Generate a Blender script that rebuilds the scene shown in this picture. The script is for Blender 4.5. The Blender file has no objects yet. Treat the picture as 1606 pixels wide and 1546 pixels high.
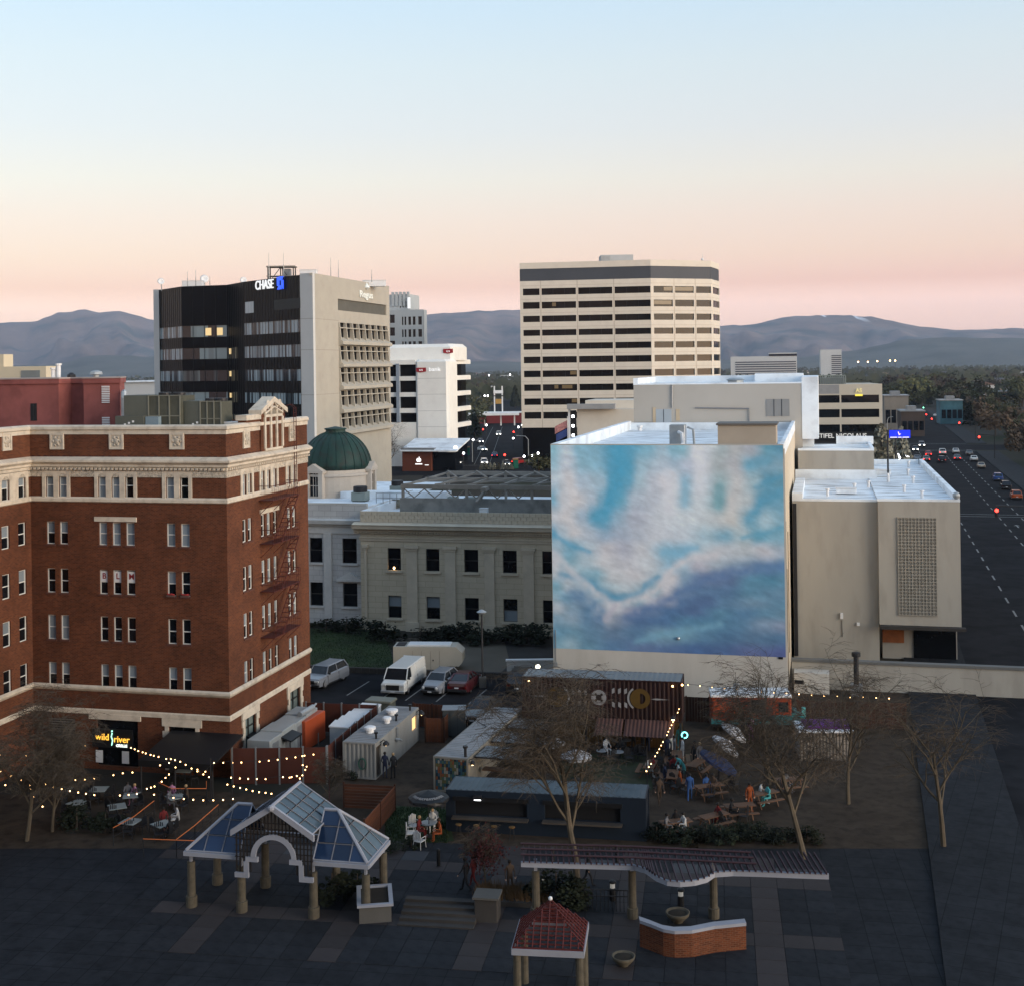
import bpy, math, random
from mathutils import Vector, Matrix, noise
R = math.radians
random.seed(7)
sc = bpy.context.scene
COL = sc.collection
# ---------------------------------------------------------------- camera
FPX, CXP, CYP, HCAM, ROLL = 2000.0, 803.0, 575.0, 26.0, R(0.8)   # survey of the photograph (1606 x 1546)
cam_d = bpy.data.cameras.new('camera'); cam = bpy.data.objects.new('camera', cam_d); COL.objects.link(cam)
cam_d.sensor_fit = 'HORIZONTAL'; cam_d.sensor_width = 36.0
cam_d.lens = 36.0 * FPX / 1606.0
cam_d.shift_y = -(773.0 - CYP) / 1606.0
cam_d.clip_start = 0.5; cam_d.clip_end = 40000
cam.matrix_world = Matrix.Translation((0, 0, HCAM)) @ Matrix.Rotation(R(90), 4, 'X') @ Matrix.Rotation(-ROLL, 4, 'Z')
sc.camera = cam
# ---------------------------------------------------------------- sky, sun, exposure
SUN_AZ, SUN_EL = R(124), R(9)           # azimuth clockwise from the view direction: low in the west, right and behind
world = bpy.data.worlds.new('World'); sc.world = world; world.use_nodes = True
wn, wl = world.node_tree.nodes, world.node_tree.links
wn.clear()
w_out = wn.new('ShaderNodeOutputWorld')
w_bg = wn.new('ShaderNodeBackground'); w_bg.inputs['Strength'].default_value = 0.10
w_sky = wn.new('ShaderNodeTexSky'); w_sky.sky_type = 'NISHITA'; w_sky.sun_disc = False
w_sky.sun_elevation = R(4); w_sky.sun_rotation = SUN_AZ; w_sky.altitude = 1300; w_sky.dust_density = 2.0
wl.new(w_sky.outputs[0], w_bg.inputs['Color'])
w_bg2 = wn.new('ShaderNodeBackground'); w_bg2.inputs['Strength'].default_value = 1.0
w_tc = wn.new('ShaderNodeTexCoord'); w_sep = wn.new('ShaderNodeSeparateXYZ'); wl.new(w_tc.outputs['Generated'], w_sep.inputs[0])
w_ramp = wn.new('ShaderNodeValToRGB'); wl.new(w_sep.outputs['Z'], w_ramp.inputs[0])
def lin(c):
 c /= 255.0
 return c / 12.92 if c <= 0.04045 else ((c + 0.055) / 1.055) ** 2.4
def rgb(r, g, b): return (lin(r), lin(g), lin(b), 1.0)
cr = w_ramp.color_ramp
stops = [(0.0, (165, 140, 150)), (0.0475, (205, 158, 160)), (0.0624, (182.0, 124.4, 126.4)), (0.0847, (182.8, 140.3, 130.9)), (0.1143, (181.6, 150.7, 140.4)), (0.1435, (177.6, 161.4, 150.8)), (0.182, (168.7, 163.1, 162.3)), (0.229, (163.4, 167.2, 169.2)), (0.27, (155.0, 167.5, 177.3)), (0.5, (146, 166, 186)), (1.0, (124, 146, 175))]
while len(cr.elements) < len(stops): cr.elements.new(0.5)
for e, (p, c) in zip(cr.elements, stops): e.position = p; e.color = rgb(*c)
wl.new(w_ramp.outputs[0], w_bg2.inputs['Color'])
w_add = wn.new('ShaderNodeAddShader'); wl.new(w_bg.outputs[0], w_add.inputs[0]); wl.new(w_bg2.outputs[0], w_add.inputs[1])
wl.new(w_add.outputs[0], w_out.inputs['Surface'])
sun_d = bpy.data.lights.new('sun', 'SUN'); sun = bpy.data.objects.new('sun', sun_d); COL.objects.link(sun)
sun_d.energy = 2.4; sun_d.angle = R(40); sun_d.color = (1.0, 0.92, 0.82)
sdir = Vector((math.sin(SUN_AZ) * math.cos(SUN_EL), math.cos(SUN_AZ) * math.cos(SUN_EL), math.sin(SUN_EL)))
sun.rotation_euler = (-sdir).to_track_quat('-Z', 'Y').to_euler()
vs = sc.view_settings
vs.view_transform = 'Standard'; vs.look = 'None'; vs.exposure = 0.6; vs.gamma = 1.0; vs.use_curve_mapping = False
sc.render.engine = 'CYCLES'
cy = sc.cycles
cy.use_denoising = True; cy.max_bounces = 6; cy.diffuse_bounces = 3; cy.glossy_bounces = 3; cy.transparent_max_bounces = 12
cy.volume_bounces = 0; cy.caustics_reflective = False; cy.caustics_refractive = False; cy.sample_clamp_indirect = 4.0
# ---------------------------------------------------------------- survey helpers
_c, _s = math.cos(ROLL), math.sin(ROLL)
def ray(px, py):
 u, v = px - CXP, CYP - py
 return Vector(((u * _c + v * _s) / FPX, 1.0, (-u * _s + v * _c) / FPX))
def P(px, py, d):
 r = ray(px, py); return Vector((r.x * d, d, HCAM + r.z * d))
def G(px, py, z=0.0):
 r = ray(px, py); t = (z - HCAM) / r.z
 return Vector((r.x * t, t, z))
YAW = R(13.7)
class Frame:
 """local frame of a building: x along its front, y away from the camera, z up"""
 def __init__(s, x, y, yaw=YAW, z=0.0):
  s.o = Vector((x, y, z)); s.yaw = yaw
  s.m = Matrix.Translation(s.o) @ Matrix.Rotation(-yaw, 4, 'Z'); s.inv = s.m.inverted()
  s.c = s.inv @ Vector((0, 0, HCAM))
 def _r(s, px, py): return (s.inv.to_3x3() @ ray(px, py))
 def face(s, px, py, y=0.0):
  r = s._r(px, py); t = (y - s.c.y) / r.y; p = s.c + r * t; return p.x, p.z
 def side(s, px, py, x=0.0):
  r = s._r(px, py); t = (x - s.c.x) / r.x; p = s.c + r * t; return p.y, p.z
 def top(s, px, py, z=0.0):
  r = s._r(px, py); t = (z - s.c.z) / r.z; p = s.c + r * t; return p.x, p.y
 def loc(s, w): return s.inv @ w
# ---------------------------------------------------------------- objects
def link(o, parent=None, loc=None, rz=0.0, rot=None, scale=None):
 COL.objects.link(o)
 if parent is not None: o.parent = parent
 if loc is not None: o.location = loc
 if rot is not None: o.rotation_euler = rot
 elif rz: o.rotation_euler = (0, 0, rz)
 if scale is not None: o.scale = scale if hasattr(scale, '__len__') else (scale,) * 3
 return o
def tag(o, label=None, cat=None, group=None, kind=None):
 if label: o['label'] = label
 if cat: o['category'] = cat
 if group: o['group'] = group
 if kind: o['kind'] = kind
 return o
def thing(name, label, cat, loc=(0, 0, 0), rz=0.0, group=None, scale=None):
 o = bpy.data.objects.new(name, None); o.empty_display_size = 0.3
 link(o, None, loc, rz, None, scale)
 return tag(o, label, cat, group)
def fthing(name, label, cat, fr, group=None):
 return thing(name, label, cat, tuple(fr.o), -fr.yaw, group)
def inst(mesh, name, parent, loc=(0, 0, 0), rz=0.0, rot=None, scale=None):
 return link(bpy.data.objects.new(name, mesh), parent, loc, rz, rot, scale)
def copy_tree(o, parent=None):
 c = o.copy(); COL.objects.link(c)
 if parent is not None: c.parent = parent
 for ch in [x for x in KIDS.get(o.name, ())] or list(o.children): copy_tree(ch, c)
 return c
KIDS = {}
class MB:
 """collects boxes, prisms, tubes and sheets; .mesh() / .obj() makes one mesh"""
 def __init__(s): s.v = []; s.f = []; s.mi = []; s.sm = []; s.m = None; s.mat = 0; s.smooth = False
 def _p(s, p): s.v.append(tuple(s.m @ Vector(p)) if s.m is not None else tuple(p)); return len(s.v) - 1
 def face(s, idx): s.f.append(tuple(idx)); s.mi.append(s.mat); s.sm.append(s.smooth)
 def quad(s, *pts): s.face([s._p(p) for p in pts])
 def box(s, x0, x1, y0, y1, z0, z1):
  b = [s._p(p) for p in ((x0, y0, z0), (x1, y0, z0), (x1, y1, z0), (x0, y1, z0), (x0, y0, z1), (x1, y0, z1), (x1, y1, z1), (x0, y1, z1))]
  for q in ((0, 3, 2, 1), (4, 5, 6, 7), (0, 1, 5, 4), (1, 2, 6, 5), (2, 3, 7, 6), (3, 0, 4, 7)): s.face([b[i] for i in q])
  return s
 def cbox(s, cx, cy_, z0, w, d, h): return s.box(cx - w / 2, cx + w / 2, cy_ - d / 2, cy_ + d / 2, z0, z0 + h)
 def bev(s, x0, x1, y0, y1, z0, z1, r=0.05):
  # box with chamfered vertical edges and top rim
  a = [(x0 + r, y0), (x1 - r, y0), (x1, y0 + r), (x1, y1 - r), (x1 - r, y1), (x0 + r, y1), (x0, y1 - r), (x0, y0 + r)]
  cx, cy_ = (x0 + x1) / 2, (y0 + y1) / 2
  def ins(p): return (p[0] + (r if p[0] < cx else -r), p[1] + (r if p[1] < cy_ else -r))
  l0 = [s._p((p[0], p[1], z0)) for p in a]; l1 = [s._p((p[0], p[1], z1 - r)) for p in a]
  l2 = [s._p((*ins(p), z1)) for p in a]
  for i in range(8):
   j = (i + 1) % 8
   s.face((l0[i], l0[j], l1[j], l1[i])); s.face((l1[i], l1[j], l2[j], l2[i]))
  s.face(l2); s.face(l0[::-1]); return s
 def prism(s, poly, z0, z1, cap=True):
  n = len(poly); a = [s._p((p[0], p[1], z0)) for p in poly]; b = [s._p((p[0], p[1], z1)) for p in poly]
  for i in range(n): j = (i + 1) % n; s.face((a[i], a[j], b[j], b[i]))
  if cap: s.face(b); s.face(a[::-1])
  return s
 def extrude_y(s, poly, y0, y1):        # polygon in (x, z) swept along y
  n = len(poly); a = [s._p((p[0], y0, p[1])) for p in poly]; b = [s._p((p[0], y1, p[1])) for p in poly]
  for i in range(n): j = (i + 1) % n; s.face((a[j], a[i], b[i], b[j]))
  s.face(a); s.face(b[::-1]); return s
 def extrude_x(s, poly, x0, x1):        # polygon in (y, z) swept along x
  n = len(poly); a = [s._p((x0, p[0], p[1])) for p in poly]; b = [s._p((x1, p[0], p[1])) for p in poly]
  for i in range(n): j = (i + 1) % n; s.face((a[i], a[j], b[j], b[i]))
  s.face(a[::-1]); s.face(b); return s
 def tube(s, pts, r, n=6, cap=True):
  pts = [Vector(p) for p in pts]; rs = r if hasattr(r, '__len__') else [r] * len(pts)
  rings = []; prev = None
  for i, p in enumerate(pts):
   t = (pts[min(i + 1, len(pts) - 1)] - pts[max(i - 1, 0)])
   t = t.normalized() if t.length > 1e-9 else Vector((0, 0, 1))
   a = (prev - t * prev.dot(t)) if prev is not None else t.orthogonal()
   a = a.normalized() if a.length > 1e-6 else t.orthogonal().normalized()
   prev = a; b = t.cross(a)
   rings.append([s._p(p + (a * math.cos(k * 2 * math.pi / n) + b * math.sin(k * 2 * math.pi / n)) * rs[i]) for k in range(n)])
  for q, w in zip(rings, rings[1:]):
   for k in range(n): j = (k + 1) % n; s.face((q[k], q[j], w[j], w[k]))
  if cap and n > 2: s.face(rings[0][::-1]); s.face(rings[-1])
  return s
 def lathe(s, prof, n=12, cx=0, cy_=0, a0=0.0):   # profile of (r, z)
  rings = []
  for r_, z in prof: rings.append([s._p((cx + r_ * math.cos(a0 + k * 2 * math.pi / n), cy_ + r_ * math.sin(a0 + k * 2 * math.pi / n), z)) for k in range(n)])
  for q, w in zip(rings, rings[1:]):
   for k in range(n): j = (k + 1) % n; s.face((q[k], q[j], w[j], w[k]))
  s.face(rings[-1]); s.face(rings[0][::-1]); return s
 def loft(s, rings, cap=True):
  ids = [[s._p(p) for p in r] for r in rings]; n = len(ids[0])
  for q, w in zip(ids, ids[1:]):
   for k in range(n): j = (k + 1) % n; s.face((q[k], q[j], w[j], w[k]))
  if cap: s.face(ids[0][::-1]); s.face(ids[-1])
  return s
 def ball(s, c, rx, ry=None, rz=None, n=8, m=5):
  ry = ry or rx; rz = rz or rx; rings = []
  for i in range(1, m):
   a = math.pi * i / m
   rings.append([(c[0] + rx * math.sin(a) * math.cos(k * 2 * math.pi / n), c[1] + ry * math.sin(a) * math.sin(k * 2 * math.pi / n), c[2] - rz * math.cos(a)) for k in range(n)])
  ids = [[s._p(p) for p in r] for r in rings]
  b, t = s._p((c[0], c[1], c[2] - rz)), s._p((c[0], c[1], c[2] + rz))
  for k in range(n): j = (k + 1) % n; s.face((b, ids[0][j], ids[0][k])); s.face((t, ids[-1][k], ids[-1][j]))
  for q, w in zip(ids, ids[1:]):
   for k in range(n): j = (k + 1) % n; s.face((q[k], q[j], w[j], w[k]))
  return s
 def wall(s, u0, u1, z0, z1, holes, depth=0.25, axis='y', at=0.0, sgn=1):
  """sheet with rectangular holes and reveals; axis 'y': lies in y=at, u is x, recess goes sgn*y; axis 'x': lies in x=at, u is y"""
  def pt(u, z, d): return (u, at + sgn * d, z) if axis == 'y' else (at + sgn * d, u, z)
  us = sorted({u0, u1, *[min(max(h[i], u0), u1) for h in holes for i in (0, 1)]}); zs = sorted({z0, z1, *[min(max(h[i], z0), z1) for h in holes for i in (2, 3)]})
  for a, b in zip(us, us[1:]):
   run = None
   for c, d in zip(zs, zs[1:]):
    mu, mz = (a + b) / 2, (c + d) / 2
    inside = any(h[0] < mu < h[1] and h[2] < mz < h[3] for h in holes)
    if not inside: s.quad(pt(a, c, 0), pt(b, c, 0), pt(b, d, 0), pt(a, d, 0))
  for h in holes:
   a, b, c, d = h[:4]
   s.quad(pt(a, c, 0), pt(a, d, 0), pt(a, d, depth), pt(a, c, depth)); s.quad(pt(b, c, 0), pt(b, c, depth), pt(b, d, depth), pt(b, d, 0))
   s.quad(pt(a, c, 0), pt(a, c, depth), pt(b, c, depth), pt(b, c, 0)); s.quad(pt(a, d, 0), pt(b, d, 0), pt(b, d, depth), pt(a, d, depth))
  return s
 def mesh(s, name, mats):
  me = bpy.data.meshes.new(name); me.from_pydata(s.v, [], s.f)
  for m in (mats if isinstance(mats, (list, tuple)) else [mats]): me.materials.append(m)
  if any(s.mi): me.polygons.foreach_set('material_index', s.mi)
  if any(s.sm): me.polygons.foreach_set('use_smooth', s.sm)
  me.update(); return me
 def obj(s, name, mats, parent=None, loc=None, rz=0.0, rot=None, scale=None):
  return link(bpy.data.objects.new(name, s.mesh(name, mats)), parent, loc, rz, rot, scale)
def box_obj(name, m, parent, *b): return MB().box(*b).obj(name, m, parent)
def text_mesh(name, body, size, m, depth=0.02, bold=0.0, align='CENTER', sx=1.0):
 cu = bpy.data.curves.new(name, 'FONT'); cu.body = body; cu.size = size; cu.extrude = depth; cu.align_x = align; cu.align_y = 'CENTER'; cu.offset = bold
 cu.resolution_u = 3
 o = bpy.data.objects.new(name, cu); COL.objects.link(o)
 dg = bpy.context.evaluated_depsgraph_get(); me = bpy.data.meshes.new_from_object(o.evaluated_get(dg))
 bpy.data.objects.remove(o); me.materials.clear(); me.materials.append(m); me.name = name
 if sx != 1.0: me.transform(Matrix.Diagonal((sx, 1, 1, 1)))
 return me
# ---------------------------------------------------------------- materials
MATS = {}
def mat(name, col, rough=0.8, var=0.12, scale=1.0, bump=0.0, spec=0.3, metal=0.0, var2=None, emit=None, estr=0.0, rand=0.0, coat=0.0, stretch=None):
 """base colour with two octaves of uneven tone, grime and fine relief"""
 if name in MATS: return MATS[name]
 m = bpy.data.materials.new(name); m.use_nodes = True; MATS[name] = m
 n, l = m.node_tree.nodes, m.node_tree.links; b = n['Principled BSDF']
 col = tuple(col) if len(col) == 4 else (*col, 1.0)
 b.inputs['Roughness'].default_value = rough; b.inputs['Metallic'].default_value = metal; b.inputs['Specular IOR Level'].default_value = spec
 b.inputs['Base Color'].default_value = col
 if coat: b.inputs['Coat Weight'].default_value = coat; b.inputs['Coat Roughness'].default_value = 0.06
 if emit: b.inputs['Emission Color'].default_value = (*emit[:3], 1); b.inputs['Emission Strength'].default_value = estr
 if var > 0:
  tc = n.new('ShaderNodeTexCoord'); mp = n.new('ShaderNodeMapping'); l.new(tc.outputs['Object'], mp.inputs[0])
  st = stretch or (1, 1, 1); mp.inputs['Scale'].default_value = (scale * st[0], scale * st[1], scale * st[2])
  nz = n.new('ShaderNodeTexNoise'); nz.inputs['Scale'].default_value = 0.6; nz.inputs['Detail'].default_value = 6; nz.inputs['Roughness'].default_value = 0.65
  l.new(mp.outputs[0], nz.inputs['Vector'])
  mr = n.new('ShaderNodeMapRange'); mr.inputs[1].default_value = 0.3; mr.inputs[2].default_value = 0.7; mr.inputs[3].default_value = 1 - var; mr.inputs[4].default_value = 1 + var
  l.new(nz.outputs[0], mr.inputs[0]); fac = mr.outputs[0]
  if rand:
   oi = n.new('ShaderNodeObjectInfo'); r2 = n.new('ShaderNodeMapRange'); r2.inputs[3].default_value = 1 - rand; r2.inputs[4].default_value = 1 + rand
   l.new(oi.outputs['Random'], r2.inputs[0]); mu = n.new('ShaderNodeMath'); mu.operation = 'MULTIPLY'; l.new(fac, mu.inputs[0]); l.new(r2.outputs[0], mu.inputs[1]); fac = mu.outputs[0]
  vm = n.new('ShaderNodeVectorMath'); vm.operation = 'SCALE'; l.new(fac, vm.inputs['Scale'])
  if var2:
   mx = n.new('ShaderNodeMix'); mx.data_type = 'RGBA'; n2 = n.new('ShaderNodeTexNoise'); n2.inputs['Scale'].default_value = 1.7; n2.inputs['Detail'].default_value = 8; l.new(mp.outputs[0], n2.inputs['Vector'])
   m2 = n.new('ShaderNodeMapRange'); m2.inputs[1].default_value = 0.48; m2.inputs[2].default_value = 0.66; l.new(n2.outputs[0], m2.inputs[0])
   l.new(m2.outputs[0], mx.inputs[0]); mx.inputs[6].default_value = col; mx.inputs[7].default_value = (*var2[:3], 1); l.new(mx.outputs[2], vm.inputs[0])
  else: vm.inputs[0].default_value = col[:3]
  l.new(vm.outputs[0], b.inputs['Base Color'])
  if bump:
   bp = n.new('ShaderNodeBump'); bp.inputs['Strength'].default_value = bump; bp.inputs['Distance'].default_value = 0.05
   n3 = n.new('ShaderNodeTexNoise'); n3.inputs['Scale'].default_value = 6.0; n3.inputs['Detail'].default_value = 5; l.new(mp.outputs[0], n3.inputs['Vector'])
   l.new(n3.outputs[0], bp.inputs['Height']); l.new(bp.outputs[0], b.inputs['Normal'])
 return m
def glass(name, col, rough=0.04, var=0.3, rand=0.35, spec=0.5): return mat(name, col, rough, var, 0.35, 0, spec, rand=rand)
def glow(name, col, s):
 return mat(name, (col[0] * .4, col[1] * .4, col[2] * .4), 0.5, 0, emit=col, estr=s)
def masonry(name, c1, c2, mortar, bw, bh, mort=0.02, var=0.18, rough=0.85, bump=0.25, off=0.5, tint=None):
 """coursed masonry on walls that follow the object's own axes"""
 m = bpy.data.materials.new(name); m.use_nodes = True; MATS[name] = m
 n, l = m.node_tree.nodes, m.node_tree.links; b = n['Principled BSDF']; b.inputs['Roughness'].default_value = rough; b.inputs['Specular IOR Level'].default_value = 0.2
 tc = n.new('ShaderNodeTexCoord'); sp = n.new('ShaderNodeSeparateXYZ'); l.new(tc.outputs['Object'], sp.inputs[0])
 sn = n.new('ShaderNodeSeparateXYZ'); l.new(tc.outputs['Normal'], sn.inputs[0])
 ab = n.new('ShaderNodeMath'); ab.operation = 'ABSOLUTE'; l.new(sn.outputs['X'], ab.inputs[0])
 gt = n.new('ShaderNodeMath'); gt.operation = 'GREATER_THAN'; l.new(ab.outputs[0], gt.inputs[0]); gt.inputs[1].default_value = 0.7
 mx = n.new('ShaderNodeMix'); mx.data_type = 'FLOAT'; l.new(gt.outputs[0], mx.inputs[0]); l.new(sp.outputs['X'], mx.inputs[2]); l.new(sp.outputs['Y'], mx.inputs[3])
 cb = n.new('ShaderNodeCombineXYZ'); l.new(mx.outputs[0], cb.inputs[0]); l.new(sp.outputs['Z'], cb.inputs[1])
 br = n.new('ShaderNodeTexBrick'); l.new(cb.outputs[0], br.inputs['Vector']); br.inputs['Scale'].default_value = 1.0
 br.inputs['Brick Width'].default_value = bw; br.inputs['Row Height'].default_value = bh; br.inputs['Mortar Size'].default_value = mort; br.offset = off
 br.inputs['Color1'].default_value = (*c1, 1); br.inputs['Color2'].default_value = (*c2, 1); br.inputs['Mortar'].default_value = (*mortar, 1); br.inputs['Bias'].default_value = 0.0
 nz = n.new('ShaderNodeTexNoise'); nz.inputs['Scale'].default_value = 0.35; nz.inputs['Detail'].default_value = 7; nz.inputs['Roughness'].default_value = 0.7; l.new(tc.outputs['Object'], nz.inputs['Vector'])
 mr = n.new('ShaderNodeMapRange'); mr.inputs[1].default_value = 0.3; mr.inputs[2].default_value = 0.7; mr.inputs[3].default_value = 1 - var; mr.inputs[4].default_value = 1 + var; l.new(nz.outputs[0], mr.inputs[0])
 vm = n.new('ShaderNodeVectorMath'); vm.operation = 'SCALE'; l.new(br.outputs['Color'], vm.inputs[0]); l.new(mr.outputs[0], vm.inputs['Scale']); l.new(vm.outputs[0], b.inputs['Base Color'])
 bp = n.new('ShaderNodeBump'); bp.inputs['Strength'].default_value = bump; bp.inputs['Distance'].default_value = 0.02; bp.invert = True; l.new(br.outputs['Fac'], bp.inputs['Height']); l.new(bp.outputs[0], b.inputs['Normal'])
 return m
# ================================================================ materials of the setting
ASPH = mat('asphalt', (0.017, 0.017, 0.019), 0.95, 0.3, 0.3, 0.2, spec=0.04, var2=(0.012, 0.012, 0.0135))
ASPH2 = mat('worn_asphalt', (0.042, 0.043, 0.047), 0.85, 0.25, 0.12, 0.2, var2=(0.03, 0.031, 0.034))
PAINT = mat('road_paint', (0.17, 0.17, 0.165), 0.7, 0.35, 2.0)
YPAINT = mat('yellow_road_paint', (0.40, 0.28, 0.06), 0.7, 0.3, 2.0)
CONC = mat('concrete', (0.075, 0.073, 0.068), 0.85, 0.2, 0.5, 0.15)
DCONC = mat('dark_concrete', (0.034, 0.031, 0.029), 0.85, 0.25, 0.5, 0.15)
YARDM = mat('yard_paving', (0.050, 0.037, 0.027), 0.95, 0.25, 0.9, 0.3, spec=.06, var2=(0.034, 0.026, 0.020))
PAVE = mat('plaza_stone', (0.021, 0.0225, 0.026), 0.8, 0.25, 1.6, 0.1, spec=.08, rand=0.14, var2=(0.016, 0.017, 0.020))
PAVEL = mat('pale_plaza_stone', (0.040, 0.042, 0.047), 0.8, 0.2, 1.6, 0.1, rand=0.15)
PAVER = mat('reddish_plaza_stone', (0.030, 0.024, 0.024), 0.8, 0.2, 1.6, 0.1, rand=0.15)
GRASS = mat('grass', (0.018, 0.034, 0.010), 0.95, 0.35, 0.6, 0.6, var2=(0.03, 0.045, 0.014))
STEEL = mat('dark_steel', (0.025, 0.025, 0.028), 0.5, 0.15, 2.0, metal=0.3)
GREY_METAL = mat('grey_metal', (0.23, 0.24, 0.25), 0.45, 0.15, 1.5, metal=0.4)
GALV = mat('galvanised_metal', (0.34, 0.36, 0.37), 0.4, 0.2, 1.2, metal=0.5)
BLACK = mat('black_paint', (0.008, 0.008, 0.009), 0.5, 0.2, 1.0)
WHITE = mat('white_paint', (0.66, 0.66, 0.66), 0.55, 0.08, 1.0)
RUBBER = mat('rubber', (0.012, 0.012, 0.013), 0.8, 0.1, 2.0)
WHITE_ROOF = mat('white_roof_membrane', (0.74, 0.79, 0.83), 0.6, 0.10, 0.25, 0.1, var2=(0.56, 0.59, 0.62))
STAIN_ROOF = mat('stained_white_roof', (0.74, 0.79, 0.83), 0.6, 0.16, 0.5, 0.1, var2=(0.33, 0.34, 0.35), stretch=(0.45, 1.6, 1))
def glassm(n, c, r=0.05): return glass(n, c, r)
DARKGL = glass('dark_window_glass', (0.006, 0.007, 0.009), spec=0.25)
BLINDGL = mat('drawn_blind_behind_glass', (0.20, 0.235, 0.265), 0.25, 0.12, 0.8, rand=0.2)
WARMGL = mat('lit_window', (0.3, 0.2, 0.08), 0.4, 0.0, emit=(1.0, 0.72, 0.35), estr=0.55)
WARMLAMP = glow('warm_lamp', (1.0, 0.62, 0.28), 9.0)
BULB = glow('string_bulb', (1.0, 0.56, 0.22), 7.0)
COLDLAMP = glow('white_lamp', (0.95, 0.97, 1.0), 8.0)
REDLAMP = glow('red_lamp', (1.0, 0.03, 0.02), 7.0)
GREENLAMP = glow('green_lamp', (0.2, 1.0, 0.6), 5.0)
HEADLAMP = glow('car_headlamp', (1.0, 0.95, 0.85), 10.0)
# ================================================================ ground
def sheet(name, pts, z, m, kind='structure', parent=None):
 b = MB(); b.face([b._p((p[0], p[1], z)) for p in pts]); o = b.obj(name, m, parent)
 if parent is None and kind: o['kind'] = kind
 return o
GROUNDM = mat('valley_floor', (0.04, 0.036, 0.03), 0.95, 0.35, 0.01, 0.0, spec=.05, var2=(0.026, 0.032, 0.018))
b = MB()
ys = [-160, 0, 60, 140, 300, 600, 1200, 2400, 4800, 9600, 10600]
rows = [[b._p((x, y, 0.0)) for x in (-12400, -3000, -600, 0, 600, 3000, 12400)] for y in ys]
for q, w in zip(rows, rows[1:]):
 for k in range(6): b.face((q[k], q[k + 1], w[k + 1], w[k]))
tag(b.obj('ground', GROUNDM), kind='structure')
# mountains: a height field whose crest follows the skyline
prof = [(-600, 520), (-300, 512), (0, 507), (30, 505), (55, 505), (75, 498), (92, 491), (112, 489), (132, 485), (155, 491), (185, 488), (210, 493), (243, 503), (320, 508), (420, 512), (520, 505), (610, 498),
  (665, 494), (700, 491), (740, 489), (780, 487), (817, 486), (900, 492), (1000, 503), (1100, 510), (1131, 511), (1160, 511), (1190, 508), (1212, 501), (1240, 497), (1275, 495), (1335, 495), (1365, 497), (1395, 503), (1440, 512), (1500, 518), (1606, 515), (1800, 520), (2200, 524)]
foot = [(-600, 572), (0, 573), (70, 573), (90, 570), (112, 566), (132, 559), (160, 557), (190, 557), (220, 559), (250, 557), (320, 560), (420, 566), (560, 570), (640, 562), (700, 566), (817, 568), (1100, 566), (1131, 564), (1250, 560), (1330, 551), (1380, 541), (1420, 532), (1480, 528), (1606, 530), (2200, 540)]
def lerp_tab(t, x):
 for (a, ya), (c, yc) in zip(t, t[1:]):
  if a <= x <= c:
   k = (x - a) / (c - a); k2 = k * k * (3 - 2 * k) * 0.5 + k * 0.5; return ya + (yc - ya) * k2
 return t[-1][1]
def ridge(name, tab, d_near, d_crest, d_far, m, seed, relief, nx=260, ny=26):
 b = MB(); b.smooth = True; g = []
 for j in range(ny):
  t = j / (ny - 1); row = []
  d = d_near + (d_crest - d_near) * (t / 0.72) if t <= 0.72 else d_crest + (d_far - d_crest) * ((t - 0.72) / 0.28)
  for i in range(nx):
   px = -600 + 2800 * i / (nx - 1); crest = P(px, lerp_tab(tab, px), d_crest).z
   crest += 9 * noise.noise(Vector((px * 0.05, seed, 0))) * d_crest / 9000
   r = ray(px, 575)
   if t <= 0.72:
    k = t / 0.72
    h = crest * (k ** 1.25)
    n = noise.fractal(Vector((px * 0.012 + seed, k * 2.2, seed)), 1.0, 2.1, 5)
    rn = abs(noise.noise(Vector((px * 0.02 + n * 0.5, k * 0.8, seed + 5))))
    h += crest * relief * math.sin(math.pi * min(k, 1)) * (n * 0.8 - rn * 0.9)
   else: h = crest * (1 - ((t - 0.72) / 0.28) ** 1.5)
   row.append(b._p((r.x * d, d, max(h, -20) - (4 if j in (0, ny - 1) else 0))))
  g.append(row)
 for q, w in zip(g, g[1:]):
  for k in range(nx - 1): b.face((q[k], q[k + 1], w[k + 1], w[k]))
 return tag(b.obj(name, m), kind='structure')
HILL = mat('mountain_slope', (0.16, 0.115, 0.10), 1.0, 0.45, 0.0022, 0.0, var2=(0.05, 0.06, 0.06))
HILL2 = mat('foothill_scrub', (0.075, 0.075, 0.062), 1.0, 0.35, 0.003, 0.0, var2=(0.05, 0.055, 0.045))
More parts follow.
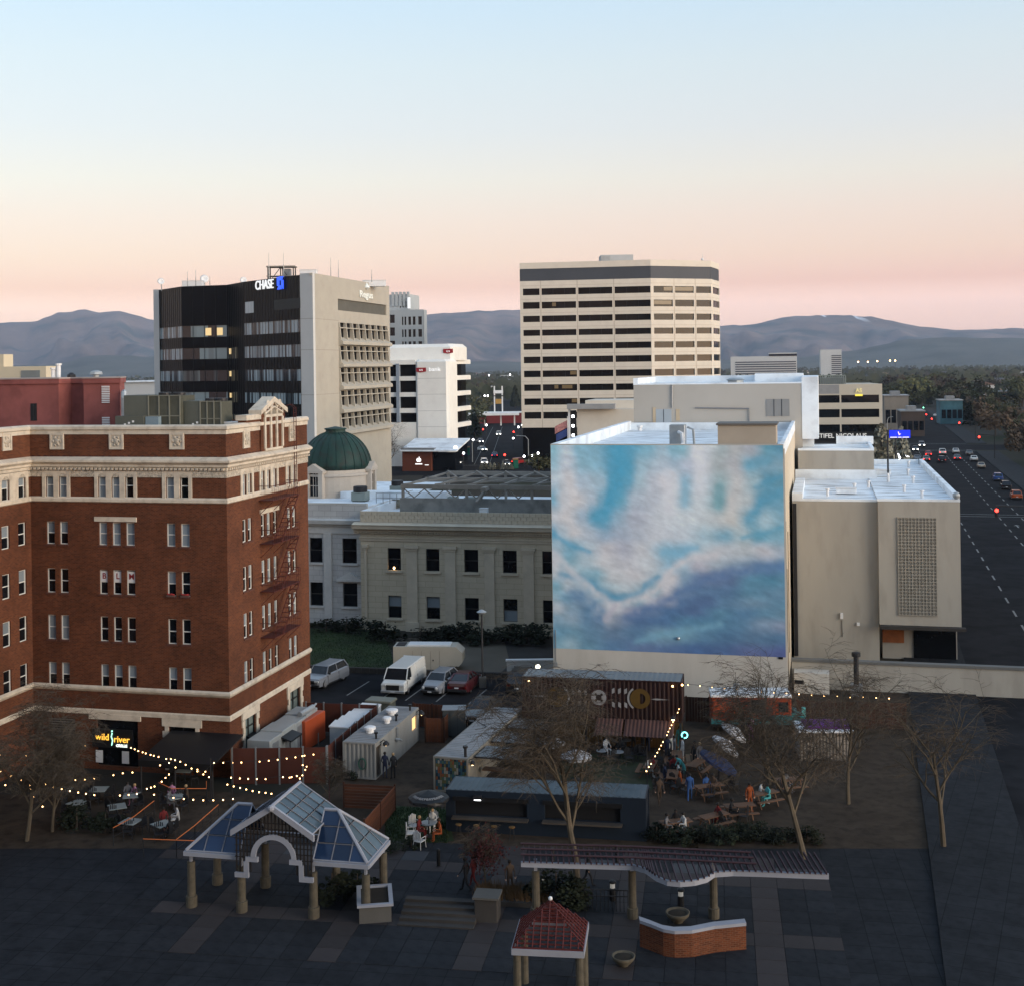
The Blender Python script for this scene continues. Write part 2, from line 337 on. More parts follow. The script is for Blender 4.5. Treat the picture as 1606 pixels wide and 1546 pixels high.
# snow near the crest on the tallest slopes
def add_snow(m, z0, z1):
 n, l = m.node_tree.nodes, m.node_tree.links; bs = n['Principled BSDF']; src = bs.inputs['Base Color'].links[0].from_socket
 tc = n.new('ShaderNodeTexCoord'); sp = n.new('ShaderNodeSeparateXYZ'); l.new(tc.outputs['Object'], sp.inputs[0])
 mr = n.new('ShaderNodeMapRange'); mr.inputs[1].default_value = z0; mr.inputs[2].default_value = z1; mr.inputs[3].default_value = 0.0; mr.inputs[4].default_value = 1.0; l.new(sp.outputs['Z'], mr.inputs[0])
 mp = n.new('ShaderNodeMapping'); mp.inputs['Scale'].default_value = (0.011, 0.0012, 0.005); l.new(tc.outputs['Object'], mp.inputs[0])
 nz = n.new('ShaderNodeTexNoise'); nz.inputs['Scale'].default_value = 1.0; nz.inputs['Detail'].default_value = 7; l.new(mp.outputs[0], nz.inputs['Vector'])
 m2 = n.new('ShaderNodeMapRange'); m2.inputs[1].default_value = 0.60; m2.inputs[2].default_value = 0.64; l.new(nz.outputs[0], m2.inputs[0])
 mX = n.new('ShaderNodeMapRange'); mX.inputs[1].default_value = 1300; mX.inputs[2].default_value = 1900; l.new(sp.outputs['X'], mX.inputs[0]); mY = n.new('ShaderNodeMath'); mY.operation = 'MULTIPLY'; l.new(m2.outputs[0], mY.inputs[0]); l.new(mX.outputs[0], mY.inputs[1]); m2 = mY
 mu = n.new('ShaderNodeMath'); mu.operation = 'MULTIPLY'; l.new(mr.outputs[0], mu.inputs[0]); l.new(m2.outputs[0], mu.inputs[1])
 mx = n.new('ShaderNodeMix'); mx.data_type = 'RGBA'; l.new(mu.outputs[0], mx.inputs[0]); l.new(src, mx.inputs[6]); mx.inputs[7].default_value = (0.75, 0.78, 0.82, 1); l.new(mx.outputs[2], bs.inputs['Base Color'])
add_snow(HILL, 290, 350)
ridge('mountain_range', prof, 6400, 9000, 10400, HILL, 3.1, 0.38)
ridge('foothills', foot, 4300, 5600, 6300, HILL2, 8.7, 0.12, 220, 18)
# ================================================================ brick hotel
BRICK = masonry('red_brick', (0.124, 0.035, 0.013), (0.062, 0.017, 0.007), (0.11, 0.056, 0.034), 0.24, 0.085, 0.012, 0.32)
BRICKD = BRICK
STONE = mat('cream_terracotta', (0.52, 0.455, 0.37), 0.75, 0.14, 1.2, 0.2, var2=(0.42, 0.36, 0.29))
CARVE = mat('carved_cream_terracotta', (0.50, 0.44, 0.36), 0.8, 0.35, 9.0, 0.9, var2=(0.27, 0.23, 0.18))
SASH = mat('white_window_sash', (0.58, 0.58, 0.55), 0.6, 0.08, 2.0)
IRON = mat('red_oxide_iron', (0.075, 0.017, 0.012), 0.7, 0.2, 2.0)
REDSTUCCO = mat('red_stucco', (0.24, 0.075, 0.064), 0.85, 0.2, 0.5, 0.2, var2=(0.19, 0.058, 0.050))
_a = P(357, 900, 81.5)
FH = Frame(_a.x, _a.y)
hotel = fthing('brick_hotel', 'tall red brick hotel with cream stone trim and iron fire escape beside the courtyard', 'building', FH)
XL = -14.2; DEP = 13.2; WING = -17.0; XW = -34.0
z_par = FH.face(300, 672)[1]; z_cor = FH.face(300, 724)[1]; z_b1 = FH.face(330, 789)[1]; z_b2 = FH.face(330, 1092)[1]; z_b3 = FH.face(330, 1126)[1]
win_z = [tuple(FH.face(184, y)[1] for y in p) for p in ((781, 742), (855, 819), (932, 893.5), (1006, 967), (1080, 1042))]
fx = [tuple(FH.face(x, 900)[0] for x in p) for p in ((73.8, 86.6), (94.2, 107.2), (155.8, 168.6), (176.8, 190), (198.2, 211.8), (262, 275.5), (284, 298))]
def sy(px): return FH.side(px, 850, 0)[0]
sA = [sy(x) for x in (384, 392.5, 413, 422.2, 432, 454, 462)]
sw = 0.62
side_win = [(y - sw / 2, y + sw / 2) for y in sA]
wingx = [FH.side(x, 850, XL)[0] for x in (9, 35)]
wing_win = [(y - 0.42, y + 0.42) for y in wingx] + [(wingx[0] - k * 2.6 - 0.42, wingx[0] - k * 2.6 + 0.42) for k in (1, 2, 3)]
gz = 0.25
doors_f = [(*[FH.face(x, 1130)[0] for x in (151, 216)], gz, FH.face(180, 1128)[1]), (*[FH.face(x, 1140)[0] for x in (265, 307)], gz, FH.face(285, 1139)[1])]
left_bay = (FH.face(76, 1130)[0], FH.face(118, 1130)[0], 0.9, FH.face(95, 1125)[1])
dy = lambda px: FH.side(px, 1110, 0)[0]
side_gwin = [(dy(383), dy(401), 0.6, FH.side(392, 1122)[1]), (dy(454), dy(471), 0.6, FH.side(462, 1080)[1])]
holes_f = [(a, b_, z0, z1) for (z0, z1) in win_z for (a, b_) in fx]
holes_s = [(a, b_, z0, z1) for (z0, z1) in win_z for (a, b_) in side_win]
holes_w = [(a, b_, z0, z1) for (z0, z1) in win_z for (a, b_) in wing_win]
REV = 0.22
w = MB()
w.wall(XL, 0, 0, z_par, holes_f + doors_f + [left_bay], REV)
w.wall(0, DEP, 0, z_par, holes_s + side_gwin, REV, 'x', 0.0, -1)
w.wall(WING, 0, 0, z_par, holes_w, REV, 'x', XL, -1)
w.wall(XW, XL, 0, z_par, [], REV, 'y', WING)
w.quad((XW, DEP, 0), (0, DEP, 0), (0, DEP, z_par), (XW, DEP, z_par))
w.obj('wall', BRICK, hotel)
zr = z_par - 0.75
r = MB(); r.box(XL + .35, -0.35, 0.35, DEP - .35, zr - .3, zr); r.box(XW, XL - .35, WING + .35, DEP, zr - .31, zr - 0.004); r.obj('roof', mat('grey_roof', (0.20, 0.205, 0.21), 0.9, 0.2, 0.6), hotel)
r = MB(); r.box(XL, -0.352, 0.30, 0.351, zr, z_par); r.box(-0.351, -0.30, 0.35, DEP, zr, z_par); r.box(XL - .35, XL - .3, WING, 0.3, zr, z_par); r.obj('parapet_back', BRICK, hotel)
# --- windows: shared meshes
_wc = {}
def win_parts(w_, h_, bar=0.06, m=None):
 k = (round(w_, 2), round(h_, 2), bar)
 if k not in _wc:
  f = MB()
  f.box(-w_ / 2, -w_ / 2 + bar, -.05, .05, 0, h_); f.box(w_ / 2 - bar, w_ / 2, -.05, .05, 0, h_)
  f.box(-w_ / 2 + bar, w_ / 2 - bar, -.05, .05, 0, bar); f.box(-w_ / 2 + bar, w_ / 2 - bar, -.05, .05, h_ - bar, h_); f.box(-w_ / 2 + bar, w_ / 2 - bar, -.04, .04, h_ * .5 - .03, h_ * .5 + .03)
  sash = f.mesh('window', m or SASH)
  pm = {}
  for key, mm in (('d', DARKGL), ('b', BLINDGL), ('w', WARMGL)):
   q = MB(); q.box(-w_ / 2 + bar, w_ / 2 - bar, 0.0, .02, 0, h_ * .5 - .03 - bar); pm[key] = q.mesh('pane', mm)
  _wc[k] = (sash, pm)
 return _wc[k]
def add_win(parent, x, y, z, w_, h_, up='d', lo='d', rz=0.0, bar=0.06, m=None):
 s_, pm = win_parts(w_, h_, bar, m)
 o = inst(s_, 'window', parent, (x, y, z), rz)
 inst(pm[lo], 'pane', o, (0, 0, bar)); inst(pm[up], 'pane', o, (0, 0.004, h_ * .5 + .03))
 return o
rnd = random.Random(4)
pat = {0: 'bbbb', 1: 'dddd', 2: 'bdbd'}
front_pat = [['bb', 'bb', 'bb', 'bb', 'dd', 'bb', 'dd'], ['bd', 'bd', 'bb', 'bb', 'bb', 'bb', 'bb'], ['dd', 'dd', 'dd', 'dd', 'dd', 'bd', 'dd'], ['bb', 'bb', 'dd', 'dd', 'dd', 'dd', 'dd'], ['bd', 'bd', 'bd', 'bd', 'bd', 'bd', 'bd']]
for (z0, z1), pp in zip(win_z, front_pat):
 for (a, b_), ul in zip(fx, pp): add_win(hotel, (a + b_) / 2, REV - .06, z0, b_ - a, z1 - z0, ul[0], ul[1])
for (z0, z1) in win_z:
 for (a, b_) in side_win:
  k = rnd.random(); add_win(hotel, -REV + .06, (a + b_) / 2, z0, b_ - a, z1 - z0, 'b' if k < .5 else 'd', 'b' if k < .25 else 'd', R(90))
 for (a, b_) in wing_win[:2]: add_win(hotel, XL - REV + .06, (a + b_) / 2, z0, b_ - a, z1 - z0, rnd.choice('bd'), 'd', R(90))
 for (a, b_) in wing_win[2:]: add_win(hotel, XL - REV + .06, (a + b_) / 2, z0, b_ - a, z1 - z0, rnd.choice('bd'), 'd', R(90))
# --- stone sills
q = MB()
for hs, ax in ((holes_f, 'y'), (holes_s, 'x')):
 pass
sill_m = MB().box(-.5, .5, -.07, .12, -.1, 0).mesh('sill', mat('brick_sill', (0.085, 0.034, 0.024), 0.85, 0.2, 2.0))
for (z0, z1) in win_z[1:]:
 for (a, b_) in fx: inst(sill_m, 'sill', hotel, ((a + b_) / 2, 0, z0 - .003), 0, None, (b_ - a + .12, 1, 1))
 for (a, b_) in side_win: inst(sill_m, 'sill', hotel, (0, (a + b_) / 2, z0 - .003), R(90), None, (b_ - a + .12, 1, 1))
# --- horizontal stone courses that wrap front, right side and wing: profile of (out, z)
def course(name, prof_, m, parent=hotel, y1=DEP + .0, wing=True):
 # prof_: list of (projection, z) from bottom to top; swept along wing side, front and right side with mitred corners
 b = MB(); path = [((XL, WING), (1, 0)), ((XL, 0), (1, -1)), ((0, 0), (1, -1)), ((0, y1), (1, 0))]
 rows = []
 for (p, d) in path: rows.append([b._p((p[0] + d[0] * o_, p[1] + d[1] * o_, z)) for o_, z in prof_])
 for u, v in zip(rows, rows[1:]):
  for i in range(len(prof_) - 1): b.face((u[i], v[i], v[i + 1], u[i + 1]))
 b.face(rows[-1]); b.face(rows[0][::-1])
 return b.obj(name, m, parent)
course('coping', [(-.4, z_par - .02), (.0, z_par - .38), (.06, z_par - .38), (.06, z_par - .12), (.16, z_par - .06), (.16, z_par + .12), (.02, z_par + .22), (-.42, z_par + .22)], STONE)
course('cornice', [(0, z_cor - .62), (.08, z_cor - .60), (.08, z_cor - .42), (.20, z_cor - .36), (.20, z_cor - .22), (.42, z_cor - .05), (.42, z_cor + .08), (.06, z_cor + .28), (0, z_cor + .28)], STONE)
fz = win_z[0][1] + 0.02
course('frieze', [(.0, fz - .30), (.05, fz - .28), (.05, z_cor - .64), (0, z_cor - .63)], CARVE)
course('belt_course', [(0, z_b1 - .05), (.12, z_b1 + .02), (.12, z_b1 + .20), (.03, z_b1 + .32), (0, z_b1 + .32)], STONE)
course('lower_belt_course', [(0, z_b2 - .05), (.08, z_b2 + .02), (.16, z_b2 + .14), (.16, z_b2 + .26), (.03, z_b2 + .36), (0, z_b2 + .36)], STONE)
course('ground_floor_course', [(0, z_b3 - .14), (.07, z_b3 - .12), (.07, z_b3 + .14), (.02, z_b3 + .22), (0, z_b3 + .22)], STONE)
# dentils under the cornice and brick teeth under the parapet wall
dm = MB().box(-.07, .07, -.15, 0, -.14, 0).mesh('dentil', STONE); tm = MB().box(-.11, .11, -.04, 0, -.06, 0).mesh('brick_tooth', mat('dark_brick', (0.05, 0.017, 0.012), 0.9, 0.2, 3.0))
n = int(-XL / .30)
for k in range(n): inst(dm, 'dentil', hotel, (XL + (k + .5) * -XL / n, -.075, z_cor - .425))
n2 = int(DEP / .30)
for k in range(n2): inst(dm, 'dentil', hotel, (.075, (k + .5) * DEP / n2, z_cor - .425), R(90))
for k in range(30): inst(tm, 'brick_tooth', hotel, (XL + (k + .5) * -XL / 30, .0, z_cor + .36))
for k in range(28): inst(tm, 'brick_tooth', hotel, (0, (k + .5) * DEP / 28, z_cor + .36), R(90))
# --- stone surrounds of the arched windows (one surround per group)
def surround(groups, z0, z1, name='window_surround'):
 b = MB(); x0, x1 = groups[0][0] - .24, groups[-1][1] + .24; top = z1 + .12
 edges = [x0] + [e for g in groups for e in g] + [x1]
 for a, c in zip(edges[0::2], edges[1::2]): b.box(a, c, -.07, .03, z0 - .25, top)
 for (a, c) in groups:               # pointed arch head: two rows of wedges from the springing line to the flat top
  cx, hw = (a + c) / 2, (c - a) / 2; zs = z1 - hw * 1.15; N = 6
  arc = [(cx - hw * math.cos(t * math.pi / (2 * N)) if True else 0, zs + hw * 1.05 * math.sin(t * math.pi / (2 * N))) for t in range(N + 1)]
  for s in (1, -1):
   for (xa, za), (xb, zb) in zip(arc, arc[1:]):
    xa2, xb2 = cx + s * (xa - cx), cx + s * (xb - cx)
    pts = [(xa2, za), (xb2, zb), (xb2, top), (xa2, top)]
    if s < 0: pts = pts[::-1]
    b.extrude_y(pts, -.06, .03)
  b.box(a, c, -.10, .03, z0 - .25, z0 - .02)
 return b.mesh(name, STONE)
z0, z1 = win_z[0]
for gi in ((0, 1), (2, 3, 4), (5, 6)): inst(surround([fx[i] for i in gi], z0, z1), 'window_surround', hotel)
for gi in ((0, 1), (2, 3, 4), (5, 6)):
 inst(surround([side_win[i] for i in gi], z0, z1), 'window_surround', hotel, (0, 0, 0), R(90))
inst(surround(sorted(wing_win[:2]), z0, z1), 'window_surround', hotel, (XL, 0, 0), R(90))
# lintel over the triple window, carved plaques
zz = win_z[1][1]
MB().box(fx[2][0] - .28, fx[4][1] + .18, -.09, .02, zz + .06, zz + .36).obj('lintel', STONE, hotel)
MB().box(-.02, .09, side_win[2][0] - .2, side_win[4][1] + .2, zz + .06, zz + .36).obj('lintel', STONE, hotel)
def plaque(parent, x, y, z, w_, h_, rz=0.0):
 b = MB(); b.box(-w_ / 2, w_ / 2, -.05, .02, 0, h_)
 for (a, c, d, e) in ((-w_ / 2, w_ / 2, 0, .12), (-w_ / 2, w_ / 2, h_ - .12, h_), (-w_ / 2, -w_ / 2 + .12, .12, h_ - .12), (w_ / 2 - .12, w_ / 2, .12, h_ - .12)): b.box(a, c, -.10, -.05, d, e)
 o = b.obj('plaque', STONE, parent, (x, y, z), rz)
 k = MB(); k.smooth = True; k.ball((0, -.06, h_ / 2), w_ * .22, .07, h_ * .24)
 for t in range(6):
  a = t * math.pi / 3; k.ball((math.cos(a) * w_ * .25, -.06, h_ / 2 + math.sin(a) * h_ * .26), w_ * .09, .06, h_ * .1, 6, 4)
 k.obj('carving', CARVE, o)
for px in (90, 183, 278): x, z = FH.face(px, 705); plaque(hotel, x, 0, z, 1.02, 1.05)
for px, yb in ((385.5, 703), (457, 692)): yy, z = FH.side(px, yb); plaque(hotel, 0, yy, z, .95, 1.15, R(90))
plaque(hotel, XL, FH.side(10, 700, XL)[0], FH.side(10, 707, XL)[1], .95, 1.15, R(90))
# --- stepped gable with tracery on the right side
ya, yb_ = FH.side(407, 690)[0], FH.side(444, 690)[0]; yc = (ya + yb_) / 2; z_peak = FH.side(420, 627)[1]; z_sh = FH.side(406, 645)[1]; zg0 = z_cor + .3
gb = MB(); gb.extrude_x([(ya, zg0), (yb_, zg0), (yb_, z_sh), (yc, z_peak - .25), (ya, z_sh)], -.55, .12); gable = gb.obj('gable', BRICK, hotel)
cp = MB()
for s, (e0, e1) in ((-1, (ya - .25, z_sh - .25)), (1, (yb_ + .25, z_sh - .25))):
 cp.extrude_x([(e0, e1), (yc, z_peak - .15), (yc, z_peak + .2), (e0, e1 + .32)] if s < 0 else [(yc, z_peak - .15), (e0, e1), (e0, e1 + .32), (yc, z_peak + .2)], -.65, .28)
cp.obj('gable_coping', STONE, gable)
tr = MB(); t0, t1 = ya + .55, yb_ - .45; ztr = z_par + .55
tr.box(.10, .20, t0, t1, zg0, zg0 + .16); tr.box(.10, .2, t0, t1, ztr - .1, ztr + .08)
for k in range(4): yy = t0 + (t1 - t0) * k / 3; tr.box(.10, .22, yy - .11, yy + .11, zg0 + .162, ztr - .102)
tr.obj('mullion', STONE, gable)
tp = MB(); tp.extrude_x([(t0 - .12, ztr + .081), (t1 + .12, ztr + .081), (t1 + .12, z_sh - .15), (yc, z_peak - .45), (t0 - .12, z_sh - .15)], .121, .16); tpo = tp.obj('tracery_panel', mat('tracery_shade', (0.19, 0.165, 0.13), 0.85, 0.3, 4.0), gable)  # shade behind the tracery is put into this darker stone tone
tk = MB()
for k in range(3):
 yy = t0 + (t1 - t0) * (k + .5) / 3; hw = (t1 - t0) / 6
 for s in (-1, 1): tk.tube([(.19, yy + s * hw * .95, ztr + .1), (.19, yy + s * hw * .9, ztr + .55), (.19, yy, ztr + 1.05)], .07, 5)
 tk.tube([(.19, yy, ztr + 1.0), (.19, yy, z_sh + (.55 if k == 1 else .1))], .06, 5)
tk.tube([(.19, t0, ztr + .1), (.19, t0, z_sh - .2), (.19, yc, z_peak - .5), (.19, t1, z_sh - .2), (.19, t1, ztr + .1)], .08, 5)
tk.obj('tracery', STONE, tpo)
yq = FH.side(385, 640)[0]; MB().box(-.55, .05, ya - 2.1, ya - .002, z_par + .2, z_sh - .55).obj('gable_shoulder', BRICK, gable); MB().box(-.65, .14, ya - 2.25, ya - .002, z_sh - .548, z_sh - .2).obj('shoulder_coping', STONE, gable)
# --- ground floor: stone quoins round doors, glazing, side windows
QU = STONE
def quoined(parent, x0, x1, z0, z1, rz=0.0, at=(0, 0, 0), glassm=None):
 o = MB(); o.box(x0 - .45, x1 + .45, -.1, .02, z1, z1 + .5)
 k = 0; z = z0
 while z < z1 - .05:
  h = min(.42, z1 - z); e = .42 if k % 2 else .26
  o.box(x0 - e, x0, -.08, .02, z + .012, z + h); o.box(x1, x1 + e, -.08, .02, z + .012, z + h); z += h; k += 1
 ob = o.obj('door_surround', STONE, parent, at, rz)
 f = MB(); cx = (x0 + x1) / 2
 for a in (x0, cx - .04, x1 - .08): f.box(a, a + .08, .12, .18, z0, z1)
 f.box(x0 + .08, x1 - .08, .13, .17, z1 - .75, z1 - .67); f.box(x0 + .08, x1 - .08, .125, .175, z1 - .08, z1)
 fo = f.obj('glazing_frame', BLACK, ob)
 g = MB(); g.box(x0, x1, .19, .21, z0, z1); g.obj('pane', glassm or DARKGL, fo)
quoined(hotel, doors_f[1][0], doors_f[1][1], gz, doors_f[1][3])
for (a, c, d, e) in side_gwin: quoined(hotel, a, c, d, e, R(90), (0, 0, 0), glass('green_tinted_window_glass', (0.12, 0.15, 0.145)))
MB().box(doors_f[0][0] - .5, doors_f[0][1] + .25, -.1, .02, doors_f[0][3] + .0, doors_f[0][3] + .36).obj('door_lintel', STONE, hotel)
MB().box(doors_f[0][0], doors_f[0][1], REV - .02, REV + .02, gz, doors_f[0][3]).obj('entrance_glazing', DARKGL, hotel)
MB().box(left_bay[0], left_bay[1], REV - .02, REV + .02, left_bay[2], left_bay[3]).obj('entrance_glazing', DARKGL, hotel)
lv = MB().box(left_bay[0], left_bay[1], -.02, .04, 0, .09).mesh('louver', mat('grey_louver', (0.12, 0.11, 0.10), 0.7, 0.1, 1.0))
for k in range(8): inst(lv, 'louver', hotel, (0, .05, left_bay[3] - .15 - k * .16))
# notices beside the entrance
for px, py in ((156, 1185), (197, 1187)): x, z = FH.face(px, py, -.05); box_obj('notice', WHITE, hotel, x - .25, x + .25, -.08, -.05, z - .4, z + .4)
# lit lettering of the restaurant
AMBER = glow('amber_letters', (1.0, 0.50, 0.06), 1.1); MINT = glow('mint_letters', (0.35, 0.85, 0.65), 1.6); PALE = glow('pale_letters', (0.9, 1.0, 0.9), 1.0)
sx0, sz0 = FH.face(160, 1156, -.25); sg = thing('restaurant_sign', 'amber lit restaurant lettering above the dark hotel entrance', 'sign', tuple(FH.m @ Vector((FH.face(175, 1158, -.25)[0], -.25, FH.face(175, 1158, -.25)[1]))), -FH.yaw)
tw = text_mesh('word', 'wild', .60, AMBER, .02, .0); inst(tw, 'word', sg, (-.68, 0, .08), rot=(R(90), 0, 0)); tw = text_mesh('word', 'river', .60, AMBER, .02, .0); inst(tw, 'word', sg, (.72, 0, -.02), rot=(R(90), 0, 0))
tw = text_mesh('word', 'GRILLE', .24, PALE, .02, .006, sx=1.1); inst(tw, 'word', sg, (.72, 0, -.42), rot=(R(90), 0, 0))
MB().tube([(.04, 0, .38), (-.02, 0, .15), (.07, 0, -.1), (.0, 0, -.42)], .035, 6).obj('wave_mark', MINT, sg); MB().ball((0.03, 0, .5), .06).obj('wave_dot', MINT, sg)
MB().box(-1.45, 1.5, .05, .1, -.6, .62).obj('sign_backing', BLACK, sg)
# letters in the windows of the third row
RED_INK = mat('red_letter_ink', (0.20, 0.012, 0.015), 0.6, 0.1)
for i, ch in zip((2, 3, 4), 'BLM'):
 a, c = fx[i]; z0, z1 = win_z[2]; cx = (a + c) / 2
 o = thing('window_card', 'white card with red letter %s in a hotel window' % ch, 'card', tuple(FH.m @ Vector((cx, REV - .10, z0 + (z1 - z0) * .52))), -FH.yaw, 'lettered cards in the hotel windows')
 MB().box(-(c - a) / 2 + .07, (c - a) / 2 - .07, -.012, -.002, 0, (z1 - z0) * .42).obj('card_sheet', WHITE, o)
 inst(text_mesh('letter', ch, .52, RED_INK, .004, .012), 'letter', o, (0, -.02, (z1 - z0) * .21), rot=(R(90), 0, 0))
FLOWER = mat('red_flowers', (0.28, 0.03, 0.03), 0.9, 0.4, 8.0)
for i, lb in ((5, 'red flowers on the window sill left of its pair, third row of the hotel'), (6, 'red flowers on the window sill right of its pair, third row of the hotel')):
 a, c = fx[i]; o = thing('flower_box', lb, 'flowers', tuple(FH.m @ Vector(((a + c) / 2, -.1, win_z[2][0]))), -FH.yaw, 'flower boxes')
 box_obj('planter', mat('planter_box', (0.1, 0.06, 0.05)), o, -.28, .28, -.1, .06, 0, .1); k = MB()
 for t in range(9): k.ball((-.24 + t * .06, -.02 + rnd.uniform(-.05, .05), .13 + rnd.uniform(0, .05)), .055, n=5, m=4)
 k.obj('blossom', FLOWER, o)
tag(MB().box(-.26, .26, 0, .01, 0, .7).obj('curtain', mat('red_curtain', (0.16, 0.012, 0.012), 0.8, 0.2, 3.0), None, tuple(FH.m @ Vector(((fx[1][0] + fx[1][1]) / 2, REV - .055, win_z[2][0] + .1))), -FH.yaw), 'red curtain in the lower half of a hotel window', 'curtain')
# --- fire escape on the right side
fe = thing('fire_escape', 'dark red iron fire escape with landings on the hotel side', 'fire escape', tuple(FH.o), -FH.yaw)
f0, f1 = side_win[2][0] - .4, side_win[5][0] - .2
lands = [z_b1 - .35] + [z[0] - .45 for z in win_z[1:4]]
for k, zl in enumerate(lands):
 b = MB(); b.box(.05, 1.05, f0, f1, zl, zl + .05)
 lo = b.obj('landing', IRON, fe)
 rr = MB(); rr.tube([(.05, f0, zl + 1), (1.02, f0, zl + 1), (1.02, f1, zl + 1), (.05, f1, zl + 1)], .025, 5); rr.tube([(.05, f0, zl + .5), (1.02, f0, zl + .5), (1.02, f1, zl + .5), (.05, f1, zl + .5)], .016, 4)
 N = 14
 for t in range(N + 1): yy = f0 + (f1 - f0) * t / N; rr.tube([(1.02, yy, zl + .05), (1.02, yy, zl + 1)], .014, 4)
 rr.obj('railing', IRON, lo)
 for yy in (f0 + .2, (f0 + f1) / 2, f1 - .2): MB().tube([(.03, yy, zl - .9), (1.0, yy, zl)], .03, 4).obj('bracket', IRON, lo)
 if k < len(lands) - 1:
  zn = lands[k + 1] + .05
  st = MB(); A, B_ = Vector((.8, f1 - .3, zl)), Vector((.8, f0 + 1.3, zn))
  for dx in (-.28, .28): st.tube([A + Vector((dx, 0, 0)), B_ + Vector((dx, 0, 0))], .04, 4); st.tube([A + Vector((dx, 0, .9)), B_ + Vector((dx, 0, .9))], .018, 4)
  for t in range(11): p = A.lerp(B_, (t + .5) / 11); st.box(p.x - .28, p.x + .28, p.y - .1, p.y + .1, p.z - .015, p.z + .015)
  st.obj('stair', IRON, lo)
ld = MB(); yl = FH.side(456, 740)[0]; zt = FH.side(452, 640)[1]
for dyy in (-.2, .2): ld.tube([(.38, yl + dyy, lands[0] + .05), (.38, yl + dyy, zt), (.1, yl + dyy, zt + .25), (-.5, yl + dyy, zt + .1), (-.5, yl + dyy, z_par)], .028, 4)
for t in range(int((zt - lands[0]) / .32)): ld.tube([(.38, yl - .2, lands[0] + .3 + t * .32), (.38, yl + .2, lands[0] + .3 + t * .32)], .014, 4)
ld.obj('ladder', IRON, fe)
# --- red stucco penthouse on the hotel roof
pz = FH.face(150, 594, 9)[1]
ph = MB(); yP = 6.5
px0, px1, px2, px3 = [FH.face(x, 620, yP)[0] for x in (-60, 92, 133, 190)]
poly = [(px0 - 8, yP), (px1, yP), (px1 + .35, yP + 1.1), (px2, yP + 1.1), (px2, yP - .15), (px3, yP - .15), (FH.face(195.5, 620, yP + 5)[0], yP + 5), (px0 - 8, yP + 5)]
pent = ph.prism(poly, zr - .01, pz).obj('penthouse', REDSTUCCO, hotel)
rim = MB()
cxm = sum(p[0] for p in poly) / len(poly)
rim.prism([(p[0] + (.12 if i in (1, 5, 6) else 0), p[1] - (.12 if i < 6 else 0)) for i, p in enumerate(poly)], pz - .32, pz + .02); rim.obj('penthouse_band', REDSTUCCO, pent)
MB().prism([(p[0] + (.16 if i in (1, 5, 6) else 0), p[1] - (.16 if i < 6 else 0)) for i, p in enumerate(poly)], pz + .022, pz + .12).obj('penthouse_coping', mat('weathered_coping', (0.33, 0.27, 0.25), 0.8, 0.2, 1.0), pent)
x, z = FH.face(53, 645, yP); wd = box_obj('window', BLACK, pent, x - .25, x + .25, yP - .03, yP + .01, z - .7, z + .55); box_obj('mullion', STEEL, wd, x - .02, x + .02, yP - .05, yP - .03, z - .7, z + .55)
lvw = MB().box(-.3, .3, -.06, 0, 0, .07).mesh('louver', WHITE)
for (zz0, nn) in ((FH.face(168, 632, yP)[1], 10), (FH.face(168, 667, yP)[1], 5)):
 x = FH.face(168, 630, yP)[0]
 for k in range(nn): inst(lvw, 'louver', pent, (x, yP - .155, zz0 + k * .125))
MB().tube([(px3 + .45, yP - .4, zr), (px3 + .45, yP - .4, zr + 2.6), (px3 + .4, yP - .3, zr + 2.95), (px3 + .15, yP + .1, zr + 3.0)], .2, 8).obj('flue', GALV, pent)
for px, h in ((84, .7), (92, 1.0)): x = FH.face(px, 590, yP + 2)[0]; MB().lathe([(.16, pz), (.16, pz + h), (.24, pz + h + .02), (.24, pz + h + .14)], 8, x, yP + 2).obj('vent_pipe', WHITE, pent)
x = FH.face(151, 590, yP + 2)[0]; MB().lathe([(.2, pz), (.2, pz + .25), (.45, pz + .3), (.4, pz + .5), (.1, pz + .6)], 10, x, yP + 2).obj('roof_fan', GALV, pent); x = FH.face(112, 590, yP + 2)[0]; MB().lathe([(.32, pz), (.3, pz + .3), (.1, pz + .45)], 10, x, yP + 2).obj('roof_fan', STEEL, pent)
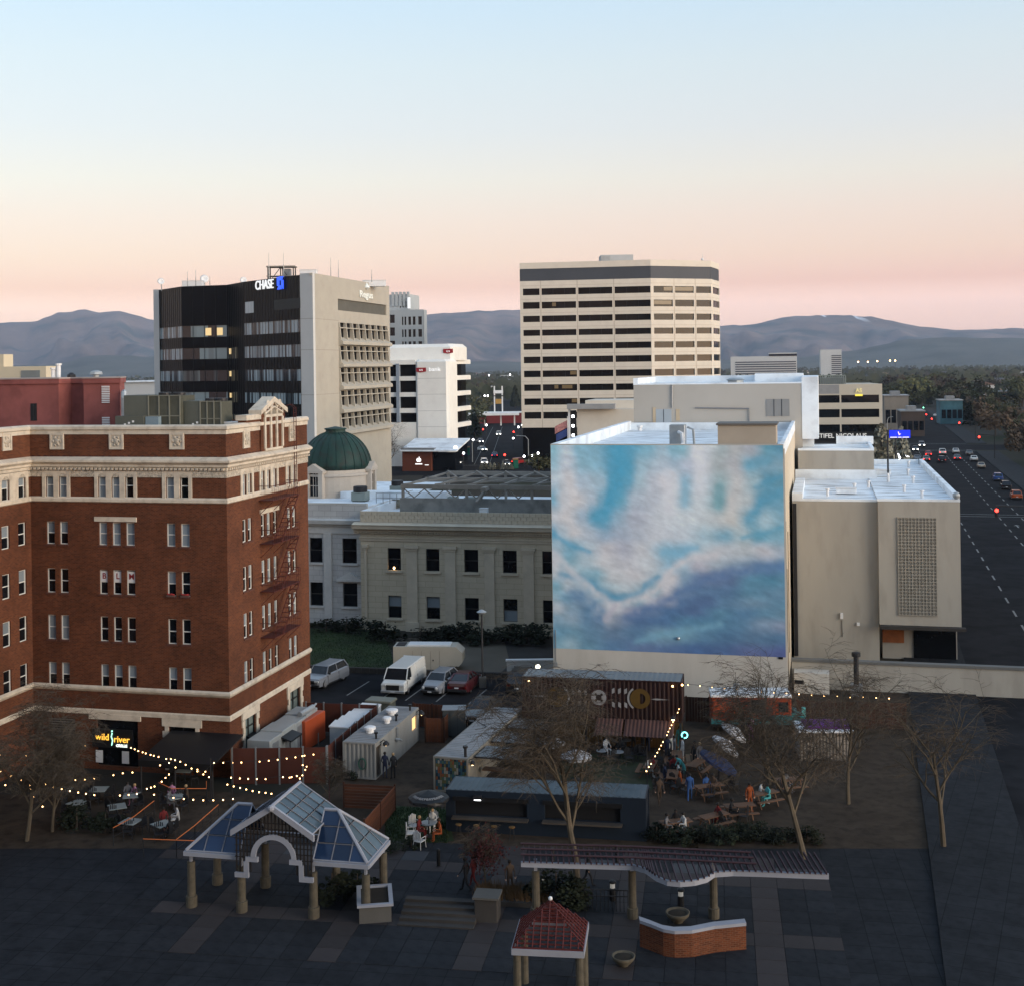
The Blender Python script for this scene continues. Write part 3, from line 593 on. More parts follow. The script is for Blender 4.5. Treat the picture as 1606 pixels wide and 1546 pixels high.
# --- rooftop cooling units
OLIVE = mat('olive_unit_paint', (0.085, 0.09, 0.075), 0.6, 0.15, 0.8); COIL = mat('coil_grille', (0.065, 0.066, 0.05), 0.7, 0.2, 3.0); OLIVEL = mat('pale_olive_frame', (0.16, 0.16, 0.13), 0.6, 0.12, 0.8)
def roof_unit(label, px0, px1, px2, y0, ztop_px, dep, two_tier):
 zt_ = FH.face(px1, ztop_px, y0)[1]; x0, x1, x2 = [FH.face(p, 640, y0)[0] for p in (px0, px1, px2)]
 t = thing('cooling_unit', label, 'cooling unit', tuple(FH.m @ Vector((x0, y0, zr))), -FH.yaw, 'cooling units on the hotel roof')
 h = zt_ - zr; w1, w2 = x1 - x0, x2 - x0
 MB().bev(0, w1, 0, dep, .12, h, .03).obj('cabinet', OLIVE, t)
 if two_tier:
  MB().box(-.35, w1 * .98, -.5, -.002, .1, h * .52).obj('control_cabinet', OLIVE, t); MB().box(w1 * 1.02, w1 * 1.02 + .95, -.42, -.03, .02, h * .5).obj('electrical_box', mat('blue_grey_box', (0.17, 0.23, 0.27), 0.6, 0.1), t)
 g = MB().box(w1 + .002, w2, 0.02, dep, .12, h - .05).obj('coil_section', COIL, t)
 f = MB(); N = max(3, int((w2 - w1) / .7))
 for k in range(N + 1): xx = w1 + (w2 - w1 - .08) * k / N; f.box(xx, xx + .08, -.04, .018, .12, h)
 for zz_ in (.12, h * .5, h - .08): f.box(w1 + .004, w2, -.035, .017, zz_, zz_ + .07)
 f.obj('coil_frame', OLIVEL, t)
 for k in range(2): MB().lathe([(.42, h - .04), (.42, h + .14), (.38, h + .16)], 14, w1 + (w2 - w1) * (.3 + .45 * k), dep / 2).obj('fan_shroud', STEEL, t)
 for k in range(3): box_obj('sticker', WHITE, t, .3 + k * .3, .45 + k * .3, (-.51 if two_tier else -.01), (-.501 if two_tier else -.002), h * .3 + .1 * k, h * .3 + .1 * k + .13)
 MB().box(-.1, w2, .1, .25, 0, .12).obj('skid', STEEL, t)
roof_unit('larger olive cooling unit with blue grey box on the hotel roof', 194, 232, 283, 2.2, 620, 2.0, True)
roof_unit('smaller olive cooling unit nearer the gable on the hotel roof', 288, 313, 347, 2.6, 629, 1.6, False)
x, z = FH.face(356, 662, 3.0); t = thing('roof_hatch', 'white metal roof hatch box near the stone gable', 'roof hatch', tuple(FH.m @ Vector((x + .3, 3.0, zr))), -FH.yaw); MB().bev(-.75, .65, 0, 1.0, 0, .95, .04).obj('curb', WHITE, t); MB().box(-.8, .7, -.05, 1.05, .952, 1.02).obj('hatch_lid', WHITE, t)
# ================================================================ theatre with the painted sky on its blank front, and its annex
BEIGE = mat('beige_stucco', (0.345, 0.325, 0.285), 0.85, 0.06, 0.5, 0.15, var2=(0.30, 0.28, 0.243), stretch=(1, 1, .3))
GREIGE = mat('grey_beige_stucco', (0.46, 0.44, 0.40), 0.85, 0.08, 0.5, 0.15, var2=(0.43, 0.405, 0.365), stretch=(1, 1, .3))
_a = P(866, 900, 102.4); FM = Frame(_a.x, _a.y)
W = 18.3; ZT = 19.66; DP = 41.0
theatre = fthing('theatre_building', 'large blank beige building with a painted sky mural on its front', 'building', FM)
PR = 0.45
b = MB()
b.quad((0, 0, 0), (W, 0, 0), (W, 0, ZT), (0, 0, ZT)); b.quad((0, DP, 0), (0, 0, 0), (0, 0, ZT), (0, DP, ZT)); b.quad((W, DP, 0), (0, DP, 0), (0, DP, ZT), (W, DP, ZT))
b.obj('wall', GREIGE, theatre)
b = MB(); b.quad((W + .0, 0, 0), (W + .0, DP + 10, 0), (W + .0, DP + 10, ZT - .0), (W + .0, 0, ZT - .0)); b.obj('side_wall', mat('warm_beige_stucco', (0.50, 0.43, 0.33), 0.85, 0.06, 0.3, 0.1), theatre)
# parapets and roof
zrf = ZT - 0.9
b = MB(); b.box(0.3, W - .3, .3, DP, zrf - .3, zrf); b.obj('roof', STAIN_ROOF, theatre)
b = MB(); b.box(0, W, 0, .3, zrf - .1, ZT + .06); b.obj('parapet', GREIGE, theatre)
for nm, bx in (('parapet', (0, .5, .3, DP, zrf - .1, ZT + .07)), ('parapet', (W - .3, W + .02, .3, DP, zrf - .1, ZT + .05)), ('parapet', (.5, W - .3, DP - .6, DP, zrf - .1, ZT - .1))): MB().box(*bx).obj(nm, WHITE_ROOF, theatre)
# mural paint: tones taken in rows (pixel y: list of (pixel x, sRGB))
MUR = {705: '870 125 175 190,890 175 190 200,910 120 170 190,935 115 165 185,965 75 150 178,995 78 150 178,1020 110 165 185,1045 150 180 195,1060 120 170 188,1075 120 170 185,1095 195 200 205,1115 190 198 202,1135 150 165 168,1160 165 168 168,1180 160 165 172,1205 85 145 165,1225 80 140 165',
730: '868 140 180 195,890 180 190 200,915 125 172 190,940 120 170 190,965 72 148 178,990 72 150 178,1010 140 175 190,1040 165 182 195,1060 150 175 192,1085 170 180 195,1105 192 196 202,1130 160 170 172,1155 165 168 172,1178 105 155 175,1200 110 150 168,1225 115 155 172',
755: '870 175 190 200,895 190 190 192,915 160 180 195,945 150 178 192,962 75 150 178,990 85 152 178,1005 150 178 190,1030 175 182 192,1048 195 195 200,1060 190 195 200,1080 130 168 188,1105 185 195 202,1135 140 165 170,1160 180 182 182,1185 140 170 180,1205 80 142 165,1225 90 145 165',
785: '868 110 165 188,885 185 190 195,905 195 192 192,930 165 180 192,948 120 165 185,958 72 148 178,976 95 158 180,1000 160 175 188,1030 172 180 190,1055 188 195 200,1078 140 175 190,1100 185 195 200,1130 110 155 165,1150 182 182 180,1175 170 180 182,1195 85 145 168,1222 95 150 172',
812: '868 185 190 195,890 188 188 190,915 150 172 188,935 80 148 175,950 90 152 178,970 140 170 188,1000 165 172 185,1040 185 192 198,1080 185 195 200,1120 180 188 190,1150 182 182 178,1180 110 160 178,1200 150 178 188,1225 120 165 182',
840: '866 95 155 182,880 160 180 192,900 188 188 190,925 165 178 190,950 140 165 185,975 150 165 182,1000 160 170 182,1030 182 188 195,1070 182 192 200,1110 150 180 192,1140 110 160 180,1165 160 178 182,1190 90 150 172,1215 110 160 178',
862: '868 150 178 192,895 105 158 180,925 165 182 192,955 180 180 185,980 160 165 178,1010 185 188 192,1050 125 170 190,1075 115 165 188,1100 165 182 190,1130 175 180 185,1170 170 178 182,1200 175 175 180,1228 150 165 178',
885: '870 185 188 192,890 110 160 178,920 160 182 192,950 182 185 188,985 180 182 188,1020 182 190 195,1058 115 165 188,1075 150 178 192,1095 168 168 178,1130 150 165 175,1165 120 145 165,1195 90 130 158,1228 85 135 165',
905: '868 175 185 190,892 180 185 190,915 130 170 185,935 120 165 182,965 180 185 188,1000 185 185 188,1035 165 180 188,1055 190 188 190,1075 120 150 172,1110 100 120 150,1145 85 110 145,1180 75 130 155,1210 65 125 150,1230 80 130 155',
925: '870 110 160 178,890 165 180 188,912 150 172 185,930 95 148 172,955 150 175 185,985 170 182 188,1010 160 178 185,1030 110 155 172,1046 188 187 190,1065 110 135 160,1100 80 115 150,1140 72 108 142,1175 75 125 150,1225 90 130 155',
942: '868 130 165 180,885 100 145 170,905 110 140 165,925 165 180 188,945 90 145 170,960 75 135 165,985 100 150 170,1003 110 155 172,1022 185 186 190,1045 150 155 168,1070 75 110 148,1110 70 100 140,1140 80 120 150,1180 100 135 158,1228 80 125 150',
957: '870 165 175 182,895 120 150 170,920 85 125 155,945 185 188 192,965 178 184 190,990 170 168 176,1015 110 130 155,1050 65 105 145,1090 70 100 140,1130 75 125 152,1165 70 115 148,1200 80 125 150,1228 90 130 152',
973: '870 120 155 175,895 130 155 172,920 85 125 155,942 95 125 155,955 155 162 172,970 120 135 155,1000 70 105 145,1040 65 105 145,1080 70 120 150,1120 65 115 145,1160 75 120 150,1200 110 135 158,1228 120 135 158',
995: '870 90 140 165,900 95 140 162,930 85 125 152,960 90 120 148,1000 75 115 148,1040 105 145 165,1070 100 145 165,1105 75 120 150,1140 65 105 138,1180 75 110 140,1228 70 110 142',
1016: '870 110 155 172,890 130 160 172,920 90 135 158,960 75 115 150,1010 85 110 148,1050 75 105 145,1090 60 95 140,1130 65 95 138,1180 80 95 138,1228 70 85 135'}
MT = [(y, [(float(q.split()[0]), tuple(lin(float(c)) for c in q.split()[1:])) for q in s.split(',')]) for y, s in sorted(MUR.items())]
def _row(r, x):
 if x <= r[0][0]: return r[0][1]
 for (a, ca), (c, cc) in zip(r, r[1:]):
  if x <= c:
   k = (x - a) / (c - a); k = k * k * (3 - 2 * k); return tuple(p + (q - p) * k for p, q in zip(ca, cc))
 return r[-1][1]
STROKES = [(tuple(float(v) for v in q.split()), w_, c) for q, w_, c in (
 ('975 698 977 740 966 780 945 815', 15, (70, 148, 178)), ('868 842 885 852 905 862 925 868', 4, (85, 150, 178)), ('1100 700 1100 765', 9, (197, 200, 205)), ('1055 745 1053 800', 9, (196, 198, 203)), ('1228 770 1200 782 1178 812', 8, (80, 142, 168)), ('1225 748 1190 765', 5, (80, 140, 165)),
 ('1176 730 1205 722', 7, (95, 150, 172)), ('1225 825 1195 835 1165 843', 4, (90, 150, 172)), ('1132 765 1130 792', 7, (110, 152, 160)), ('1080 760 1077 790', 5, (130, 168, 186)), ('985 967 1020 955 1060 934 1100 908 1150 893 1228 884', 9, (82, 110, 148)), ('900 935 925 945 945 962', 9, (84, 122, 154)),
 ('1000 1006 1040 994 1080 986 1130 976', 5, (108, 150, 170)), ('880 905 912 908 930 918 948 932 966 941 987 938 1006 930 1020 916 1036 905', 6, (70, 136, 166)), ('1045 868 1070 866 1095 858', 6, (115, 165, 188)), ('862 868 890 893 911 912 933 931 952 945 965 952', 6, (188, 190, 194)), ('962 952 978 948 996 941 1014 935 1029 925 1045 911 1050 899 1068 882 1091 873 1125 869', 6, (193, 190, 192)), ('965 953 950 973', 4, (168, 166, 176)))]
def mural_col(x, y):
 c = list(mural_base(x, y)); nz = noise.noise_vector(Vector((x * .06, y * .07, 2))); x += nz.x * 3; y += nz.y * 3
 for pts, w_, col in STROKES:
  best = 1e9
  for i in range(0, len(pts) - 2, 2):
   ax, ay, bx, by = pts[i:i + 4]; t = ((x - ax) * (bx - ax) + (y - ay) * (by - ay)) / ((bx - ax) ** 2 + (by - ay) ** 2); t = min(1, max(0, t)); d2 = (x - ax - t * (bx - ax)) ** 2 + (y - ay - t * (by - ay)) ** 2
   if d2 < best: best = d2
  if best < 9 * w_ * w_:
   k = .68 * math.exp(-best / (w_ * w_) * .8) * (1 + .35 * noise.noise(Vector((x * .12, y * .12, w_)))); c = [a + (lin(b_) - a) * min(1, k) for a, b_ in zip(c, col)]
 return c
def mural_base(x, y):
 nz = noise.noise_vector(Vector((x * .028, y * .035, 0))); n2 = noise.noise_vector(Vector((x * .09, y * .13, 4)))
 x2, y2 = x + nz.x * 3.5 + n2.x * 1.4, y + nz.y * 3.5 + n2.y * 1.2
 if y2 <= MT[0][0]: c = _row(MT[0][1], x2)
 elif y2 >= MT[-1][0]: c = _row(MT[-1][1], x2)
 else:
  for (ya, ra), (yb, rb) in zip(MT, MT[1:]):
   if y2 <= yb:
    k = (y2 - ya) / (yb - ya); k = k * k * (3 - 2 * k); sh = 0
    ca, cb = _row(ra, x2), _row(rb, x2); c = tuple(p + (q - p) * k for p, q in zip(ca, cb)); break
 g = noise.fractal(Vector((x * .05 + y * .02, y * .11 - x * .05, 9)), 0.9, 2.2, 4)   # brushed streaks
 w_ = 1 + g * .10
 f = noise.fractal(Vector((x * .035 + y * .03, y * .10 - x * .035, 3)), 0.75, 2.2, 6) * .13; lum = sum(c) / 3
 return tuple(max(0, (v + (lum - v) * .16) * w_ * (1 + f * t_)) for v, t_ in zip(c, (1.1, 1., .9)))
ZM = FM.face(1050, 1023)[1]
NU, NV = 230, 200
vs_, cs = [], []
for j in range(NV + 1):
 for i in range(NU + 1):
  u, v = i / NU, j / NV; vs_.append((.03 + (W - .06) * u, -.006, ZT - .02 - (ZT - .02 - ZM) * v)); cs.append(mural_col(865 + 364 * u, 700 + 322 * v))
me = bpy.data.meshes.new('mural'); me.from_pydata(vs_, [], [(j * (NU + 1) + i, (j + 1) * (NU + 1) + i, (j + 1) * (NU + 1) + i + 1, j * (NU + 1) + i + 1) for j in range(NV) for i in range(NU)])
ca = me.color_attributes.new('paint', 'FLOAT_COLOR', 'POINT')
ca.data.foreach_set('color', [c for k in cs for c in (min(.86, k[0] * 1.36), min(.86, k[1] * 1.40), min(.86, k[2] * 1.45), 1.0)])
MURM = mat('mural_paint', (1, 1, 1), 0.8, 0.06, 3.0, 0.25)
_n, _l = MURM.node_tree.nodes, MURM.node_tree.links; _at = _n.new('ShaderNodeAttribute'); _at.attribute_name = 'paint'
for nd in _n:
 if nd.type == 'VECT_MATH': _l.new(_at.outputs['Color'], nd.inputs[0])
me.materials.append(MURM); inst(me, 'mural', theatre)['label'] = 'mural of blue sky and pale clouds'
# right flank: pilaster strip, downpipes, slots
for yy, z0, z1 in ((1.2, 12, ZT - 1.5), (2.6, 4, 13.5), (4.2, 1.0, 9.5), (8, 2, 12)): MB().box(W - .004, W + .06, yy, yy + .18, z0, z1).obj('downpipe', mat('brown_pipe', (0.16, 0.13, 0.10), 0.7, 0.1), theatre)
MB().box(W + .001, W + .10, .02, .5, 0, ZT - .3).obj('pilaster', GREIGE, theatre)
x, z = FM.face(1064, 1000); MB().lathe([(.10, 0), (.14, .1), (.05, .18)], 8).obj('wall_lamp', GALV, theatre, (x, -.05, z), 0, (R(90), 0, 0))
x, z = FM.face(1228, 1031); box_obj('wall_vent', BLACK, theatre, x - .35, x + .0, -.05, .01, z - .1, z + .06)
x, z = FM.face(872, 1030); MB().tube([(x, -.05, z + 2.2), (x, -.05, z - .4)], .03, 5).obj('conduit', GREY_METAL, theatre); MB().box(x - .14, x + .14, -.14, -.08, z - .75, z - .35).obj('meter_box', GALV, theatre)
# penthouse box at the front right of the roof
x0, x1 = FM.face(1126, 680, 1.0)[0], FM.face(1217, 680, 1.0)[0]; zb = FM.face(1170, 667, 1.0)[1]
MB().box(x0, x1, .8, 4.2, zrf, zb).obj('stair_head', mat('patched_stucco', (0.36, 0.31, 0.25), 0.85, 0.06, 0.5, 0.1, var2=(0.37, 0.32, 0.26)), theatre)
MB().box(x0 - .12, x1 + .12, .68, 4.3, zb + .002, zb + .14).obj('stair_head_coping', mat('dark_coping', (0.12, 0.11, 0.10), 0.7), theatre)
# second, higher block at the back of the roof
YB = DP; x0b, x1b = FM.face(994, 640, YB)[0], FM.face(1258, 640, YB)[0]; zb0, zb1 = zrf, FM.face(1120, 603, YB)[1]
MB().box(x0b, x1b, YB, YB + 16, 0, zb1).obj('fly_tower', mat('pale_grey_stucco', (0.40, 0.375, 0.335), 0.85, 0.06, 0.3, 0.1), theatre)
for bx in ((x0b - .02, x0b + .5, YB - .03, YB + 16, zb1 + .002, zb1 + .75), (x0b + .5, x1b, YB - .03, YB + .3, zb1 + .002, zb1 + .15), (x1b - .02, x1b + 1.7, YB - .04, YB + 16, zb1 - 6, zb1 + .7), (x0b + .5, x1b - .02, YB + 15.2, YB + 16, zb1 + .002, zb1 + .8), (x1b - 5.6, x1b - .03, YB + 12, YB + 15.1, zb1 + .003, zb1 + 1.0)): MB().box(*bx).obj('parapet', WHITE_ROOF, theatre)
MB().box(x0b + .5, x1b - .02, YB + .3, YB + 15.2, zb1 + .001, zb1 + .05).obj('upper_roof', STAIN_ROOF, theatre)
def fmface(px, py, y=YB): return FM.face(px, py, y)
dx0, dz0 = fmface(1029, 670); dx1, dz1 = fmface(1053, 642)
dr = MB().box(dx0, dx1, YB - .06, YB - .002, zrf, dz1).obj('roof_door', mat('blue_grey_door', (0.33, 0.37, 0.40), 0.6, 0.06), theatre); box_obj('door_joint', STEEL, dr, (dx0 + dx1) / 2 - .03, (dx0 + dx1) / 2 + .03, YB - .075, YB - .061, zrf, dz1)
box_obj('door_frame', mat('tan_patch', (0.45, 0.36, 0.25), 0.8), dr, dx0 - .35, dx0 - .002, YB - .05, YB - .003, zrf, dz1 + .2); box_obj('door_frame', MATS['tan_patch'], dr, dx1 + .5, dx1 + .9, YB - .05, YB - .003, zrf + 1, dz1)
gx0, gz0 = fmface(1202, 653); gx1, gz1 = fmface(1238, 626)
gp = MB().box(gx0, gx1, YB - .05, YB - .003, gz0, gz1).obj('grille', mat('grille_grey', (0.24, 0.24, 0.235), 0.7, 0.06), theatre)
for k in range(1, 3): box_obj('grille_rib', STEEL, gp, gx0 + (gx1 - gx0) * k / 3 - .03, gx0 + (gx1 - gx0) * k / 3 + .03, YB - .07, YB - .051, gz0, gz1)
MB().tube([(fmface(1054, 640)[0], YB - .1, fmface(1054, 640)[1]), (fmface(1054, 605)[0], YB - .1, fmface(1054, 604)[1])], .08, 6).obj('conduit', GREY_METAL, theatre)
MB().tube([(fmface(1090, 640)[0], YB - .1, fmface(1090, 640)[1]), (fmface(1175, 640)[0], YB - .1, fmface(1175, 641)[1]), (fmface(1175, 660)[0], YB - .1, fmface(1175, 661)[1])], .07, 6).obj('conduit', GREY_METAL, theatre)
# rooftop machine and vents of the theatre
t = thing('rooftop_machine', 'grey duct cabinet with curved pipes on the theatre roof', 'roof machine', tuple(FM.m @ Vector((FM.top(1087, 690, zrf)[0], 8.0, zrf))), -FM.yaw)
MB().bev(-.6, .7, 0, 1.6, .1, 2.1, .04).obj('cabinet', GALV, t); MB().tube([(.2, -.1, 1.5), (.5, -.35, 1.4), (.6, -.4, .5), (.1, -2.2, .1)], .16, 7).obj('pipe', WHITE, t); MB().tube([(.9, .3, 1.9), (1.4, .2, 1.7), (1.5, .1, .1)], .1, 7).obj('pipe', GALV, t); MB().box(-.5, .6, .1, 1.5, 0, .1).obj('skid', STEEL, t)
for k, (px, py, lb) in enumerate(((1057, 690, 'small white roof vent nearest the front edge of the theatre roof'), (1040, 662, 'small white roof vent beside the pale roof door'), (1150, 672, 'silver mushroom roof vent right of the duct cabinet'))):
 xx, yy = FM.top(px, py, zrf); tag(MB().lathe([(.22, 0), (.22, .35), (.34, .38), (.3, .55), (.1, .62)], 10).obj('roof_vent', GALV if k == 2 else WHITE, None, tuple(FM.m @ Vector((xx, min(max(yy, 2), DP - 2), zrf))), -FM.yaw), lb, 'roof vent', 'vents on the theatre roof')
xx, yy = FM.top(1149, 601, zb1 + .1); tag(MB().lathe([(.9, 0), (.9, .25), (1.1, .35), (.6, .55)], 14).obj('roof_vent', GALV, None, tuple(FM.m @ Vector((fmface(1147, 600)[0], YB + 7, zb1 + .05))), -FM.yaw), 'wide silver roof vent on the high block of the theatre', 'roof vent', 'vents on the theatre roof')
# ---------------------------------------------------------------- annex
YA = 15.0; ZA = FM.face(1376, 787, YA)[1]; XA0 = W + .25; XA1 = FM.face(1378, 900, YA)[0]; XA2 = FM.face(1507, 900, YA - .6)[0]; DA = 47
annex = fthing('annex_building', 'beige flat roofed annex with a breeze block screen beside the wide street', 'building', FM)
b = MB(); b.box(XA0, XA1, YA, YA + DA, 0, ZA); b.obj('wall', BEIGE, annex)
b = MB(); b.box(XA1 + .001, XA2, YA - .6, YA + DA - 6, 3.3, ZA + .12); b.obj('wall', BEIGE, annex)
b = MB(); b.box(XA0 + .4, XA1, YA + .35, YA + DA - .4, ZA + .001, ZA + .02); b.box(XA1, XA2 - .4, YA - .2, YA + DA - 6.5, ZA + .121, ZA + .14); b.obj('roof', STAIN_ROOF, annex)
ze = ZA + .16
for bx in ((XA0, XA0 + .9, YA, 30, ze - .15, ze + .55), (XA0 + .9, XA1 - .05, YA, YA + .3, ze - .155, ze + .05), (XA1 - .049, XA2 + .02, YA - .62, YA - .25, ze - .03, ze + .18), (XA2 - .42, XA2 + .02, YA - .25, YA + DA - 6, ze - .03, ze + .55), (XA1, XA2 - .5, YA + DA - 6.6, YA + DA - 6, ze - .03, ze + .5)): MB().box(*bx).obj('parapet', WHITE_ROOF, annex)
# raised block
yb0 = FM.top(1300, 750, ZA + .1)[1]; xr0, xr1 = FM.face(1252, 740, yb0)[0], FM.face(1371, 740, yb0)[0]; zr1 = FM.face(1310, 707, yb0)[1]
MB().box(xr0, xr1, yb0, yb0 + 11, ZA - .2, zr1).obj('raised_block', BEIGE, annex); MB().box(xr0 - .3, xr1 + .25, yb0 - .35, yb0 - .002, ZA + .02, ZA + 1.0).obj('upstand', WHITE_ROOF, annex)
MB().box(xr0 + .3, xr1 - .3, yb0 + .3, yb0 + 10.7, zr1 + .001, zr1 + .02).obj('raised_roof', STAIN_ROOF, annex)
for bx in ((xr0 - .02, xr1 + .02, yb0 - .02, yb0 + .3, zr1 + .002, zr1 + .22), (xr1 - .3, xr1 + .02, yb0 + .3, yb0 + 11, zr1 + .002, zr1 + .3), (xr0 - .02, xr0 + 1.6, yb0 + 6, yb0 + 9, zr1 + .025, zr1 + 1.1), (xr0 + 4, xr0 + 8, yb0 + 10.3, yb0 + 10.9, zr1 + .025, zr1 + .9)): MB().box(*bx).obj('parapet', WHITE_ROOF, annex)
xl = FM.face(1265, 720, yb0)[0]; MB().box(xl - .22, xl + .22, yb0 - .05, yb0 - .002, zr1 - 3.0, zr1 - 2.0).obj('stained_panel', mat('dark_stain', (0.17, 0.15, 0.12), 0.9), annex)
# breeze block screen: too many small blocks to pick apart
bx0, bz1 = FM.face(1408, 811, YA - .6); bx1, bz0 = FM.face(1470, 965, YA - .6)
MB().box(bx0, bx1, YA - .615, YA - .602, bz0, bz1).obj('screen_shade_sheet', mat('screen_shade', (0.10, 0.095, 0.085), 0.9, 0.15, 1.5), annex)  # dark sheet stands in for the shade inside the open blocks
g = MB(); NX, NZ = 11, 29
for i in range(NX + 1): x = bx0 + (bx1 - bx0) * i / NX; g.box(x - .035, x + .035, YA - .72, YA - .616, bz0, bz1)
for k in range(NZ + 1): z = bz0 + (bz1 - bz0) * k / NZ; g.box(bx0 - .035, bx1 + .035, YA - .715, YA - .617, z - .035, z + .035)
cw, ch = (bx1 - bx0) / NX, (bz1 - bz0) / NZ
for i in range(NX):
 for k in range(NZ):
  x, z = bx0 + (i + .5) * cw, bz0 + (k + .5) * ch
  for s in (1, -1): g.tube([(x - cw * .45, YA - .66, z - s * ch * .45), (x + cw * .45, YA - .66, z + s * ch * .45)], .028, 4, False)
tag(g.obj('breeze_block_screen', mat('breeze_block', (0.30, 0.28, 0.24), 0.9, 0.12, 2.0), annex), kind='stuff')
# ground floor below the overhang, ledge and low front building
MB().box(XA1 + .3, XA2 - .2, YA + 1.2, YA + 3, 0, 3.3).obj('ground_floor', mat('shaded_stucco', (0.30, 0.28, 0.25), 0.85, 0.1, 0.5), annex)  # stucco colour darkened for the shade under the overhang
MB().box(XA1 + 2.9, XA2 - .3, YA + 1.1, YA + 1.198, .1, 2.6).obj('glazing', DARKGL, annex)
x, z = FM.face(1401, 997, YA + 1.1); pn = MB().box(x - .9, x + .9, YA + 1.05, YA + 1.15, z - .55, z + .55).obj('timber_panel', mat('orange_timber', (0.22, 0.07, 0.02), 0.7, 0.25, 3.0), annex)
MB().box(XA1 + .02, XA2 + .3, YA - 1.3, YA - .55, 3.05, 3.29).obj('canopy', DCONC, annex)
for px, py, hh in ((1320, 965, .5), (1346, 978, .25)): x, z = FM.face(px, py, YA); MB().box(x - .12, x + .12, YA - .18, YA - .002, z - hh / 2, z + hh / 2).obj('wall_fixture', WHITE, annex)
MB().tube([(FM.face(1320, 972, YA)[0], YA - .05, FM.face(1320, 972, YA)[1]), (FM.face(1321, 998, YA)[0], YA - .05, FM.face(1321, 998, YA)[1])], .025, 5).obj('conduit', STEEL, annex)
MB().box(XA0 + .02, XA0 + .35, YA - .15, YA - .002, .2, ZA - .2).obj('recess_shade_strip', STEEL, annex)  # dark strip painted in as the shadow of the recess
x, z = FM.top(1502, 783, ZA + .3); tag(MB().ball((0, 0, .3), .32, n=10, m=6).obj('roof_globe', GALV, None, tuple(FM.m @ Vector((XA2 - .25, YA - .3, ze + .19))), 0), 'small silver globe vent on the annex roof corner', 'roof vent')
lowb = fthing('perimeter_wall', 'low grey yard wall with coping in front of the annex', 'wall', FM)
yl0 = 1.0; zl = FM.face(1320, 1050, yl0 + 4)[1]
zl = 2.15
MB().box(W + .3, XA2 + 6, yl0 + 3.2, yl0 + 3.6, 0, zl).obj('wall_panel', BEIGE, lowb); MB().box(W + .25, XA2 + 6.1, yl0 + 3.1, yl0 + 3.75, zl + .001, zl + .2).obj('coping', mat('grey_roof_slab', (0.13, 0.13, 0.125), 0.9, 0.15, 0.5), lowb)
MB().box(W + .5, W + 3.2, yl0 + 1.6, yl0 + 3.09, 0, zl * .75).obj('loading_step', GREIGE, lowb)
x, z = FM.face(1249, 1072, yl0 + 3.2); MB().box(x - .1, x + .6, yl0 + 1.55, yl0 + 1.598, .75, 1.05).obj('wall_vent', BLACK, lowb)
x = FM.face(1343, 1070, yl0 + 2)[0]; st = thing('flue_stack', 'dark metal flue stack rising beside the low yard wall', 'flue', tuple(FM.m @ Vector((x, yl0 + 1.8, 0))), -FM.yaw); MB().lathe([(.2, 0), (.2, 3.0), (.34, 3.05), (.34, 3.35), (.2, 3.4)], 10).obj('pipe', STEEL, st)
MB().box(-.45, .45, -.45, .45, 0, .9).obj('base', GALV, st)
# vents dotted over the annex roof
for k, (px, py) in enumerate(((1298, 777), (1340, 768), (1362, 764), (1425, 732), (1432, 757), (1446, 780), (1424, 745), (1418, 771))):
 xx, yy = FM.top(px, py, ZA + .2); yy = min(yy, YA + DA - 8)
 tag(MB().lathe([(.13, 0), (.13, .55), (.2, .58), (.2, .7)], 8).obj('roof_pipe', WHITE, None, tuple(FM.m @ Vector((xx, yy, ZA + .14))), 0), 'short white vent pipe on the stained annex roof', 'vent pipe', 'vent pipes on the annex roof')
xx, yy = FM.top(1393, 755, ZA + .2); mp_ = thing('roof_mast', 'slim dark mast standing on the stained annex roof', 'mast', tuple(FM.m @ Vector((xx, yy, ZA + .14)))); MB().tube([(0, 0, 0), (0, 0, .9)], .14, 8).obj('sleeve', WHITE, mp_); MB().tube([(0, 0, .9), (0, 0, 5.2)], .09, 6).obj('pole', STEEL, mp_)
for px, py, lb in ((1327, 772, 'flat white roof curb box on the front of the annex roof'), (1383, 743, 'flat white roof curb box beside the slim mast')): xx, yy = FM.top(px, py, ZA + .2); t = thing('roof_box', lb, 'roof hatch', tuple(FM.m @ Vector((xx, yy, ZA + .14))), -FM.yaw); MB().bev(-.9, .9, -.5, .5, 0, .45, .05).obj('curb', WHITE_ROOF, t); MB().box(-.95, .95, -.55, .55, .451, .52).obj('hatch_lid', WHITE, t)
# ================================================================ courthouse: beige wing, grey main block, green dome
CBEIGE = masonry('beige_ashlar', (0.52, 0.455, 0.345), (0.48, 0.415, 0.31), (0.36, 0.31, 0.23), 1.5, 0.55, 0.02, 0.10, bump=0.15)
CGREY = masonry('grey_ashlar', (0.48, 0.475, 0.46), (0.43, 0.42, 0.415), (0.30, 0.295, 0.29), 1.3, 0.55, 0.02, 0.12, bump=0.15)
CTRIM = mat('beige_stone_trim', (0.52, 0.455, 0.355), 0.8, 0.14, 1.0, 0.15); GTRIM = mat('grey_stone_trim', (0.50, 0.495, 0.48), 0.8, 0.14, 1.0, 0.15)
_a = P(566, 900, 127.5); FC = Frame(_a.x, _a.y); CW = 27.0
court = fthing('courthouse', 'two storey beige stone courthouse with pilasters, cornice and green dome', 'building', FC)
zc1 = FC.face(700, 803)[1]; zc0 = FC.face(700, 833)[1]
cx_ = [tuple(FC.face(x, 880)[0] for x in p) for p in ((608, 628.7), (668, 689), (728, 750), (788.5, 810.5), (850.5, 872))]; cx_.append((cx_[-1][0] + 3.95, cx_[-1][1] + 3.95))
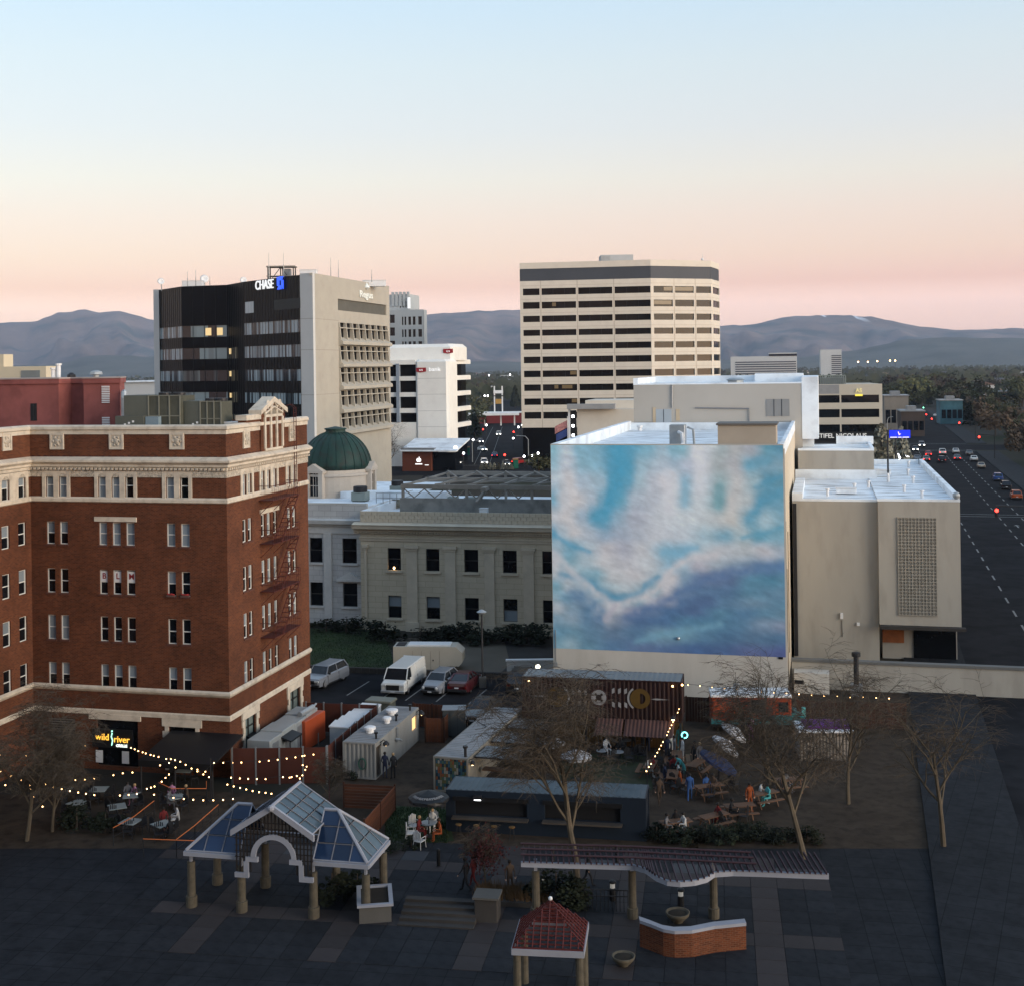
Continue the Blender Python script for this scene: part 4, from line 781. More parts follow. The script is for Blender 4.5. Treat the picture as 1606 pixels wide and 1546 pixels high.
zu = (FC.face(618, 894)[1], FC.face(618, 859)[1]); zl_ = (FC.face(618, 968.5)[1], FC.face(618, 933.5)[1])
b = MB(); b.wall(0, CW, 0, zc1, [(a, c, *z) for a, c in cx_ for z in (zu, zl_)], .3); b.quad((0, 16, 0), (0, 0, 0), (0, 0, zc1), (0, 16, zc1)); b.obj('wall', CBEIGE, court)
for k, (a, c) in enumerate(cx_):
 for j, z in enumerate((zu, zl_)):
  wnd = add_win(court, (a + c) / 2, .22, z[0], c - a, z[1] - z[0], 'b' if (j == 1 and k in (0, 1)) else ('w' if (k == 0 and j == 0 and False) else 'd'), 'b' if (j == 1 and k == 3) else 'd', 0, .05, mat('dark_sash', (0.06, 0.055, 0.05), 0.6))
  MB().box(a - .14, c + .14, -.14, .05, z[0] - .22, z[0] - .002).obj('sill', CTRIM, court)
x, z = FC.face(618, 893, .1); tag(MB().lathe([(.03, 0), (.03, .1), (.1, .13), (.06, .26)], 8).obj('desk_lamp', WARMLAMP, None, tuple(FC.m @ Vector((x, .12, zu[0] + .06))), 0), 'small lit lamp in the leftmost upper courthouse window', 'lamp')
for pxs in ((571, 577), (637, 656), (697, 716), (759, 777), (820, 839), (881, 899)):
 x0, x1 = [FC.face(p, 900)[0] for p in pxs]; zt_ = FC.face(646, 855)[1]
 o = MB().box(x0 + .08, x1 - .08, -.14, .0 - .001, .9, zt_ - .5).obj('pilaster', CTRIM, court); MB().box(x0, x1, -.2, -.001, zt_ - .498, zt_ - .28).box(x0 - .1, x1 + .1, -.28, -.002, zt_ - .278, zt_).obj('capital', CTRIM, o); MB().box(x0 - .05, x1 + .05, -.24, -.001, 0, .898).obj('plinth', CTRIM, o)
def band(name, x0, x1, pr, m, parent, y0=0.0):
 b = MB(); b.extrude_x([(y0 - p, z) for p, z in pr][::-1], x0, x1); return b.obj(name, m, parent)
zk = FC.face(700, 846)[1]
band('architrave', -.1, CW, [(0, zk - .22), (.08, zk - .22), (.08, zk), (.16, zk + .02), (.16, zk + .12), (0, zk + .12)], CTRIM, court)
band('cornice', -.62, CW, [(0, zc0 - .35), (.12, zc0 - .35), (.14, zc0 - .12), (.34, zc0 - .1), (.34, zc0 + .12), (.72, zc0 + .2), (.78, zc0 + .45), (.86, zc0 + .62), (.1, zc0 + .8), (0, zc0 + .8)], CTRIM, court)
dm2 = MB().box(-.08, .08, -.12, 0, -.16, 0).mesh('dentil', CTRIM)
for k in range(66): inst(dm2, 'dentil', court, (-.2 + k * .31, -.15, zc0 - .105))
# parapet of separate stone blocks
zp = zc0 + .82; hb = (zc1 - zp) / 3
sm_ = MB().bev(-.28, .28, -.06, .2, 0, hb - .02, .012).mesh('stone', CTRIM)
for r_ in range(3):
 for k in range(34): inst(sm_, 'stone', court, (.32 + k * .6 + (.3 if r_ % 2 else 0), 0, zp + r_ * hb))
zrc = zc1 - .9
MB().box(.35, CW, .4, 24, zrc - .3, zrc).obj('roof', WHITE_ROOF, court)
MB().box(.02, .36, .21, 10, zrc - .2, zc1 - .0).obj('parapet', WHITE_ROOF, court)
# set back concrete equipment wall and steel frame above it
yw = 3.2; xw0 = FC.face(627, 790, yw)[0]; zw = FC.face(740, 782, yw)[1]
MB().box(xw0, CW, yw, yw + .3, zrc, zw).obj('equipment_wall', mat('weathered_concrete', (0.20, 0.195, 0.18), 0.9, 0.25, 0.5, 0.2, var2=(0.13, 0.13, 0.12)), court)
TRUSS = mat('weathered_steel', (0.21, 0.19, 0.165), 0.7, 0.2, 1.0, metal=0.1)
tf = thing('roof_frame', 'rusty beige steel lattice frame on the courthouse roof', 'steel frame', tuple(FC.o), -FC.yaw)
yt0 = 4.5; zt_ = FC.face(700, 760, yt0)[1]; xt0 = FC.face(629, 760, yt0)[0]; yt1 = FC.top(760, 739, zt_)[1]; yt1 = min(yt1, 23)
for yy in (yt0, (yt0 + yt1) / 2, yt1): MB().box(xt0, CW, yy - .16, yy + .16, zt_ - .45, zt_).obj('beam', TRUSS, tf)
for k in range(8): x = xt0 + .2 + k * 3.4; MB().box(x - .1, x + .1, yt0 + .165, yt1 - .165, zt_ - .26, zt_ - .06).obj('crossbeam', TRUSS, tf)
for k in range(7):
 x = xt0 + .2 + k * 3.4; MB().tube([(x, yt0 + .2, zt_ + .0), (x + 3.4, (yt0 + yt1) / 2, zt_ + .04)], .09, 4).obj('brace', TRUSS, tf); MB().tube([(x + 3.4, (yt0 + yt1) / 2, zt_ + .02), (x, yt1 - .2, zt_ + .04)], .09, 4).obj('brace', TRUSS, tf)
for x in (xt0 + .2, xt0 + 7, xt0 + 13.8, xt0 + 20):
 for yy in (yt0, yt1): MB().box(x - .13, x + .13, yy - .13, yy + .13, zrc, zt_ - .452).obj('post', TRUSS, tf)
for k in range(6): x = xt0 + .3 + k * 2.2; MB().tube([(x, yt0, zt_ - .45), (x + 1.1, yt0, zw - .1)], .07, 4).obj('diagonal', TRUSS, tf); MB().tube([(x + 2.2, yt0, zt_ - .45), (x + 1.1, yt0, zw - .1)], .07, 4).obj('diagonal', TRUSS, tf)
xk = FC.face(765, 765, yt0)[0]; MB().box(xk - .25, xk + .25, yw - .6, yt0 - .17, zt_ - .5, zt_ - .1).obj('strut', TRUSS, tf); MB().tube([(xk - .05, yt0, zt_ - .3), (xk - .6, yw - .9, zw - .3)], .2, 4).obj('raking_strut', TRUSS, tf)
xk2 = FC.face(758, 797, 1.5)[0]; t = thing('roof_box', 'small white cabinet in front of the equipment wall', 'cabinet', tuple(FC.m @ Vector((xk2, 1.4, zrc))), -FC.yaw); MB().bev(-.4, .4, 0, .6, 0, 1.1, .04).obj('cabinet_body', WHITE, t); MB().box(-.43, .43, -.03, .63, 1.102, 1.16).obj('cabinet_lid', WHITE, t)
# grey main block at the left
XM0 = -20.0; YM = 1.9; zm1 = FC.face(520, 791, YM)[1]; zmc = FC.face(520, 822, YM)[1]
gx = [tuple(FC.face(p, 900, YM)[0] for p in q) for q in ((486, 506), (537.5, 560))]; gzu = (FC.face(548, 883, YM)[1], FC.face(548, 844, YM)[1]); gzl = (FC.face(548, 951, YM)[1], FC.face(548, 914, YM)[1])
hol = [(a, c, *z) for a, c in gx for z in (gzu, gzl)] + [(gx[0][0] - 3.3 * k, gx[0][1] - 3.3 * k, *z) for k in (1, 2) for z in (gzu, gzl)]
b = MB(); b.wall(XM0, .0, 0, zm1, hol, .3, 'y', YM); b.obj('wall', CGREY, court)
for a, c, z0, z1 in hol:
 add_win(court, (a + c) / 2, YM + .22, z0, c - a, z1 - z0, 'd', 'd', 0, .05, MATS['dark_sash']); MB().box(a - .14, c + .14, YM - .14, YM + .05, z0 - .2, z0 - .002).obj('sill', GTRIM, court)
band('cornice', XM0, -.02, [(0, zmc - .9), (.1, zmc - .9), (.1, zmc - .2), (.3, zmc - .15), (.3, zmc + .05), (.6, zmc + .1), (.7, zmc + .5), (0, zmc + .6)], GTRIM, court, YM)
a, c = gx[1]; o = MB(); zt2 = gzl[1] + .2
o.extrude_y([(a - .5, zt2 + .25), (c + .5, zt2 + .25), ((a + c) / 2, zt2 + .95)], YM - .3, YM - .001); o.box(a - .55, c + .55, YM - .35, YM - .002, zt2, zt2 + .248); o.obj('pediment', GTRIM, court)
for pxs in ((509, 521),): x0, x1 = [FC.face(p, 900, YM)[0] for p in pxs]; MB().box(x0, x1, YM - .18, YM - .001, .6, zmc - .902).obj('pilaster', GTRIM, court)
MB().box(XM0 + .3, -.1, YM + .4, 30, zm1 - .6, zm1 - .25).obj('main_roof', WHITE_ROOF, court); MB().box(XM0, 0, YM + .002, YM + .4, zm1 - .5, zm1 + .12).obj('parapet', GREIGE, court)
MB().box(-6, 6, 10, 12, zm1 - .24, zm1 + .5).obj('roof_ridge', WHITE_ROOF, court)
# dome
DY = 14.0; dcx, dz0 = FC.face(527, 734, DY); dr_ = FC.face(579.6, 734, DY)[0] - dcx; dzb = zm1 - .3
COPPER = mat('green_copper', (0.012, 0.038, 0.030), 0.6, 0.3, 0.8, 0.1, var2=(0.02, 0.028, 0.022))
dome = MB(); dome.smooth = True
dome.lathe([(dr_ * math.cos(t * math.pi / 20 * .92), dz0 + dr_ * 1.05 * math.sin(t * math.pi / 20 * .92)) for t in range(11)], 40, dcx, DY); do = dome.obj('dome', COPPER, court)
zcap = dz0 + dr_ * 1.05 * math.sin(math.pi / 2 * .92)
MB().lathe([(dr_ * .30, zcap - .35), (dr_ * .27, zcap + .12), (dr_ * .31, zcap + .16), (dr_ * .31, zcap + .3), (dr_ * .2, zcap + .36), (.1, zcap + .5)], 16, dcx, DY).obj('dome_cap', COPPER, do)
for k in range(24):
 a = (k + .5) * math.pi / 12; rb = MB(); rb.tube([(dcx + math.cos(a) * (dr_ * math.cos(t * .1445) + .02), DY + math.sin(a) * (dr_ * math.cos(t * .1445) + .02), dz0 + dr_ * 1.05 * math.sin(t * .1445)) for t in range(11)], .045, 4); rb.obj('rib', COPPER, do)
DRUM = mat('cream_drum', (0.52, 0.44, 0.36), 0.8, 0.1, 1.0, 0.1)
dd = MB(); dd.lathe([(dr_ * 1.0, dzb), (dr_ * 1.0, dz0 - .7), (dr_ * 1.05, dz0 - .65), (dr_ * 1.05, dz0 - .4), (dr_ * 1.0, dz0 - .35), (dr_ * .99, dz0 + .02)], 40, dcx, DY); dro = dd.obj('drum', DRUM, court)
for ang in (-103, 4, -205, 100):
 a = R(ang); ca_, sa_ = math.cos(a), math.sin(a); o = MB(); o.m = Matrix.Translation((dcx + ca_ * dr_ * .98, DY + sa_ * dr_ * .98, dzb)) @ Matrix.Rotation(a + math.pi / 2, 4, 'Z'); hh = dz0 - dzb
 o.box(-1.15, -.6, -.45, .4, 0, hh - .25); o.box(.6, 1.15, -.45, .4, 0, hh - .25); o.box(-1.3, 1.3, -.55, .4, hh - .248, hh - .02); o.extrude_y([(-1.35, hh - .018), (1.35, hh - .018), (0, hh + .75)], -.6, .6); o.box(-.6, .6, -.35, .4, 0, .25)
 do_ = o.obj('dormer', DRUM, dro); p = MB(); p.m = o.m; p.box(-.6, .6, -.2, -.15, .25, hh - .25); pn_ = p.obj('pane', DARKGL, do_); q = MB(); q.m = o.m
 q.box(-.2, -.14, -.24, -.201, .25, hh - .25); q.box(.14, .2, -.24, -.201, .25, hh - .25); q.box(-.6, -.201, -.235, -.202, hh * .45, hh * .45 + .06); q.box(-.139, .139, -.235, -.202, hh * .45, hh * .45 + .06); q.box(.201, .6, -.235, -.202, hh * .45, hh * .45 + .06); q.obj('glazing_bar', DRUM, pn_)
# cooling units and rails on the courthouse roof
def fan_unit(label, px, py, y, s=1.0):
 x, _ = FC.face(px, py, y); t = thing('fan_unit', label, 'cooling unit', tuple(FC.m @ Vector((x, y, zm1 - .25))), -FC.yaw, 'fan units on the courthouse roof', s)
 MB().bev(-.8, .8, -.7, .7, .1, 1.0, .04).obj('cabinet', mat('sage_unit_paint', (0.20, 0.235, 0.22), 0.6, 0.1), t); MB().lathe([(.75, 1.002), (.75, 1.55), (.7, 1.6)], 16).obj('fan_shroud', STEEL, t); MB().box(-.7, .7, -.6, .6, 0, .1).obj('skid', STEEL, t)
fan_unit('grey green fan unit beside the courthouse dome', 565, 760, 7.5); fan_unit('grey green fan unit right of the dome behind the roof rail', 623, 750, 16, .9)
for k, px in enumerate((660, 705, 742)): 
 x, _ = FC.face(px, 770, 11); t = thing('fan_unit', ('leftmost', 'middle', 'rightmost')[k] + ' grey green box unit under the courthouse roof frame', 'cooling unit', tuple(FC.m @ Vector((x, 11, zrc))), -FC.yaw, 'box units under the roof frame'); MB().bev(-.9, .9, -.6, .6, .05, 1.25, .05).obj('cabinet', MATS['sage_unit_paint'], t); MB().box(-.7, .7, -.62, -.602, .3, 1.0).obj('fan_grille', STEEL, t)
rl = thing('roof_rail', 'thin metal guard rail on the white courthouse roof', 'railing', tuple(FC.m @ Vector((FC.face(590, 770, 6)[0], 6, zm1 - .25))), -FC.yaw)
for zz_ in (.55, 1.05): MB().tube([(0, 0, zz_), (3.0, 0, zz_), (3.0, 3, zz_)], .035, 5).obj('rail', GREY_METAL, rl)
for k in range(5): MB().tube([(k * .75, 0, 0), (k * .75, 0, 1.05)], .035, 5).obj('post', GREY_METAL, rl)
# ================================================================ vehicles
CARGL = glass('car_glass', (0.010, 0.012, 0.015), 0.03)
TYRE = RUBBER; RIM = mat('wheel_rim', (0.32, 0.32, 0.33), 0.35, 0.1, 3.0, metal=0.6)
CHROME = mat('bumper_metal', (0.42, 0.42, 0.42), 0.3, 0.1, 3.0, metal=0.6); PLATE = mat('plate_white', (0.55, 0.56, 0.58), 0.6, 0.05)
LENSR = mat('tail_lens', (0.16, 0.008, 0.008), 0.2, 0.05, 3.0); LENSW = mat('head_lens', (0.55, 0.56, 0.56), 0.1, 0.05, 3.0)
DARKTRIM = mat('dark_trim', (0.014, 0.014, 0.015), 0.6, 0.1, 3.0)
_wheel = {}
def wheel_mesh(r):
 if r not in _wheel:
  t = MB(); t.smooth = True; t.m = Matrix.Rotation(R(90), 4, 'Y'); t.lathe([(r * .62, -.10), (r * .96, -.11), (r, -.06), (r, .06), (r * .96, .11), (r * .62, .10)], 16)
  q = MB(); q.m = Matrix.Rotation(R(90), 4, 'Y'); q.lathe([(r * .2, -.108), (r * .6, -.095), (r * .63, -.05), (r * .63, .05), (r * .6, .095), (r * .2, .108)], 12)
  _wheel[r] = (t.mesh('wheel', TYRE), q.mesh('rim', RIM))
 return _wheel[r]
# profiles: stations along the length (front at y=0, x across), each (y, half width low, half width belt, z low, z belt, z roof or None, roof half width)
CARS = {
 'sedan': dict(L=4.6, body=[(0, .62, .60, .30, .62), (.12, .80, .78, .22, .70), (.9, .90, .86, .20, .84), (1.5, .92, .88, .20, .92), (3.6, .92, .88, .20, .98), (4.3, .88, .84, .22, 1.0), (4.55, .78, .74, .30, .92), (4.6, .7, .66, .4, .7)], cab=[(1.35, .80, .90), (2.05, .60, 1.40), (3.2, .60, 1.42), (4.0, .74, 1.0)], wheels=(.85, 3.6), r=.32),
 'suv': dict(L=4.7, body=[(0, .70, .66, .34, .78), (.12, .86, .82, .28, .90), (.9, .93, .90, .26, 1.02), (1.4, .95, .92, .26, 1.08), (4.3, .95, .92, .26, 1.12), (4.62, .90, .86, .30, 1.08), (4.7, .82, .8, .42, .95)], cab=[(1.2, .84, 1.05), (1.75, .68, 1.66), (4.1, .68, 1.70), (4.6, .80, 1.08)], wheels=(.9, 3.7), r=.37),
 'retro': dict(L=4.3, body=[(0, .55, .50, .32, .66), (.10, .78, .66, .25, .84), (.7, .86, .74, .22, 1.0), (1.3, .88, .86, .22, 1.06), (3.9, .88, .86, .22, 1.08), (4.25, .82, .8, .28, 1.0), (4.3, .76, .74, .4, .9)], cab=[(1.1, .78, 1.04), (1.75, .62, 1.56), (3.5, .62, 1.60), (4.15, .72, 1.06)], wheels=(.8, 3.4), r=.34),
 'van': dict(L=5.6, body=[(0, .92, .90, .42, .95), (.08, .98, .95, .38, 1.06), (.55, 1.0, .97, .36, 1.16), (.75, 1.0, .98, .36, 1.22), (5.45, 1.0, .98, .36, 1.26), (5.6, .98, .95, .45, 1.2)], cab=[(.62, .95, 1.20), (1.25, .86, 2.02), (5.4, .86, 2.06), (5.56, .92, 1.24)], wheels=(1.0, 4.3), r=.38, solid=1.9),
}
_cars = {}
def car_meshes(kind, paint):
 key = (kind, paint.name)
 if key in _cars: return _cars[key]
 c = CARS[kind]; b = MB(); b.smooth = False
 rings = []
 for (y, wl_, wb, zl, zb) in c['body']: rings.append([(-wl_, y, zl), (wl_, y, zl), (wl_ + .02, y, (zl + zb) * .5), (wb, y, zb - .06), (wb - .1, y, zb), (-wb + .1, y, zb), (-wb, y, zb - .06), (-wl_ - .02, y, (zl + zb) * .5)])
 b.loft([r[::-1] for r in rings])
 cab = c['cab']; (y0, w0, z0), (y1, w1, z1), (y2, w2, z2), (y3, w3, z3) = cab
 # roof shell and pillars
 th = .07
 b.loft([[(-w1, y1 - .04, z1 - th), (w1, y1 - .04, z1 - th), (w1 - .08, y1 + .06, z1), (-w1 + .08, y1 + .06, z1)], [(-w2, y2 + .04, z2 - th), (w2, y2 + .04, z2 - th), (w2 - .08, y2 - .06, z2), (-w2 + .08, y2 - .06, z2)]])
 for s in (-1, 1):
  b.tube([(s * w0, y0, z0 - .02), (s * w1, y1, z1 - .03)], .05, 4); b.tube([(s * w3, y3, z3 - .02), (s * w2, y2, z2 - .03)], .07, 4)
  ym = (y1 + y2) / 2 - .1; wm = (w1 + w2) / 2; b.tube([(s * (w0 + .02), ym, z0), (s * wm, ym, z1 - .03)], .05, 4)
  if c.get('solid'): ys = c['solid']; b.quad((s * (w0 + .02), ys, z0 - .05), (s * (w3 + .02), y3 - .1, z3 - .05), (s * (w2 + .005), y2, z2 - th), (s * (w1 + .005), ys, z1 - th))
 body = b.mesh('body', paint)
 gl = {}
 g = MB(); g.quad((-w0, y0, z0), (w0, y0, z0), (w1 - .03, y1, z1 - .05), (-w1 + .03, y1, z1 - .05)); gl['windscreen'] = g.mesh('windscreen', CARGL)
 g = MB(); g.quad((w3, y3, z3), (-w3, y3, z3), (-w2 + .03, y2, z2 - .05), (w2 - .03, y2, z2 - .05)); gl['rear_window'] = g.mesh('rear_window', CARGL)
 for s in (-1, 1):
  ye = c.get('solid') or None
  g = MB()
  if ye: g.quad((s * (w0 - .0), y0 + .1, z0), (s * (w0 + .0), ye - .05, z0), (s * (w1 - .01), ye - .05, z1 - th), (s * (w1 - .01), y1 + .05, z1 - th))
  else: g.quad((s * (w0 - .0), y0 + .1, z0), (s * (w3 - .0), y3 - .1, z3), (s * (w2 - .01), y2, z2 - th), (s * (w1 - .01), y1, z1 - th))
  gl['side_window%d' % s] = g.mesh('side_window', CARGL)
 hw = c['body'][1][1]; zb = c['body'][1][4]
 if kind == 'retro': hl = MB().ball((0, 0, 0), .13, .08, .13, 8, 5); tl = MB().ball((0, 0, 0), .09, .06, .14, 8, 5)
 else: hl = MB().bev(-.2, .2, -.05, .05, -.07, .07, .015); tl = MB().bev(-.16, .16, -.05, .05, -.09, .09, .015)
 lamps = {k: hl.mesh('headlight', m) for k, m in (('off', LENSW), ('on', HEADLAMP))}; tails = {k: tl.mesh('taillight', m) for k, m in (('off', LENSR), ('on', REDLAMP))}
 fb = MB().bev(-hw - .02, hw + .02, -.06, .10, .28, .46, .03).mesh('bumper', CHROME if kind == 'van' else DARKTRIM)
 gr = MB().box(-hw * .55, hw * .55, -.03, .05, .5, .5 + (zb - .5) * .7).mesh('grille', DARKTRIM); pl = MB().box(-.17, .17, -.075, -.06, .34, .44).mesh('number_plate', PLATE)
 _cars[key] = (c, body, gl, lamps, tails, fb, gr, pl, hw, zb); return _cars[key]
def car(name, label, kind, paint, loc, rz, group=None, head='off', tail='off', scale=1.0, cat='car'):
 c, body, gl, lamps, tails, fb, gr, pl, hw, zb = car_meshes(kind, paint)
 t = thing(name, label, cat, loc, rz, group, scale if scale != 1.0 else None); L = c['L']
 inst(body, 'body', t); [inst(m, 'side_window' if k.startswith('side') else k, t) for k, m in gl.items()]
 for s in (-1, 1):
  inst(lamps[head], 'headlight', t, (s * (hw - .22), -.005, zb - .16)); inst(tails[tail], 'taillight', t, (s * (hw - .18), L - .05, zb - .10))
  for y in c['wheels']:
   tw, rw = wheel_mesh(c['r']); wo = inst(tw, 'wheel', t, (s * (c['body'][2][1] - .10), y, c['r'])); inst(rw, 'rim', wo, (s * .01, 0, 0))
  inst(mirror_m, 'mirror', t, (s * (c['cab'][0][1] + .14), c['cab'][0][0] + .25, c['cab'][0][2] + .06))
 inst(MB().box(-c['body'][3][1] - .03, c['body'][3][1] + .03, c['wheels'][0] + .45, c['wheels'][1] - .45, c['body'][3][3] - .02, c['body'][3][3] + .1).mesh('sill', DARKTRIM), 'sill', t)
 for yj in (c['cab'][0][0] + .05, (c['cab'][1][0] + c['cab'][2][0]) / 2): inst(seam_m, 'door_seam', t, (0, yj, c['body'][3][3]), 0, None, (c['body'][3][1] + .024, 1, c['body'][3][4] - c['body'][3][3] - .1))
 inst(fb, 'bumper', t); inst(fb, 'bumper', t, (0, L, 0), R(180)); inst(gr, 'grille', t); inst(pl, 'number_plate', t); inst(pl, 'number_plate', t, (0, L, .2), R(180))
 return t
seam_m = MB().box(-1, 1, -.008, .008, .1, 1).mesh('door_seam', DARKTRIM)
mirror_m = MB().bev(-.09, .09, -.05, .05, -.06, .08, .02).mesh('mirror', DARKTRIM)
CP = {k: mat('car_paint_' + k, c, 0.3, 0.04, 1.0, coat=0.6) for k, c in dict(white=(.58, .58, .56), silver=(.17, .18, .20), maroon=(.05, .006, .008), black=(.010, .010, .012), red=(.25, .012, .012), blue=(.02, .06, .20), orange=(.32, .07, .02), grey=(.12, .125, .13), tan=(.3, .26, .2)).items()}
# ================================================================ downtown towers
def pd(px, d): r = ray(px, 575); return Vector((r.x * d, d, 0))
def facet(parent, p0, p1):
 """matrix data for a flat facade from p0 (left) to p1 (right) seen from the camera: local x along it, -y outwards"""
 loc = Vector(p0); v = Vector(p1) - loc; return loc, math.atan2(v.y, v.x), v.length
class Fac:
 def __init__(s, parent, p0, p1):
  s.parent = parent; s.o, s.a, s.L = facet(parent, p0, p1); s.m = Matrix.Translation(s.o) @ Matrix.Rotation(s.a, 4, 'Z'); s.inv = s.m.inverted()
  s.fr = Frame(s.o.x, s.o.y, -s.a)
 def put(s, mb, name, m, parent=None): return mb.obj(name, m, parent or s.parent, None if parent else tuple(s.o), 0 if parent else s.a)
 def xz(s, px, py, y=0.0): return s.fr.face(px, py, y)
def blinds(name, dark, pale, freq, thr):
 m = bpy.data.materials.new(name); m.use_nodes = True; n, l = m.node_tree.nodes, m.node_tree.links; b = n['Principled BSDF']; b.inputs['Roughness'].default_value = 0.08
 tc = n.new('ShaderNodeTexCoord'); oi = n.new('ShaderNodeObjectInfo'); sp = n.new('ShaderNodeSeparateXYZ'); l.new(tc.outputs['Object'], sp.inputs[0])
 m1 = n.new('ShaderNodeMath'); m1.operation = 'MULTIPLY'; l.new(sp.outputs['X'], m1.inputs[0]); m1.inputs[1].default_value = freq
 fl = n.new('ShaderNodeMath'); fl.operation = 'FLOOR'; l.new(m1.outputs[0], fl.inputs[0])
 cb = n.new('ShaderNodeCombineXYZ'); l.new(fl.outputs[0], cb.inputs[0]); l.new(oi.outputs['Random'], cb.inputs[1])
 wn_ = n.new('ShaderNodeTexWhiteNoise'); wn_.noise_dimensions = '2D'; l.new(cb.outputs[0], wn_.inputs['Vector'])
 nz = n.new('ShaderNodeTexNoise'); nz.inputs['Scale'].default_value = 0.35; c2 = n.new('ShaderNodeCombineXYZ'); l.new(sp.outputs['X'], c2.inputs[0]); l.new(oi.outputs['Random'], c2.inputs[1]); l.new(c2.outputs[0], nz.inputs['Vector'])
 ad = n.new('ShaderNodeMath'); ad.operation = 'ADD'; l.new(wn_.outputs[0], ad.inputs[0]); l.new(nz.outputs[0], ad.inputs[1])
 mr = n.new('ShaderNodeMapRange'); mr.inputs[1].default_value = thr; mr.inputs[2].default_value = thr + .3; l.new(ad.outputs[0], mr.inputs[0])
 mx = n.new('ShaderNodeMix'); mx.data_type = 'RGBA'; l.new(mr.outputs[0], mx.inputs[0]); mx.inputs[6].default_value = (*dark, 1); mx.inputs[7].default_value = (*pale, 1); l.new(mx.outputs[2], b.inputs['Base Color']); return m
BLIND = blinds('vertical_blinds_behind_glass', (0.014, 0.02, 0.026), (0.36, 0.43, 0.46), 1.6, 0.74)
BLACKP = mat('black_curtain_panel', (0.006, 0.006, 0.007), 0.25, 0.2, 0.3, spec=0.06, rand=0.2); CHC = mat('warm_concrete', (0.38, 0.35, 0.295), 0.85, 0.06, 0.3, 0.1, var2=(0.36, 0.33, 0.28)); CHG = mat('cool_concrete', (0.50, 0.50, 0.49), 0.85, 0.06, 0.3, 0.1)
BRONZE = glass('bronze_tower_glass', (0.009, 0.0075, 0.007), 0.05, spec=0.1)
# ---------------------------------------------------------------- black glass and concrete bank tower
cA, cB, cC, cD, cE, cF, cF2 = [pd(*p) for p in ((492, 233), (472, 234.5), (383, 251), (357, 259), (286, 262), (251.5, 272), (243, 272.6))]
zk1 = P(480, 431, 233.8).z
FKv = Frame(cA.x, cA.y); SL = FKv.side(611, 500, 0)[0]; cG = FKv.m @ Vector((0, SL, 0))
bank = thing('bank_tower', 'black glass and concrete bank tower with sculpted window fins', 'building')
core = MB(); back = [cG + Vector((-30, 22, 0)), cF2 + Vector((-1, 12, 0))]
core.prism([tuple(p[:2]) for p in (cA + Vector((-.3, .5, 0)), cG + Vector((-.4, -.1, 0)), back[0], back[1], cF2 + Vector((.3, .5, 0)), cF + Vector((0, .6, 0)), cE + Vector((0, .6, 0)), cD + Vector((0, .6, 0)), cC + Vector((.2, .6, 0)), cB + Vector((.2, .6, 0)))], 0, zk1 - .5)
core.obj('core', BLACKP, bank)
bands = [(P(385, y0, 251).z, P(385, y1, 251).z) for y0, y1 in ((526, 507.5), (562, 544), (597.7, 580.5), (632, 615.7))]; bands += [(bands[-1][0] - 4.5 * k, bands[-1][1] - 4.5 * k) for k in (1, 2, 3)]
def black_facade(p0, p1, windows=True, blind=BLIND, gap=1.05, upto=None):
 f = Fac(bank, p0, p1); L = f.L; levels = sorted([z for b_ in bands for z in b_])
 edges = [0] + levels + [zk1]
 spd = MB()
 for a, c in zip(edges[0::2], edges[1::2]): spd.box(0, L, 0, .3, a, c)
 f.put(spd, 'spandrel', BLACKP)
 if windows:
  for (z0, z1) in bands:
   wo = f.put(MB().box(.05, L - .05, .1, .28, z0, z1), 'window_band', blind)
 else: f.put(MB().box(0, L, .05, .28, 0, zk1 - .01), 'dark_glazing', BLACKP)
 mu = MB(); n = max(2, int(L / gap))
 for k in range(n + 1): x = L * k / n; mu.box(x - .03, x + .03, -.06, -.002, bands[-1][0], zk1)
 o = f.put(mu, 'mullions', BLACK); o['kind'] = 'stuff'
 return f
f1 = black_facade(cC, cB); f2 = black_facade(cD, cC, False); f3 = black_facade(cE, cD, True, blinds('office_glass', (0.008, 0.012, 0.016), (0.22, 0.29, 0.30), 0.5, 0.95), 2.6); f4 = black_facade(cF, cE)
for pxs, pys, row in (((340, 349), None, 0), ((322, 331), None, 0)):
 (z0, z1) = bands[row]; x0 = f3.xz(pxs[0], 520)[0]; x1 = f3.xz(pxs[1], 520)[0]; f3.put(MB().box(x0, x1, .06, .098, z0 + .3, z1 - .5), 'lit_pane', WARMGL)
for row in (1, 2, 3, 4):
 z0, z1 = bands[row]; f2.put(MB().box(.35, .35 + f2.L * .55, .02, .048, z0, z1 + .0), 'window', blinds('stair_glass%d' % row, (0.02, 0.018, 0.012), (0.2, 0.16, 0.1), 1.5, 1.0)); f2.put(MB().box(.9, 2.2, -.02, .018, z0 + .9, z1 - .2), 'lit_pane', WARMGL)
x0, z0 = f1.xz(385, 492); x1, z1 = f1.xz(398, 473); f1.put(MB().box(x0, x1, -.06, -.012, z0, z1), 'top_window', BLIND)
x0, z0 = f1.xz(430, 487); x1, z1 = f1.xz(471, 467); f1.put(MB().box(x0, x1, -.05, -.01, z0, z1), 'dark_louver', BLACK)
fe_ = Fac(bank, cB, cA); fe_.put(MB().box(0, fe_.L, 0, .6, 0, zk1 + .25), 'end_wall', CHG); fe2 = Fac(bank, cF2, cF); fe2.put(MB().box(0, fe2.L, -.2, .6, 0, zk1 + .1), 'end_wall', CHG)
fs = Fac(bank, cA, cG)          # concrete side with fins
zs = lambda px, py: fs.xz(px, py)
